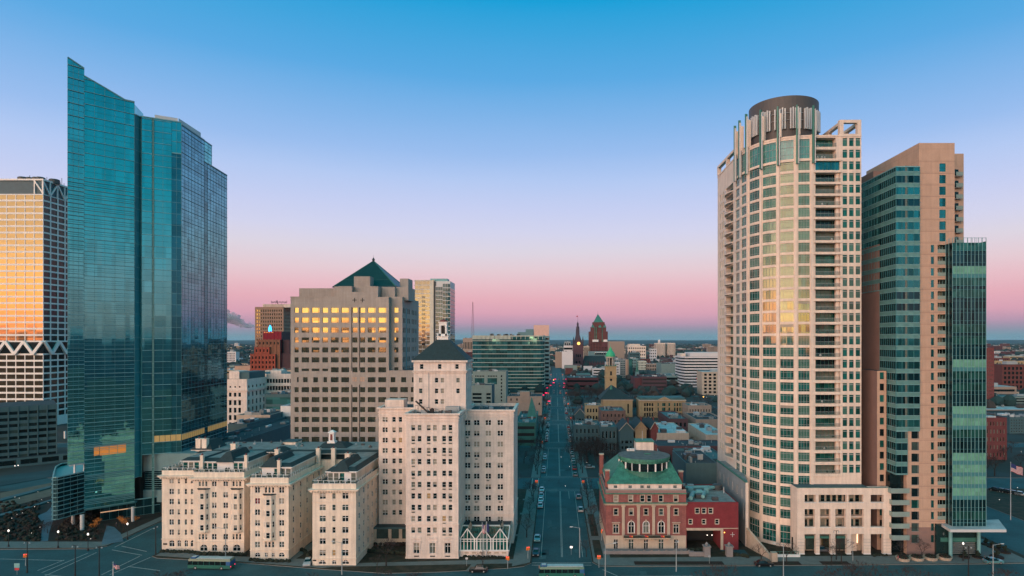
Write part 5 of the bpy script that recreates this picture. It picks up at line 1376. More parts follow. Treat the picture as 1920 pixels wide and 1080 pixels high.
 wins = [((v1 - v0) * .52, zk(k) - 1.1, 1.3, 2.1, 'plain', 'glass_teal' if k % 2 else 'glass_dark', None) for k in range(17, 32)]
 b.wall(w, flat(v0, Yv, 1, 0), 0, v1 - v0, 0, zv, wins, .2, W)
 w.poly([(v0, Yv, 0), (v0, 200, 0), (v0, 200, zv), (v0, Yv, zv)], 'dark_brown_precast'); w.poly([(v0, Yv, zv), (g0, Yv, zv), (g0, 200, zv), (v0, 200, zv)], 'roof_dark')  # side face given a darker colour to look shaded
 w.poly([(v0, 214, 0), (g0, 214, 0), (g0, 214, zv), (v0, 214, zv)], W)
 # stacked balconies low down
 w.box(v1 - .2, lowx0 - .02, 184.6, 190, 0, 24, 'glass_dark')
 for k in range(5):
  bal.mark(); z = PZ(yy(690 + 53.5 * k), Y); x0 = PX(1665 + 3 * (k > 0), Y)
  bal.box(x0, lowx0 - .03, 181.5, 184.6, z - .25, z, 'grey_metal'); bal.box(x0 - .05, lowx0 - .03, 181.4, 181.5, z - .1, z + 1.25, 'rail_metal'); bal.box(x0 - .1, x0 - .05, 181.4, 184.6, z - .1, z + 1.25, 'rail_metal')
 # tall glass wing
 Yw = 180.0; h0, h1 = PX(1785.5, Yw), PX(1848.5, Yw); zw = PZ(446, Yw); zb = PZ(yy(850), Yw)
 n = 9; fhw = 21.9 * Yw / F; k = 0; z = zw - 1.4
 lit = {1: 0, 3: 1, 12: 1, 16: 1, 17: 1, 20: 1, 21: 1, 22: 1, 23: 1}
 while z > zb:
  zlo = max(z - fhw, zb)
  green = 'res_green' if k in (2, 10, 14, 15, 18, 19, 20, 21) else 'res_glass_dark' if k % 4 in (1, 2) else 'res_glass_green'
  gl.poly([(h0, Yw, zlo + 1.1), (h1, Yw, zlo + 1.1), (h1, Yw, z), (h0, Yw, z)], green); gl.poly([(h0, Yw, zlo), (h1, Yw, zlo), (h1, Yw, zlo + 1.1), (h0, Yw, zlo + 1.1)], 'res_glass_dark' if green != 'res_green' else 'tower_mullion')
  br.box(h0, h1, Yw - .05, Yw - .001, zlo - .03, zlo + .03, 'tower_mullion'); br.box(h0, h1, Yw - .06, Yw - .001, zlo + 1.05, zlo + 1.13, 'tower_mullion')
  gl.poly([(h0 , Yw, zlo), (h0, 186, zlo), (h0, 186, z), (h0, Yw, z)], 'res_glass_dark'); z = zlo; k += 1
 for j in range(n + 1):
  x = h0 + (h1 - h0) * j / n; br.bar((x, Yw - .1, zb), (x, Yw - .1, zw + .1), .11, 'tower_fin')
 for yq in (181.5, 183.0, 184.5): br.bar((h0 - .05, yq, zb), (h0 - .05, yq, zw), .1, 'tower_fin')
 for j in range(9):
  x = h0 - .7 + (h1 - h0 + .7) * j / 8; br.bar((x, Yw, zw - 1.4), (x, Yw, zw), .07, 'tower_fin')
 gl.poly([(h1, Yw, zb), (h1, 205, zb), (h1, 205, zw - 1), (h1, Yw, zw - 1)], 'res_glass'); gl.poly([(h0, 205, 0), (h1, 205, 0), (h1, 205, zw - 1), (h0, 205, zw - 1)], 'res_glass')
 w.poly([(h0, Yw, zw - 1.4), (h1, Yw, zw - 1.4), (h1, 205, zw - 1.4), (h0, 205, zw - 1.4)], 'roof_dark')
 br.bar((h0, Yw, zw), (h1, Yw, zw), .1, 'tower_fin')
 # entrance canopy and lobby
 cn = MB(); zc = PZ(994, 177.5); cn.poly
 c0, c1 = PX(1780, 177), PX(1887, 177)
 cn.prism([(c0 + .3, 177), (c1, 177), (PX(1858, 186) + 3.0, 187), (PX(1760, 184), 184)], zc - .45, zc + .35, 'steel_white', 'roof_pale'); cn.poly([(c0 + .3, 177, zc - .45), (c1, 177, zc - .45), (PX(1858, 186) + 3, 187, zc - .45), (PX(1760, 184), 184, zc - .45)], 'grey_metal')
 cn.build('entrance_canopy', b.root)
 lb = MB(); lb.box(xm1 - 6, h1 - .5, 182.2, 200, 0, zb - .1, 'lobby_glass')
 lb.box(PX(1760, Y), h1 - .4, 182.0, 182.19, 4.2, 5.4, 'dark_copper')
 for k in range(6): lb.box(PX(1785, 181), h1 - 1.8, 181.9, 182.05, .8 + .6 * k, .95 + .6 * k, 'grey_metal')
 lb.build('lobby', b.root)
 for px in (1781, 1834):
  c = MB(); c.lathe(PX(px, 181.5), 181.2, [(.5, 0), (.5, zc - .4)], 12, 'steel_teal'); c.build('column', b.root)
 w.build('wall', b.root); gl.build('glass_wall', b.root); br.build('mullion', b.root); bal.parts('balcony', b.root)
 b.finish()
mat('rail_metal', (.22, .30, .28), .5, noise=.08)
mat('res_glass_green', (.03, .13, .11), .05, metal=.6, noise=0, cells=(1.2, 3.4, .5, .015))
mat('lobby_glass', (.012, .03, .03), .08, ior=1.6, noise=.2)
brown_tower()

# ================================================================ brick club house
def club_house():
 b = Bld('club_house', 28, 195, 'red brick club house with cream pilasters, green copper roof and an oval rooftop lounge', 'club house')
 b.fill = 'red_brick'; BK = 'red_brick'; LS = 'limestone'
 w = MB(); tr = MB(); rf = MB(); zx = lambda v: 1120 + v / 4.5; zy = lambda v: 820 + v / 4.5
 Y = 187.0; x0, x1 = PX(1136, Y), PX(1286.5, Y); Yb = 215.0
 ux = lambda v: PX(zx(v), Y) - x0
 H = lambda v: PZ(zy(v), Y)
 zbelt, zc, zp = H(828), H(560), H(446)
 Q = flat(x0, Y, 1, 0)
 wins = [(ux(c), .35, 1.25 if i % 2 == 0 else 1.5, 2.9, 'cross', 'glass_dark' if i % 2 == 0 else 'glass_mid') for i, c in enumerate((157, 286, 411, 539, 665))]
 b.wall(w, Q, 0, x1 - x0, 0, zbelt, wins, .35, LS)
 wins = []
 for i, c in enumerate((157, 286, 411, 539, 665)):
  wins.append((ux(c), H(655), 1.15, H(603) - H(655), 'rail'))
  if i in (0, 4): wins.append((ux(c), H(808), 1.55, H(735) - H(808), 'cross', 'glass_dark'))
  else: wins.append((ux(c), H(806), 1.7, H(710) - H(806), 'arch', ['glass_dark', 'curtain', 'glass_dark'][i - 1]))
 b.wall(w, Q, 0, x1 - x0, zbelt, zc, wins, .25, BK)
 for wn in wins:    # stone surrounds
  X_, z, ww, hh = x0 + wn[0], wn[1], wn[2] / 2, wn[3]; t = .22
  if wn[4] != 'arch':
   tr.box(X_ - ww - t, X_ + ww + t, Y - .09, Y, z + hh, z + hh + .25, LS)
   tr.box(X_ - ww - t, X_ - ww, Y - .08, Y, z, z + hh, LS); tr.box(X_ + ww, X_ + ww + t, Y - .08, Y, z, z + hh, LS)
   if wn[4] == 'cross': tr.box(X_ - ww - .5, X_ + ww + .5, Y - .3, Y, z + hh + .5, z + hh + .72, LS)
  else:
   zc_ = z + hh - ww
   for q in range(8):
    a0, a1 = pi * q / 8, pi * (q + 1) / 8
    tr.hexa([(X_ + r_ * cos(a), yv, zc_ + r_ * sin(a)) for (r_, a, yv) in ((ww, a0, Y - .14), (ww + t, a0, Y - .14), (ww + t, a0, Y), (ww, a0, Y), (ww, a1, Y - .14), (ww + t, a1, Y - .14), (ww + t, a1, Y), (ww, a1, Y))], 'white_paint')
   for sg in (-1, 1): tr.box(min(X_ + sg * ww, X_ + sg * (ww + t)), max(X_ + sg * ww, X_ + sg * (ww + t)), Y - .12, Y, z, zc_, 'white_paint')
   tr.box(X_ - .25, X_ + .25, Y - .25, Y, z + hh, z + hh + .55, LS)
  tr.box(X_ - ww - .3, X_ + ww + .3, Y - .16, Y, z - .2, z - .003, LS)
 for c in (219, 347, 474, 600):
  tr.box(x0 + ux(c) - .42, x0 + ux(c) + .42, Y - .28, Y, zbelt, zc - .4, LS); tr.box(x0 + ux(c) - .6, x0 + ux(c) + .6, Y - .4, Y, zc - .9, zc - .4, LS)
 tr.box(x0 - .2, x1 + .2, Y - .35, Y, zc - .42, zc + .0, LS)
 tr.box(x0 - .6, x1 + .3, Y - .8, Y, zc, zc + .22, LS); tr.box(x0 - .7, x1 + .35, Y - .9, Yb, zc + .223, zc + .42, 'copper')
 z4 = H(478); wins = [(ux(c), H(543), 1.2, H(490) - H(543), 'rail') for c in (157, 281, 381, 438, 536, 663)]
 b.wall(w, Q, 0, x1 - x0, zc + .4, z4, wins, .25, BK)
 for wn in wins:
  X_, z, ww, hh = x0 + wn[0], wn[1], wn[2] / 2, wn[3]
  tr.box(X_ - ww - .22, X_ - ww, Y - .08, Y, z - .1, z + hh + .2, LS); tr.box(X_ + ww, X_ + ww + .22, Y - .08, Y, z - .1, z + hh + .2, LS); tr.box(X_ - ww, X_ + ww, Y - .08, Y, z + hh, z + hh + .2, LS); tr.box(X_ - ww, X_ + ww, Y - .1, Y, z - .3, z, LS)
 tr.box(x0 - .2, x1 + .2, Y - .3, Y + .5, z4, z4 + .3, 'copper'); w.box(x0, x1, Y, Y + .5, z4 + .3, zp, 'roof_rose')
 tr.box(x0, x1, Y - .06, Y + .56, zp, zp + .1, LS)
 rf.poly([(x0, Y + .5, z4 + .3), (x1, Y + .5, z4 + .3), (x1, Yb, z4 + .3), (x0, Yb, z4 + .3)], 'roof_dark')
 # attic
 Ya = Y + 2.2; a0, a1 = PX(zx(93), Ya), PX(zx(712), Ya); zt = PZ(zy(392), Ya)
 b.wall(w, flat(a0, Ya, 1, 0), 0, a1 - a0, z4 + .3, zt, [(PX(zx(c), Ya) - a0, PZ(zy(428), Ya), 1.15, .85, 'rail', 'glass_mid') for c in (153, 277, 377, 432, 531, 655)], .1, 'cream_stone')
 w.poly([(a0, Ya, z4), (a0, Yb - 2, z4), (a0, Yb - 2, zt), (a0, Ya, zt)], 'cream_stone'); w.poly([(a1, Ya, z4), (a1, Yb - 2, z4), (a1, Yb - 2, zt), (a1, Ya, zt)], 'cream_stone')
 # copper hip roof
 xa, xb = PX(1165, 203), PX(1248, 203); zr = 26.0
 rf.frustum(a0 - .35, a1 + .35, Ya - .4, Yb, zt, xa, xb, Ya + 9, Yb - 7, zr, 'copper')
 for k in range(1, 30):
  t = k / 30; rf.bar((a0 - .35 + (a1 - a0 + .7) * t, Ya - .4, zt + .02), (xa + (xb - xa) * t, Ya + 9, zr + .02), .06, 'dark_copper')
 # oval lounge
 lo = MB(); cx, cy = PX(1207.5, 199), 199.5; sx, sy = 8.0, 8.6
 pts = [(cx + sx * cos(t), cy + sy * sin(t) * (1 if sin(t) < 0 else .9)) for t in [2 * pi * k / 40 for k in range(40)]]
 zb0, zb1, zb2, zb3 = 20.8, 23.0, 25.4, 26.6
 pp = lambda s: [(cx + (p[0] - cx) * s, cy + (p[1] - cy) * s) for p in pts]
 lo.prism(pp(1.0), zb0 - 2, zb1, 'dark_copper'); lo.prism(pp(1.0), zb2, zb3, 'copper', 'roof_gravel2'); lo.prism(pp(1.05), zb3 - .5, zb3 + .25, 'copper', 'roof_gravel2'); lo.prism(pp(1.06), zb1 - .15, zb1, 'copper')
 gl_ = MB(); gl_.prism(pp(.97), zb1, zb2, 'glass_dark')
 for k, p in enumerate(pts):
  if k % 2 == 0: lo.bar((*p, zb1), (*p, zb2), .22 if k % 4 else .42, 'white_paint')
  lo.bar((p[0], p[1], zb0 - 1.5), (p[0], p[1], zb1 - .2), .12, 'copper')
 ob = lo.build('rooftop_lounge', b.root); gl_.build('window_ring', ob)
 x = PX(1192, 209); lf = MB(); lf.box(x, PX(1224.5, 209), 208, 213, 24, PZ(829, 208), 'cream_stone'); lf.box(x - .2, PX(1224.5, 209) + .2, 207.8, 213.2, PZ(829, 208), PZ(826.5, 208), 'copper'); lf.bar((cx + 1, 210, 29), (cx + 1, 210, 33), .12, 'steel_white')
 lf.box(PX(1225, 210), PX(1232, 210), 210, 214, 22, 28.2, 'red_brick')
 for k in range(3): lf.lathe(PX(1178 + 5 * k, 206), 206, [(.5, 26.6), (.5, 27.6), (.35, 27.7)], 10, 'steel_white')
 lf.box(PX(1208, 200), PX(1220, 200), 199.5, 200.4, 26.9, 27.1, 'copper')
 lf.build('lift_housing', b.root)
 for (px, py0, py1, yy) in ((1127.5, 852, 884, 211), (1138.5, 882, 915, 192), (1276, 884, 905, 196)):
  c = MB(); x = PX(px, yy); zz = PZ(py0, yy); c.box(x - .65, x + .65, yy - .6, yy + .6, 14, zz, BK); c.box(x - .8, x + .8, yy - .75, yy + .75, zz - .1, zz + .35, LS); c.box(x - .75, x + .75, yy - .7, yy + .7, zz - 1.2, zz - 1.0, BK); c.build('chimney', b.root)
 # flank
 wins = [(u, z, 1.2, 1.9, 'rail') for u in (4, 9, 14, 19, 24) for z in (H(655), H(800), H(543), .6)]
 Ps = flat(x0, Yb, 0, -1)
 b.wall(w, Ps, 0, Yb - Y, 0, zbelt, [q for q in wins if q[1] < 2], .2, LS); b.wall(w, Ps, 0, Yb - Y, zbelt, z4 + .3, [q for q in wins if q[1] > 2], .2, BK)
 tr.box(x0 - .6, x0, Y, Yb, zc, zc + .2, LS); tr.box(x0 - .3, x0, Y, Yb, z4, z4 + .3, 'copper'); w.box(x0 - .02, x0 + .4, Y + .5, Yb, z4 + .3, zp, 'roof_rose')
 w.poly([(x1, Y, 0), (x1, Yb, 0), (x1, Yb, zp), (x1, Y, zp)], BK); w.poly([(x0, Yb, 0), (x1, Yb, 0), (x1, Yb, zp), (x0, Yb, zp)], BK)
 # balcony with flower wreaths
 bl = MB(); zb = H(845); X0, X1 = x0 + ux(218), x0 + ux(612); bl.box(X0, X1, Y - 1.3, Y, zb, zb + .25, LS)
 for k in range(45): x = X0 + (X1 - X0) * k / 44; bl.bar((x, Y - 1.25, zb + .25), (x, Y - 1.25, zb + 1.1), .06, 'black')
 bl.bar((X0, Y - 1.25, zb + 1.12), (X1, Y - 1.25, zb + 1.12), .1, 'black'); bl.box(X0, X1, Y - 1.2, Y - 1.0, zb + .25, zb + .7, 'evergreen')
 for c in (225, 350, 475, 600): bl.box(x0 + ux(c) - .25, x0 + ux(c) + .25, Y - .9, Y, zb - .7, zb, LS)
 ob = bl.build('balcony', b.root)
 for c in (282, 411, 546): d = MB(); d.blob((x0 + ux(c) - .2, Y - 1.4, zb + .75), (.4, .2, .4), 'flag_red', c); d.blob((x0 + ux(c) + .3, Y - 1.45, zb + .7), (.25, .2, .3), 'signal_yellow', c + 1); d.build('wreath', ob)
 # terrace
 t = MB(); t.box(x0 - 1, x1 + 1.5, Y - 3.6, Y - .01, 0, .5, 'limestone2'); t.box(x0 - 1, x1 + 1.5, Y - 3.9, Y - 3.6, 0, 1.1, 'limestone2')
 for k in range(12): x = x0 + (x1 - x0) * k / 11; t.box(x - .25, x + .25, Y - 4.0, Y - 3.55, 0, 1.35, 'limestone2')
 t.build('terrace', b.root)
 w.build('wall', b.root); tr.build('stone_trim', b.root); rf.build('roof', b.root)
 b.finish()
 # annex with drive-through
 b = Bld('brick_annex', 50, 195, 'low red brick annex with a covered drive-through and ducts on its roof', 'annex')
 w = MB(); x2, x3 = x1 + .05, PX(1384.5, Y); zt = H(552); L = x3 - x2; Q = flat(x2, Y, 1, 0); ux = lambda v: PX(zx(v), Y) - x2
 wins = [(ux(c), H(640), 1.15, 1.45, 'rail') for c in (843, 899, 956)] + [(ux(c), H(730), 1.0, 1.3, 'rail') for c in (786, 899, 1010)]
 g0, g1 = max(ux(752), .1), ux(1040); zg = H(785)
 for wn in wins: b.win(Q, wn[0] - wn[2] / 2, wn[1], wn[2], wn[3], .2, 'rail', 'glass_dark', 'white_paint')
 facade(w, Q, 0, L, 0, zt, [(q[0] - q[2] / 2, q[0] + q[2] / 2, q[1], q[1] + q[3]) for q in wins] + [(g0, g1, 0, zg, 9)], .2, 'annex_brick')
 t = MB()
 for wn in wins:
  X_, z, ww, hh = x2 + wn[0], wn[1], wn[2] / 2, wn[3]
  t.box(X_ - ww - .2, X_ - ww, Y - .08, Y, z - .1, z + hh + .2, LS); t.box(X_ + ww, X_ + ww + .2, Y - .08, Y, z - .1, z + hh + .2, LS); t.box(X_ - ww, X_ + ww, Y - .08, Y, z + hh, z + hh + .22, LS); t.box(X_ - ww, X_ + ww, Y - .1, Y, z - .22, z, LS)
 t.box(x2, x3, Y - .12, Y, H(768) - .1, H(768) + .12, LS); t.box(x2 + g1, x2 + g1 + .8, Y - .1, Y, 0, zg, LS); t.box(x2 + g0, x2 + g1 + .8, Y - .1, Y, zg, zg + .5, LS); t.box(x2, x3, Y - .06, Y + .3, zt, zt + .2, 'annex_brick')
 t.bar((x2 + ux(1140), Y - .1, H(840)), (x2 + ux(1140), Y - .1, H(800)), .12, 'steel_white'); t.bar((x2 + ux(1122), Y - .1, H(820)), (x2 + ux(1158), Y - .1, H(820)), .12, 'steel_white')
 t.build('stone_trim', b.root)
 w.poly([(x2 + g0, Y + 9, 0), (x2 + g1, Y + 9, 0), (x2 + g1, Y + 9, zg), (x2 + g0, Y + 9, zg)], 'black')
 for xx in (x2, x3): w.poly([(xx, Y, 0), (xx, 211, 0), (xx, 211, zt), (xx, Y, zt)], 'annex_brick')
 w.poly([(x2, 211, 0), (x3, 211, 0), (x3, 211, zt), (x2, 211, zt)], 'annex_brick')
 w.build('wall', b.root)
 rf = MB(); rf.poly([(x2, Y + .3, zt - .3), (x3, Y + .3, zt - .3), (x3, 211, zt - .3), (x2, 211, zt - .3)], 'roof_gravel'); rf.build('roof', b.root)
 d = MB(); r = random.Random(8); z = zt - .3
 for (a, c, yy0, yy1, rr) in ((1295, 1300, 190, 197, .7), (1300, 1318, 197, 197.5, .6), (1318, 1322, 192, 198, .6), (1285, 1330, 204, 204.5, .5), (1330, 1350, 203, 206, .5)):
  d.bar((PX(a, yy0), yy0, z + .9), (PX(c, yy1), yy1, z + .9), rr * 2, 'steel_teal', n=8)
 for _ in range(14):
  x, y = r.uniform(x2 + 1.5, x3 - 6), r.uniform(190, 208); s = r.uniform(.4, 1.3); d.box(x - s, x + s, y - s * .6, y + s * .6, z, z + r.uniform(.6, 1.8), r.choice(['grey_metal', 'steel_teal', 'dark_metal']))
 d.lathe(PX(1345, 205), 205, [(1.6, z), (1.6, z + 1.6), (1.0, z + 1.9)], 14, 'dark_metal'); d.bar((PX(1357, 200), 200, z), (PX(1357, 200), 200, z + 2), .2, 'steel_white')
 d.build('roof_duct', b.root)
 l = MB(); l.lathe(x2 + ux(1071), Y - .2, [(.12, H(805)), (.16, H(802)), (.12, H(798))], 8, 'amber_lamp'); l.build('wall_lamp', b.root)
 for px, py in ((1326, 1004), (1335, 1004)): l = MB(); l.lathe(PX(px, 193), 193, [(.12, PZ(py, 193)), (.18, PZ(py, 193) + .12), (.1, PZ(py, 193) + .25)], 8, 'white_lamp'); l.build('ceiling_lamp', b.root)
 b.finish()
mat('roof_rose', (.26, .16, .15), .9, noise=.1); mat('roof_gravel2', (.13, .125, .125), .95, noise=.25, nscale=.6)
mat('limestone2', (.22, .20, .20), .9, noise=.1); mat('annex_brick', (.19, .026, .034), .85, noise=.1, nscale=.8, joints=(.5, .17, .2))
club_house()
# ================================================================ city blocks
def blk(name, label, cat, px0, px1, pyt, Y, depth, wall='grey_wall', roof='roof_dark', rows=4, cols=6, fw=.5, fh=.5, g='glass_dark', style=None, side=True, group=None, n=2, z0=0.6, simple=False, seed=0, sidewall=None, topm=1.2, gl=None, parapet=.7, fr=None, mx=.6, X=None):
 b0 = (PX(px0, Y), PX(px1, Y)) if X is None else X
 x0, x1 = b0; zt = PZ(pyt, Y) ; w = MB(); y1 = Y + depth; sw = sidewall or wall
 b = Bld(name, (x0 + x1) / 2, (Y + y1) / 2, label, cat, group)
 rnd = random.Random(seed + int(px0) * 7); gsel = (lambda: (rnd.choice(g), 0)) if isinstance(g, (list, tuple)) else (lambda: (g, 0))
 def grid(L, nc, nr):
  ws = []
  if not nr or not nc: return ws
  H_ = zt - topm - z0
  for r in range(nr):
   zc = z0 + H_ * (r + .5) / nr
   if style == 'band': ws.append((L / 2, zc - H_ / nr * fh / 2, L - mx * 2, H_ / nr * fh, 'plain', None, None))
   else:
    for c in range(nc): ws.append((mx + (L - 2 * mx) * (c + .5) / nc, zc - H_ / nr * fh / 2, (L - 2 * mx) / nc * fw, H_ / nr * fh, style or 'plain', None, fr))
  return ws
 L = x1 - x0; nsc = max(1, int(round(cols * depth / L))) if cols else 0
 faces = [(flat(x0, Y, 1, 0), L, cols, wall)]
 if x1 < 0 or True:
  if x1 < 2: faces.append((flat(x1, Y, 0, 1), depth, nsc if side else 0, sw))
  else: w.poly([(x1, Y, 0), (x1, y1, 0), (x1, y1, zt), (x1, Y, zt)], sw)
  if x0 > -2: faces.append((flat(x0, y1, 0, -1), depth, nsc if side else 0, sw))
  else: w.poly([(x0, Y, 0), (x0, y1, 0), (x0, y1, zt), (x0, Y, zt)], sw)
 w.poly([(x0, y1, 0), (x1, y1, 0), (x1, y1, zt), (x0, y1, zt)], sw)
 q = MB()
 for P, L_, nc, m in faces:
  ws = grid(L_, nc, rows)
  if simple:
   facade(w, P, 0, L_, 0, zt, [], .1, m)
   for (u, v, a, h, *_r) in ws:
    A, B_ = P(u - a / 2, v, -.08), P(u + a / 2, v, -.08); q.poly([A, B_, (B_[0], B_[1], v + h), (A[0], A[1], v + h)], gsel()[0])
  else: b.wall(w, P, 0, L_, 0, zt, ws, .25, m, g=gsel)
 rf = MB()
 roof_parapet(w, rf, x0, x1, Y, y1, zt, wall, roof, parapet)
 if n: clutter(rf, x0 + .8, x1 - .8, Y + 1, y1 - 1, zt - parapet, n * 2 + 3, seed + int(px0), smax=min(5, depth * .3), hmax=2.2)
 w.build('wall', b.root); rf.build('roof', b.root)
 if q.f: q.build('window_field', b.root, kind='stuff')
 b.finish(); return b, (x0, x1, Y, y1, zt)

# ---- far side of the hotel: mid-distance landmarks
def landmarks():
 # pale twin condominium tower with golden panes
 b = Bld('glass_condominium', -120, 614, 'slim white-banded condominium tower with gilded panes behind the granite office tower', 'apartment tower')
 w = MB(); g = MB(); Y = 600.0; z = lambda py: PZ(py, Y); X_ = lambda px: PX(px, Y)
 ztop = z(526); fh = 8.0 * Y / F
 def banded(x0, x1, y0, gm, top, side=None, wm='steel_white', slab=.6, mul=4):
  zz = top; 
  while zz > 2:
   w.box(x0 - .15, x1 + .15, y0 - .25, y0, zz - slab, zz, wm); zz -= fh
  g.poly([(x0, y0, 0), (x1, y0, 0), (x1, y0, top), (x0, y0, top)], gm)
  for k in range(mul + 1): w.bar((x0 + (x1 - x0) * k / mul, y0 - .08, 0), (x0 + (x1 - x0) * k / mul, y0 - .08, top), .16, wm)
 banded(X_(778), X_(806), Y, 'condo_glass', ztop)
 w.box(X_(806), X_(813), Y - .3, Y, z(700), ztop, 'condo_white'); w.box(X_(813), X_(817), Y + 1, Y + 1.3, 0, ztop - 1, 'dark_metal')
 banded(X_(817), X_(830), Y, 'condo_dark', z(537), mul=3); banded(X_(830), X_(844), Y + .2, 'condo_dark', z(531), mul=3)
 xr = X_(844)
 w.box(X_(778) + .3, xr - .02, Y + 1.5, Y + 28, 0, ztop - .5, 'steel_white')
 zz = z(545)
 while zz > 2: w.box(xr, xr + .25, Y, Y + 28, zz - .45, zz, 'steel_white'); zz -= fh
 g.poly([(xr + .05, Y, 0), (xr + .05, Y + 28, 0), (xr + .05, Y + 28, z(540)), (xr + .05, Y, z(540))], 'condo_dark')
 w.box(X_(806), X_(838), Y + 2, Y + 14, ztop - .5, z(522), 'steel_teal'); w.box(X_(778) - .3, X_(815), Y - .6, Y + 12, ztop - .1, ztop + .5, 'condo_white')
 for k in range(5):
  zz = ztop - fh * k - .2; w.box(X_(775.5), X_(778), Y, Y + 4, zz - .3, zz, 'steel_white')
 for k in range(12): zz = z(555) - fh * k; w.box(X_(791), X_(797), Y - .5, Y - .26, zz - 2.2, zz, 'glass_dark')
 w.build('slab_band', b.root); g.build('glass_wall', b.root); b.finish()
 # brown hotel slab with orange reflections
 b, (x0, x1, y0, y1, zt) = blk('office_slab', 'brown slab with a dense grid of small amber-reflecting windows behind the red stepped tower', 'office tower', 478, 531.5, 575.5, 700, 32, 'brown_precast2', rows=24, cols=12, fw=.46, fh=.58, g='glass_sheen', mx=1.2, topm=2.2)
 m = MB(); m.box(PX(491, 700), PX(544, 700), 702, 726, zt - .5, PZ(570, 700), 'pale_precast')
 for k in range(22): x = PX(493 + k * 1.75, 700); m.box(x - .12, x + .12, 701.9, 702, zt, PZ(570.5, 700), 'brown_precast2')
 m.build('penthouse', b.root)
 s = MB(); yy = 701.0; sc = yy / F
 def letters(txt, px, py, hpx):
  cu = bpy.data.curves.new('sign_lettering', 'FONT'); cu.body = txt; cu.size = hpx * sc * 1.3; cu.extrude = .12; cu.materials.append(M['cloth_dark'])
  o = bpy.data.objects.new('sign_lettering', cu); COL.objects.link(o); o.parent = b.root; o.rotation_euler = (radians(90), 0, 0)
  ox, oy, oz = ORG[b.root.name]; o.location = (PX(px, yy) - ox, yy - oy, PZ(py, yy) - oz)
 letters('bank', 508, 568, 4.6); letters('mutual', 522, 568, 4.6)
 for q in range(5): s.bar((PX(510 + q * 6, yy), yy + .1, PZ(571, yy)), (PX(510 + q * 6, yy), yy + .1, PZ(568, yy)), .15, 'dark_metal')
 s.hexa([(PX(518.4, yy), yy - .1, PZ(563.5, yy)), (PX(520, yy), yy - .1, PZ(563, yy)), (PX(520, yy), yy, PZ(563, yy)), (PX(518.4, yy), yy, PZ(563.5, yy)), (PX(519.5, yy), yy - .1, PZ(569, yy)), (PX(521.5, yy), yy - .1, PZ(570, yy)), (PX(521.5, yy), yy, PZ(570, yy)), (PX(519.5, yy), yy, PZ(569, yy))], 'cloth_dark'); s.build('roof_sign', b.root)
 # stepped red deco tower with a blue flame
 b = Bld('deco_tower', -275, 610, 'stepped red brick tower with dark red crown and a blue flame lamp on top', 'office tower')
 w = MB(); Y = 600.0; kx = lambda v: 470 + v / 7.2; ky = lambda v: 555 + v / 7.2
 tiers = [(0, 330, 785, 0, 34, 'deco_red'), (50, 245, 690, .8, 33, 'deco_red'), (-10, 50, 1000, .4, 33, 'deco_red'), (80, 375, 590, 3, 30, 'deco_tan'), (135, 375, 480, 6, 27, 'deco_crown')]
 for i, (a, c, t, dy, d, m) in enumerate(tiers):
  X0, X1 = PX(kx(a), Y), PX(kx(c), Y); zt = PZ(ky(t), Y + dy); P = flat(X0, Y + dy, 1, 0); L = X1 - X0; ws = []
  zlo = PZ(ky([1090, 790, 1090, 690, 590][i]), Y); nr = max(1, int((zt - zlo) / 4.6)); nc = max(1, int(L / 3.4))
  if i != 4:
   for r in range(nr):
    for cc in range(nc): ws.append((L * (cc + .5) / nc, zt - 2.4 - 4.6 * (r + .5), 1.35, 2.6, 'plain', 'glass_dark', None))
  b.wall(w, P, 0, L, 0, zt, [q for q in ws if q[1] > 3], .3, m)
  for cc in range(nc + 1): w.box(X0 + L * cc / nc - .35, X0 + L * cc / nc + .35, Y + dy - .35, Y + dy, 0, zt + .5, m)
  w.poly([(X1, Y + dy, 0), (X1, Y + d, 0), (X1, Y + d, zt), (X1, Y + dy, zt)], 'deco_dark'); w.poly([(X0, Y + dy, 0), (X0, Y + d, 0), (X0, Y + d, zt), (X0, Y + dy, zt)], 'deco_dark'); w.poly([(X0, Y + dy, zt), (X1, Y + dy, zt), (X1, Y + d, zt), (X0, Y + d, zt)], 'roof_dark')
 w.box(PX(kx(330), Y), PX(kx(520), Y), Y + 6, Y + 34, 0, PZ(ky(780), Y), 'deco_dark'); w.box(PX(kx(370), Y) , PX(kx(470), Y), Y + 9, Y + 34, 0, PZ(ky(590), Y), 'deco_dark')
 w.box(PX(kx(262), Y), PX(kx(402), Y), Y - 14, Y - 4, 0, PZ(ky(1005), Y - 14), 'pale_precast')
 for cc in range(6): w.box(PX(kx(145 + cc * 22), Y), PX(kx(155 + cc * 22), Y), Y + 5.7, Y + 5.99, PZ(ky(496), Y), PZ(ky(484), Y), 'amber_soft')
 w.build('wall', b.root); f = MB(); fx = PX(kx(262), Y + 15); z0 = PZ(ky(478), Y + 15)
 f.lathe(fx, Y + 15, [(.8, z0 - 1), (1.5, z0), (1.7, z0 + 2), (1.2, z0 + 4.5), (.5, z0 + 6), (.02, z0 + 6.6)], 12, 'flame_blue'); f.build('flame_lamp', b.root); b.finish()
 # classical stone bank with long wing
 b = Bld('stone_bank', -205, 420, 'old cream stone bank building with arched top windows and a shaded long flank', 'bank')
 w = MB(); Y = 400.0; kx = lambda v: 400 + v / 6; ky = lambda v: 680 + v / 6; X0, X1 = PX(425, Y), PX(kx(378), Y); zt = PZ(ky(185), Y); ws = []
 for v, h in ((360, 2.6), (450, 3.2), (535, 3.2), (618, 3.2), (700, 3.2), (780, 3.2)):
  for c in (190, 245, 296): ws.append((PX(kx(c), Y) - X0, PZ(ky(v), Y) - h / 2, 1.7, h, 'plain', 'glass_dark', None))
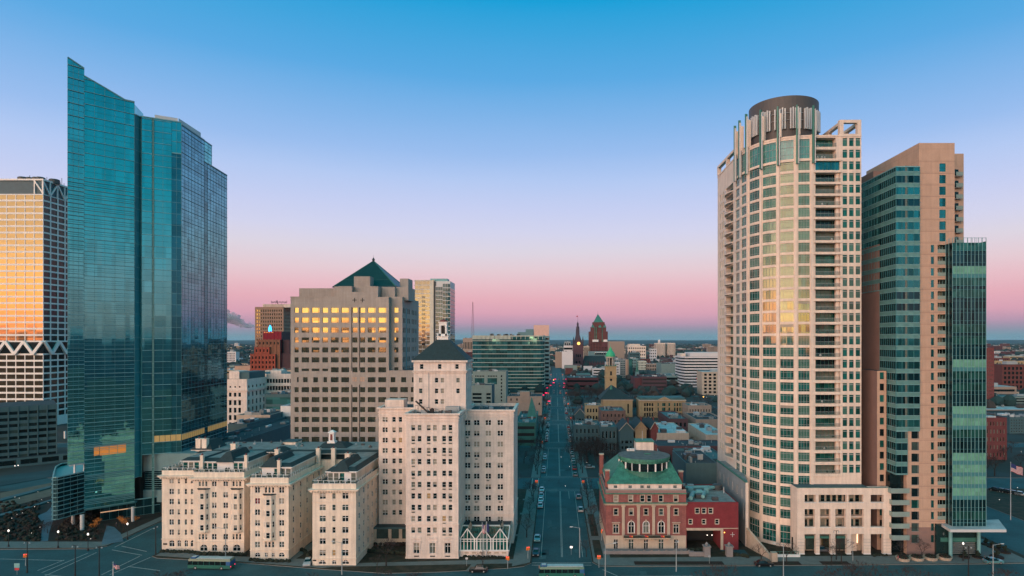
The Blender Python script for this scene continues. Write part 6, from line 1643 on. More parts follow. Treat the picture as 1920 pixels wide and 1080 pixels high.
 for c in (190, 245, 296): ws.append((PX(kx(c), Y) - X0, PZ(ky(273), Y) - .5, 1.0, 1.1, 'plain', 'glass_dark', None))
 b.wall(w, flat(X0, Y, 1, 0), 0, X1 - X0, 0, zt, ws, .4, 'cream_stone')
 w.box(X0 - .5, X1 + .6, Y - .7, Y, PZ(ky(318), Y), PZ(ky(300), Y), 'cream_stone'); w.box(X0 - .3, X1 + .3, Y - .4, Y, PZ(ky(420), Y), PZ(ky(408), Y), 'cream_stone'); w.box(X0, PX(kx(265), Y), Y + 3, Y + 14, zt, PZ(ky(95), Y + 3), 'cream_stone')
 D = 27.0; ws = []
 for z_, h in ((PZ(ky(360), Y), 3), (PZ(ky(450), Y), 3.2), (PZ(ky(535), Y), 3.2), (PZ(ky(273), Y), 1.6), (PZ(ky(618), Y), 3.2)):
  for k in range(5): ws.append((2.7 + 5.2 * k, z_ - h / 2, 2.0, h, 'plain', 'glass_dark', None))
 b.wall(w, flat(X1, Y, 0, 1), 0, D, 0, zt, ws, .4, 'cream_stone')
 w.box(X1, X1 + .7, Y, Y + D, PZ(ky(318), Y), PZ(ky(300), Y), 'cream_stone'); w.box(X0 + 5, X1 - .5, Y + 4, Y + 26, zt - .5, PZ(ky(100), Y + 10), 'teal_wall')
 Y2 = Y + D; z2 = PZ(ky(90), Y2 + 4); xx0, xx1 = X1, PX(548, Y2); ws = []
 for v, h in ((285, 3), (205, 2.8)):
  for c in range(9): ws.append(((xx1 - xx0) * (c + .5) / 9, PZ(ky(v), Y2) - h / 2, 1.6, h, 'plain', 'glass_dark', None))
 b.wall(w, flat(xx0, Y2, 1, 0), 0, xx1 - xx0, 0, PZ(ky(125), Y2), ws, .4, 'cream_stone')
 w.box(PX(kx(640), Y2), PX(kx(760), Y2), Y2 + .4, Y2 + 10, 30, PZ(ky(88), Y2), 'cream_stone'); w.box(xx0, xx1, Y2 - .8, Y2, PZ(ky(262), Y2), PZ(ky(246), Y2), 'cream_stone'); w.box(xx0, xx1, Y2 - .6, Y2, PZ(ky(345), Y2), PZ(ky(330), Y2), 'cream_stone')
 w.poly([(X0, Y, zt - .3), (X1, Y, zt - .3), (X1, Y2, zt - .3), (X0, Y2, zt - .3)], 'roof_teal'); w.poly([(X0, Y2, PZ(ky(125), Y2)), (xx1, Y2, PZ(ky(125), Y2)), (xx1, Y2 + 30, PZ(ky(125), Y2)), (X0, Y2 + 30, PZ(ky(125), Y2))], 'roof_teal')
 w.build('wall', b.root); b.finish()
 # glass garage, cream box, long teal flank in front of them
 blk('parking_garage', 'dark glazed parking garage below the long shaded wing of the stone bank', 'garage', 497, 547, 739, 380, 30, 'teal_wall', rows=5, cols=1, style='band', fh=.75, g='office_glass')
 b, _ = blk('bank_annex', 'cream boxy hall with a blue shaded flank beyond the glass tower', 'hall', 443, 506.5, 778, 330, 26, 'limestone', rows=0, cols=0, sidewall='teal_wall', n=2)  # the flank's shade is put into its bluish wall colour
 m = MB(); Y = 330; m.box(PX(455, Y), PX(502, Y), Y - .3, Y, PZ(800, Y), PZ(791, Y), 'cream_stone'); m.build('panel', b.root)
 blk('pale_annex', 'small pale block tucked against the foot of the granite office tower', 'annex', 526, 547, 761, 345, 12, 'white_paint', rows=0, cols=0, n=0)
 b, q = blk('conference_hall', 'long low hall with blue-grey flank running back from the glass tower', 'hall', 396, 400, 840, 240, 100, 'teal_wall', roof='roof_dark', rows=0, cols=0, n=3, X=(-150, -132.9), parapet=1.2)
 m = MB()
 for (y0, y1, za, zb) in ((276, 299, 8, 14), (240, 262, 10, 14), (318, 336, 8, 18)):
  m.box(-132.9, -132.8, y0, y1, za, zb, 'glass_dark')
  for k in range(9): yy_ = y0 + (y1 - y0) * k / 8; m.box(-132.85, -132.7, yy_ - .15, yy_ + .15, za, zb, 'teal_wall')
  for k in range(4): m.box(-132.85, -132.7, y0, y1, za + (zb - za) * k / 4, za + (zb - za) * k / 4 + .25, 'teal_wall')
 m.build('window', b.root)
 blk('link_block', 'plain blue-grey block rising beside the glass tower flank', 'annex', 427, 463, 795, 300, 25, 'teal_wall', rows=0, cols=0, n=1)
 # x
 b = Bld('banded_office', -290, 320, 'dark blue-grey office block with eight window bands near the lakefront road', 'office')
 A = (-330, 262); C = (-262.0, 322.0); L = sqrt((C[0] - A[0]) ** 2 + (C[1] - A[1]) ** 2); P = flat(A[0], A[1], C[0] - A[0], C[1] - A[1]); zt = 30.5; w = MB(); ws = []
 for k in range(8):
  for c in range(24): ws.append((L * (c + .5) / 24, 4.2 + 3.15 * k, L / 24 * .84, 1.6, 'plain', 'glass_dark' if (c * 7 + k * 3) % 5 else 'glass_mid', None))
 b.wall(w, P, 0, L, 0, zt, ws, .3, 'office_grey')
 for c in range(25): p = P(L * c / 24, 0, -.12); w.bar((p[0], p[1], 3), (p[0], p[1], zt), .25, 'office_grey')
 n = P(0, 0, 30); n2 = P(L, 0, 30); w.poly([(*A, zt), (*C, zt), (n2[0], n2[1], zt), (n[0], n[1], zt)], 'roof_dark'); w.poly([(*C, 0), (n2[0], n2[1], 0), (n2[0], n2[1], zt), (*C, zt)], 'office_grey')
 e = P(14, 0, 3); f_ = P(34, 0, 12); w.box(e[0] - 4, e[0] + 16, e[1] + 4, e[1] + 14, zt, zt + 2.5, 'teal_wall')
 lo0, lo1 = P(0, 0, -3), P(L + 10, 0, -3); Q = flat(lo0[0], lo0[1], C[0] - A[0], C[1] - A[1]); ws = [((L + 10) * (c + .5) / 12, 1.2, (L + 10) / 12 * .8, 2.4, 'plain', 'glass_dark', None) for c in range(12)]
 b.wall(w, Q, 0, L + 10, 0, 4.6, ws, .3, 'office_grey'); q0, q1 = P(0, 0, 1), P(L + 10, 0, 1); w.poly([(lo0[0], lo0[1], 4.6), (lo1[0], lo1[1], 4.6), (q1[0], q1[1], 4.6), (q0[0], q0[1], 4.6)], 'roof_dark')
 w.build('wall', b.root); b.finish()
 # green glass office with rounded corner
 b = Bld('green_office', -55, 760, 'wide green glass office block with pale floor lines and a rounded corner', 'office')
 w = MB(); g = MB(); Y = 740.0; x0, x1 = PX(886, Y), PX(1020.5, Y); r = 7.0; zt = PZ(629, Y); D = 40
 path = Path(catmull([(x0, Y), (x0 + 20, Y), (x1 - 30, Y), (x1 - r, Y + .0), (x1 - r * .28, Y + r * .3), (x1, Y + r), (x1, Y + r + 12), (x1, Y + D)], 6)); P = path.P(); L = path.l[-1]
 N_ = 70
 for k in range(N_):
  u0, u1 = L * k / N_, L * (k + 1) / N_; a, c = P(u0, 0, 0), P(u1, 0, 0); g.poly([(a[0], a[1], 0), (c[0], c[1], 0), (c[0], c[1], zt - 3.5), (a[0], a[1], zt - 3.5)], 'office_glass')
  d, e = P(u0, 0, -.45), P(u1, 0, -.45)
  for j in range(15):
   py = 639.5 + 8.15 * j if j < 8 else 639.5 + 8.15 * 7 + 6.2 * (j - 7)
   z = PZ(py, Y); z2 = z + (.75 if j < 8 else .8)
   if z < 1: continue
   w.hexa([(d[0], d[1], z), (e[0], e[1], z), (c[0], c[1], z), (a[0], a[1], z), (d[0], d[1], z2), (e[0], e[1], z2), (c[0], c[1], z2), (a[0], a[1], z2)], 'pale_green')
   if k % 2 == 0: w.bar((d[0], d[1] + .35, z), (d[0], d[1] + .35, z + 4), .15, 'dark_copper')
  w.poly([(d[0], d[1], zt - (4.6 if k < 26 else 1.3)), (e[0], e[1], zt - (4.6 if k < 26 else 1.3)), (e[0], e[1], zt), (d[0], d[1], zt)], 'pale_green')
  if k % 3 == 0: w.box(d[0] - .3, d[0] + .3, d[1], d[1] + .3, zt - 4.6, zt - 1, 'pale_green')
  if k < 69: g.poly([(a[0], a[1] + .5, zt - 4.6), (c[0], c[1] + .5, zt - 4.6), (c[0], c[1] + .5, zt - 1), (a[0], a[1] + .5, zt - 1)], 'office_glass')
 w.poly([(x0, Y, zt - .8), (x1, Y + r, zt - .8), (x1, Y + D, zt - .8), (x0, Y + D, zt - .8)], 'roof_gravel'); w.poly([(x0, Y, 0), (x0, Y + D, 0), (x0, Y + D, zt), (x0, Y, zt)], 'pale_green'); w.poly([(x0, Y + D, 0), (x1, Y + D, 0), (x1, Y + D, zt), (x0, Y + D, zt)], 'pale_green')
 rr = random.Random(3)
 for _ in range(16): x = rr.uniform(x0 + 8, x1 - 26); w.box(x, x + rr.uniform(1, 4), Y + 6, Y + 9, zt - .8, zt + rr.uniform(.8, 2.4), rr.choice(['dark_metal', 'grey_metal']))
 w.box(PX(970, Y), PX(1000, Y), Y + 8, Y + 20, zt - .8, PZ(622.5, Y), 'grey_teal'); w.box(PX(985, Y), PX(1000, Y), Y + 9, Y + 20, zt, PZ(617, Y), 'grey_teal')
 w.build('slab_band', b.root); g.build('glass_wall', b.root); b.finish()
 b, _ = blk('slab_tower', 'taller grey block with a pink rooftop screen behind the green glass office', 'office', 1003, 1030, 630, 860, 60, 'grey_teal', rows=12, cols=3, style='band', fh=.5, n=1)
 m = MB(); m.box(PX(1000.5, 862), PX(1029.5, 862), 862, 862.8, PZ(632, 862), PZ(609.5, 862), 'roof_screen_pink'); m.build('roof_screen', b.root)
 # grey office with rows of tiny windows
 b, (x0, x1, y0, y1, zt) = blk('grey_office', 'plain pale grey office with two square windows below a row of small round openings', 'office', 886, 949, 696, 600, 24, 'grey_green', rows=0, cols=0, n=2)
 m = MB(); Y = 600
 for a, c in ((890, 908), (914, 932)): m.box(PX(a, Y), PX(c, Y), Y - .05, Y - .01, PZ(720.5, Y), PZ(709, Y), 'office_glass')
 for px in list(range(891, 909, 3)) + list(range(915, 933, 3)): m.box(PX(px, Y), PX(px + 1.8, Y), Y - .06, Y - .01, PZ(706.5, Y), PZ(704, Y), 'glass_dark')
 for k in range(9): m.box(PX(939, Y), PX(941.5, Y), Y - .06, Y - .01, PZ(707 + 6.5 * k, Y), PZ(703.5 + 6.5 * k, Y), 'glass_dark')
 m.build('window_field', b.root, kind='stuff')
 b, (x0, x1, y0, y1, zt) = blk('teal_block', 'teal flat-roofed block with dark strip openings just behind the hotel roof', 'office', 884, 922, 722, 520, 24, 'grey_green', rows=0, cols=0, n=1, sidewall='teal_wall')
 m = MB(); Y = 520
 for py in (739, 746, 753.5, 761):
  for a, c in ((886, 903), (912, 920)): m.box(PX(a, Y), PX(c, Y), Y - .1, Y - .01, PZ(py + 2, Y), PZ(py - 2, Y), 'glass_dark')
 m.build('window_field', b.root, kind='stuff')
 b, (x0, x1, y0, y1, zt) = blk('tan_hall', 'tan stone hall with a raised centre and few dark openings beside the long street', 'hall', 951, 1016, 743, 522, 34, 'tan_stone2', rows=0, cols=0, n=3)
 m = MB(); Y = 522; m.box(PX(975, Y), PX(993, Y), Y - .4, Y + 8, zt - 4, PZ(734, Y), 'tan_stone2')
 for a, py in ((957, 749), (968, 749), (968, 757), (1010, 757), (957, 760)): m.box(PX(a, Y), PX(a + 2.4, Y), Y - .1, Y - .01, PZ(py + 2, Y), PZ(py - 2, Y), 'glass_dark')
 m.build('window_field', b.root, kind='stuff')
 b, (x0, x1, y0, y1, zt) = blk('street_garage', 'dark teal-roofed parking garage with three shadowed decks along the street', 'garage', 966, 1004, 792, 372, 60, 'dark_copper', roof='roof_teal', rows=3, cols=1, style='band', fh=.45, g='black', n=3)  # black panes stand in for the shade inside the decks
 m = MB(); m.frustum(PX(988, 400), PX(1006, 400), 398, 412, zt, PX(996.5, 405), PX(997.5, 405), 404, 405, PZ(746, 400), 'dark_copper'); m.box(PX(990, 400), PX(1005, 400), 398.2, 412, 0, zt + .2, 'dark_red_brick'); m.build('turret', b.root)
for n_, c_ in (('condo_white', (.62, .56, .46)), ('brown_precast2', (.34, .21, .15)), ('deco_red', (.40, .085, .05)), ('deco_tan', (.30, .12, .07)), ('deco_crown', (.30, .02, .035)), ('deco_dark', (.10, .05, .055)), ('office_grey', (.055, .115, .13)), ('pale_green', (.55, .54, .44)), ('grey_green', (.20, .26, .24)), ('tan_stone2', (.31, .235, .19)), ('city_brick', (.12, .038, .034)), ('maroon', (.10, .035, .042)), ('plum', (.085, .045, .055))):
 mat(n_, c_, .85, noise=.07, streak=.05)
mat('condo_glass', (.10, .09, .07), .05, stint=(1, .88, .6), ior=1.75, noise=.1, cells=(3, 3.3, .2, .012)); mat('condo_dark', (.012, .06, .07), .05, ior=1.35, noise=.1, cells=(3, 3.3, .5, .01))
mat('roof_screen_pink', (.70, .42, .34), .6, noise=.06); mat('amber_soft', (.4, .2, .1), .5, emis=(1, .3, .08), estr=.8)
landmarks()

def old_town():
 # clock tower city hall
 b = Bld('city_hall', -10, 1460, 'dark red city hall with a slender spired tower and lit yellow clock', 'city hall')
 w = MB(); rf = MB(); Y = 1446.0; kx = lambda v: 1030 + v / 7.71; ky = lambda v: 580 + v / 7.71; X_ = lambda v: PX(kx(v), Y); Z_ = lambda v: PZ(ky(v), Y)
 w.box(X_(345), X_(490), Y, Y + 24, 0, Z_(560), 'plum'); w.box(X_(335), X_(497), Y - 1, Y + 25, Z_(600), Z_(590), 'plum')
 for (a, c, z0, z1) in ((385, 400, 690, 650), (410, 428, 690, 650), (440, 455, 690, 650), (385, 405, 800, 750), (430, 450, 800, 750), (385, 405, 900, 850), (430, 450, 900, 850)): w.box(X_(a), X_(c), Y - .4, Y, Z_(z0), Z_(z1), 'glass_dark')
 w.box(X_(350), X_(485), Y + .5, Y + 23, Z_(560), Z_(510), 'plum')
 xc = (X_(413), Y + 12)
 rf.frustum(X_(350), X_(485), Y + .5, Y + 23, Z_(510), X_(385), X_(440), Y + 7, Y + 17, Z_(370), 'purple_slate'); rf.frustum(X_(385), X_(440), Y + 7, Y + 17, Z_(370), X_(388), X_(437), Y + 8, Y + 16, Z_(285), 'purple_slate')
 rf.lathe(xc[0], xc[1], [(4.0, Z_(285)), (3.6, Z_(250)), (2.2, Z_(245)), (2.2, Z_(215)), (2.6, Z_(210)), (1.2, Z_(190)), (.2, Z_(170)), (.2, Z_(95))], 10, 'purple_slate')
 rf.poly([(xc[0], xc[1], Z_(105)), (xc[0] - 3, xc[1], Z_(108)), (xc[0] - 3, xc[1], Z_(92)), (xc[0], xc[1], Z_(85))], 'flag_red')
 for a in (350, 485): rf.lathe(X_(a), Y + 2, [(1.6, Z_(560)), (1.6, Z_(440)), (.1, Z_(390))], 8, 'purple_slate')
 w.poly([(X_(380), Y, Z_(520)), (X_(470), Y, Z_(520)), (X_(425), Y, Z_(400))], 'plum')
 x0, x1 = X_(490), X_(835); y1 = Y + 50
 w.box(x0, x1, Y + 6, y1, 0, Z_(780), 'plum'); rf.frustum(x0 - 1, x1 + 1, Y + 5, y1, Z_(780), x0 + 5, x1 - 5, Y + 20, y1 - 15, Z_(675), 'slate')
 for k in range(9):
  a = x0 + (x1 - x0) * (k + .5) / 9; w.poly([(a - 3, Y + 4.5, Z_(800)), (a + 3, Y + 4.5, Z_(800)), (a, Y + 4.5, Z_(738))], 'plum'); 
  for zz in (830, 870, 910): w.box(a - 1.4, a + 1.4, Y + 5.7, Y + 5.95, Z_(zz + 14), Z_(zz - 8), 'glass_dark')
 w.box(x0, x1, Y + 5.5, Y + 6, Z_(852), Z_(846), 'limestone')
 w.build('wall', b.root); rf.build('roof', b.root); c = MB(); c.lathe(0, 0, [(3.6, 0), (3.6, .5)], 20, 'clock_face'); me = c.mesh('clock'); o = bpy.data.objects.new('clock', me); COL.objects.link(o); o.parent = b.root; o.rotation_euler = (radians(90), 0, 0); ox, oy, oz = ORG[b.root.name]; o.location = (X_(424) - ox, Y - .5 - oy, Z_(493)); b.finish()
 # brick tower with green pyramid roofs
 b = Bld('gabled_tower', 130, 1720, 'tall brick office tower with steep green copper pyramid roofs', 'office tower')
 w = MB(); rf = MB(); Y = 1700.0; X_ = lambda v: PX(kx(v), Y); Z_ = lambda v: PZ(ky(v), Y)
 b.fill = 'city_brick'
 ws = []
 L = X_(845) - X_(578)
 for r in range(14):
  for c in range(12): ws.append((L * (c + .5) / 12, Z_(600) + r * 4.1, L / 12 * .55, 2.2, 'plain', 'glass_dark', None))
 b.wall(w, flat(X_(578), Y, 1, 0), 0, L, 0, Z_(320), [q for q in ws if q[1] < Z_(350)], .4, 'tower_brick')
 w.box(X_(578), X_(845), Y + .5, Y + 40, 0, Z_(320) - .1, 'maroon'); w.box(X_(605), X_(815), Y + 3, Y + 38, Z_(320), Z_(255), 'tower_brick'); w.box(X_(760), X_(843), Y - .4, Y, Z_(540), Z_(320), 'maroon')
 for a in (630, 730, 800): w.box(X_(a - 22), X_(a + 22), Y - .8, Y + 6, Z_(460), Z_(262), 'tower_brick'); rf.frustum(X_(a - 24), X_(a + 24), Y - 1, Y + 7, Z_(262), X_(a) - .2, X_(a) + .2, Y + 3, Y + 3.4, Z_(200), 'dark_copper')
 for a in (658, 680, 765): w.box(X_(a - 4), X_(a + 4), Y - .9, Y - .4, Z_(470), Z_(255), 'copper')
 w.box(X_(630), X_(800), Y + 1, Y + 36, Z_(262), Z_(185), 'tower_brick')
 rf.frustum(X_(645), X_(785), Y + 2, Y + 36, Z_(185), X_(706), X_(710), Y + 18, Y + 19, Z_(65), 'dark_copper'); rf.bar((X_(708), Y + 18, Z_(65)), (X_(708), Y + 18, Z_(20)), .5, 'dark_metal')
 for x in (640, 668, 695, 800, 825): rf.lathe(X_(x), Y - 1, [(3.4, Z_(470)), (3.4, Z_(438))], 10, 'white_paint'); rf.lathe(X_(x), Y - 1.6, [(2.2, Z_(465)), (2.2, Z_(443))], 10, 'glass_dark')
 w.build('wall', b.root); rf.build('roof', b.root); b.finish()
 b, (x0, x1, y0, y1, zt) = blk('arcade_block', 'low dark block with a white arcade band at the foot of the gabled tower', 'office', 1104, 1142, 659, 1600, 30, 'grey_teal', rows=0, cols=0, n=0)
 m = MB()
 for k in range(7): m.lathe(PX(1117 + k * 4.1, 1599), 1599, [(2.4, PZ(664, 1600)), (2.4, PZ(660.5, 1600))], 8, 'white_paint'); m.box(PX(1115.5 + k * 4.1, 1597), PX(1118.5 + k * 4.1, 1597), 1596, 1596.4, PZ(664, 1600), PZ(661.5, 1600), 'glass_dark')
 m.build('arcade', b.root)
 # cathedral with copper cupola
 b = Bld('cathedral', 45, 530, 'yellow stone cathedral with a tall belfry capped by a green cupola', 'cathedral')
 w = MB(); rf = MB(); Y = 540.0; X_ = lambda v: PX(kx(v), Y); Z_ = lambda v: PZ(ky(v), Y); ST = 'yellow_stone'
 x0, x1 = X_(815), X_(970); zt = Z_(835); P = flat(x0, Y, 1, 0); L = x1 - x0
 b.wall(w, P, 0, L, 0, zt, [(L / 2, Z_(955), 1.8, 3.6, 'plain', 'black', None), (L / 2, Z_(1035), 1.9, 1.9, 'plain', 'glass_dark', None)], .5, ST)
 w.box(x0, x1, Y + .6, Y + 11, 0, zt - .01, ST); 
 for v in (835, 985): w.box(x0 - .5, x1 + .5, Y - .5, Y + 11.5, Z_(v), Z_(v - 12), ST)
 for a in (825, 960): w.lathe(X_(a), Y + 1, [(.6, zt), (.7, zt + 1.6), (.05, zt + 2.6)], 8, 'copper')
 cx, cy = (x0 + x1) / 2, Y + 5.5
 w.lathe(cx, cy, [(4.6, zt), (4.6, zt + 1.2), (3.5, zt + 1.2)], 16, 'copper')
 for k in range(8): a = pi / 8 + k * pi / 4; w.lathe(cx + 3.3 * cos(a), cy + 3.3 * sin(a), [(.5, zt + 1.2), (.42, Z_(700))], 8, 'limestone')
 w.lathe(cx, cy, [(2.0, zt + 1), (2.0, Z_(700))], 12, 'black'); w.lathe(cx, cy, [(4.1, Z_(705)), (4.1, Z_(685))], 16, 'limestone')
 rf.lathe(cx, cy, [(4.3, Z_(685)), (4.2, Z_(660)), (3.4, Z_(630)), (1.9, Z_(600)), (1.5, Z_(592)), (1.3, Z_(570)), (.5, Z_(555)), (.1, Z_(535)), (.08, Z_(505))], 16, 'copper_bright')
 Yn = 511.0; n0, n1 = PX(1131, Yn), PX(1186, Yn); zn = PZ(749, Yn)
 ws = [((n1 - n0) * .85, 3, 1.2, 8, 'plain', 'glass_dark', None)]
 b.wall(w, flat(n0, Yn, 1, 0), 0, n1 - n0, 0, zn, ws, .3, ST); w.box(n0, n1, Yn + .4, Yn + 26, 0, zn - .01, ST); w.box(n0 - .6, n1 + .6, Yn - .6, Yn + 26, zn - .8, zn, 'limestone')
 rf.frustum(n0 - 3, n1 + .6, Yn - .7, Yn + 27, zn, PX(1146, 522) , PX(1150, 522), Yn + 10, Yn + 20, PZ(724, 522), 'slate'); rf.lathe(PX(1146, 515), 515, [(1.2, PZ(730, 515)), (1.0, PZ(727, 515)), (.1, PZ(721, 515))], 8, 'copper')
 w.build('wall', b.root); rf.build('roof', b.root); b.finish()
 # yellow classical courthouse with pediment
 b = Bld('civic_hall', 88, 520, 'yellow stone civic hall with a central pediment and tall paired windows', 'civic hall')
 w = MB(); Y = 507.0; lx = lambda v: 1060 + v / 6.4; ly = lambda v: 720 + v / 6.4; x0, x1 = PX(lx(890), Y), PX(lx(1443), Y); zt = PZ(ly(190), Y); ws = []
 for a in (955, 985, 1015, 1045, 1112, 1172, 1192, 1248, 1314, 1345, 1376, 1406):
  for v, h in ((247, 2.6), (305, 3.1), (370, 3.2)): ws.append((PX(lx(a), Y) - x0, PZ(ly(v), Y) - h / 2, 1.35, h, 'plain', 'glass_dark' if a % 2 else 'glass_teal', None))
 b.wall(w, flat(x0, Y, 1, 0), 0, x1 - x0, 0, zt, ws, .35, ST)
 for a in (900, 1075, 1100, 1140, 1215, 1275, 1295, 1430): w.box(PX(lx(a), Y) - .45, PX(lx(a), Y) + .45, Y - .4, Y, 0, zt - 1, ST)
 w.box(x0 - .4, x1 + .4, Y - .7, Y + 20, zt - .9, zt, 'limestone'); m0, m1 = PX(lx(1108), Y), PX(lx(1262), Y); w.poly([(m0, Y - .8, zt), (m1, Y - .8, zt), ((m0 + m1) / 2, Y - .8, PZ(ly(180), Y) + 1.8)], ST)
 w.bar((m0, Y - .9, zt), ((m0 + m1) / 2, Y - .9, PZ(ly(180), Y) + 1.9), .35, 'limestone'); w.bar((m1, Y - .9, zt), ((m0 + m1) / 2, Y - .9, PZ(ly(180), Y) + 1.9), .35, 'limestone')
 w.box(x0, x1, Y + .4, Y + 20, 0, zt - .9, ST); w.box(x0 + .5, x1 - .5, Y + .2, Y + 19, zt, PZ(ly(165), Y), 'roof_teal'); w.build('wall', b.root); b.finish()
 # white banded office
 b = Bld('white_banded_office', 210, 850, 'broad white office block striped with dark window bands', 'office')
 w = MB(); Y = 827.0; xx0, xx1 = PX(1284, Y), PX(1362, Y) ; xs = PX(1275.5, Y + 14); zt = PZ(663, Y); fhh = (727 - 669) / 10.6 * Y / F; z = PZ(668.5, Y)
 w.box(xx0 + 1, xx1, Y + .8, Y + 50, 0, zt - 3.8, 'glass_dark'); w.poly([(xs + .8, Y + 15, 0), (xx0 + .8, Y + 1, 0), (xx0 + .8, Y + 1, zt - 4), (xs + .8, Y + 15, zt - 4)], 'glass_dark'); w.poly([(xs + .8, Y + 15, 0), (xs + .8, Y + 50, 0), (xs + .8, Y + 50, zt - 4), (xs + .8, Y + 15, zt - 4)], 'glass_dark')
 while z > 1: w.prism([(xs, Y + 14), (xx0, Y), (xx1, Y), (xx1, Y + 50), (xs, Y + 50)], z - fhh * .52, z, 'stripe_white'); z -= fhh
 w.box(PX(1295, Y), xx1, Y + 5, Y + 40, zt - 4, PZ(661, Y), 'stripe_white'); w.box(PX(1276.5, Y + 14), PX(1290, Y), Y + 15, Y + 40, zt - 4, PZ(663, Y), 'pale_precast')
 s = MB(); s.box(PX(1305, Y), PX(1308.5, Y), Y - .3, Y - .01, PZ(711, Y), PZ(708.4, Y), 'flag_red'); s.build('wall_emblem', b.root)
 w.build('wall', b.root); b.finish()
mat('purple_slate', (.05, .035, .055), .7, noise=.1); mat('tower_brick', (.115, .038, .036), .85, noise=.08); mat('copper_bright', (.05, .42, .20), .6, noise=.1); mat('stripe_white', (.62, .58, .58), .7, noise=.03)
old_town()

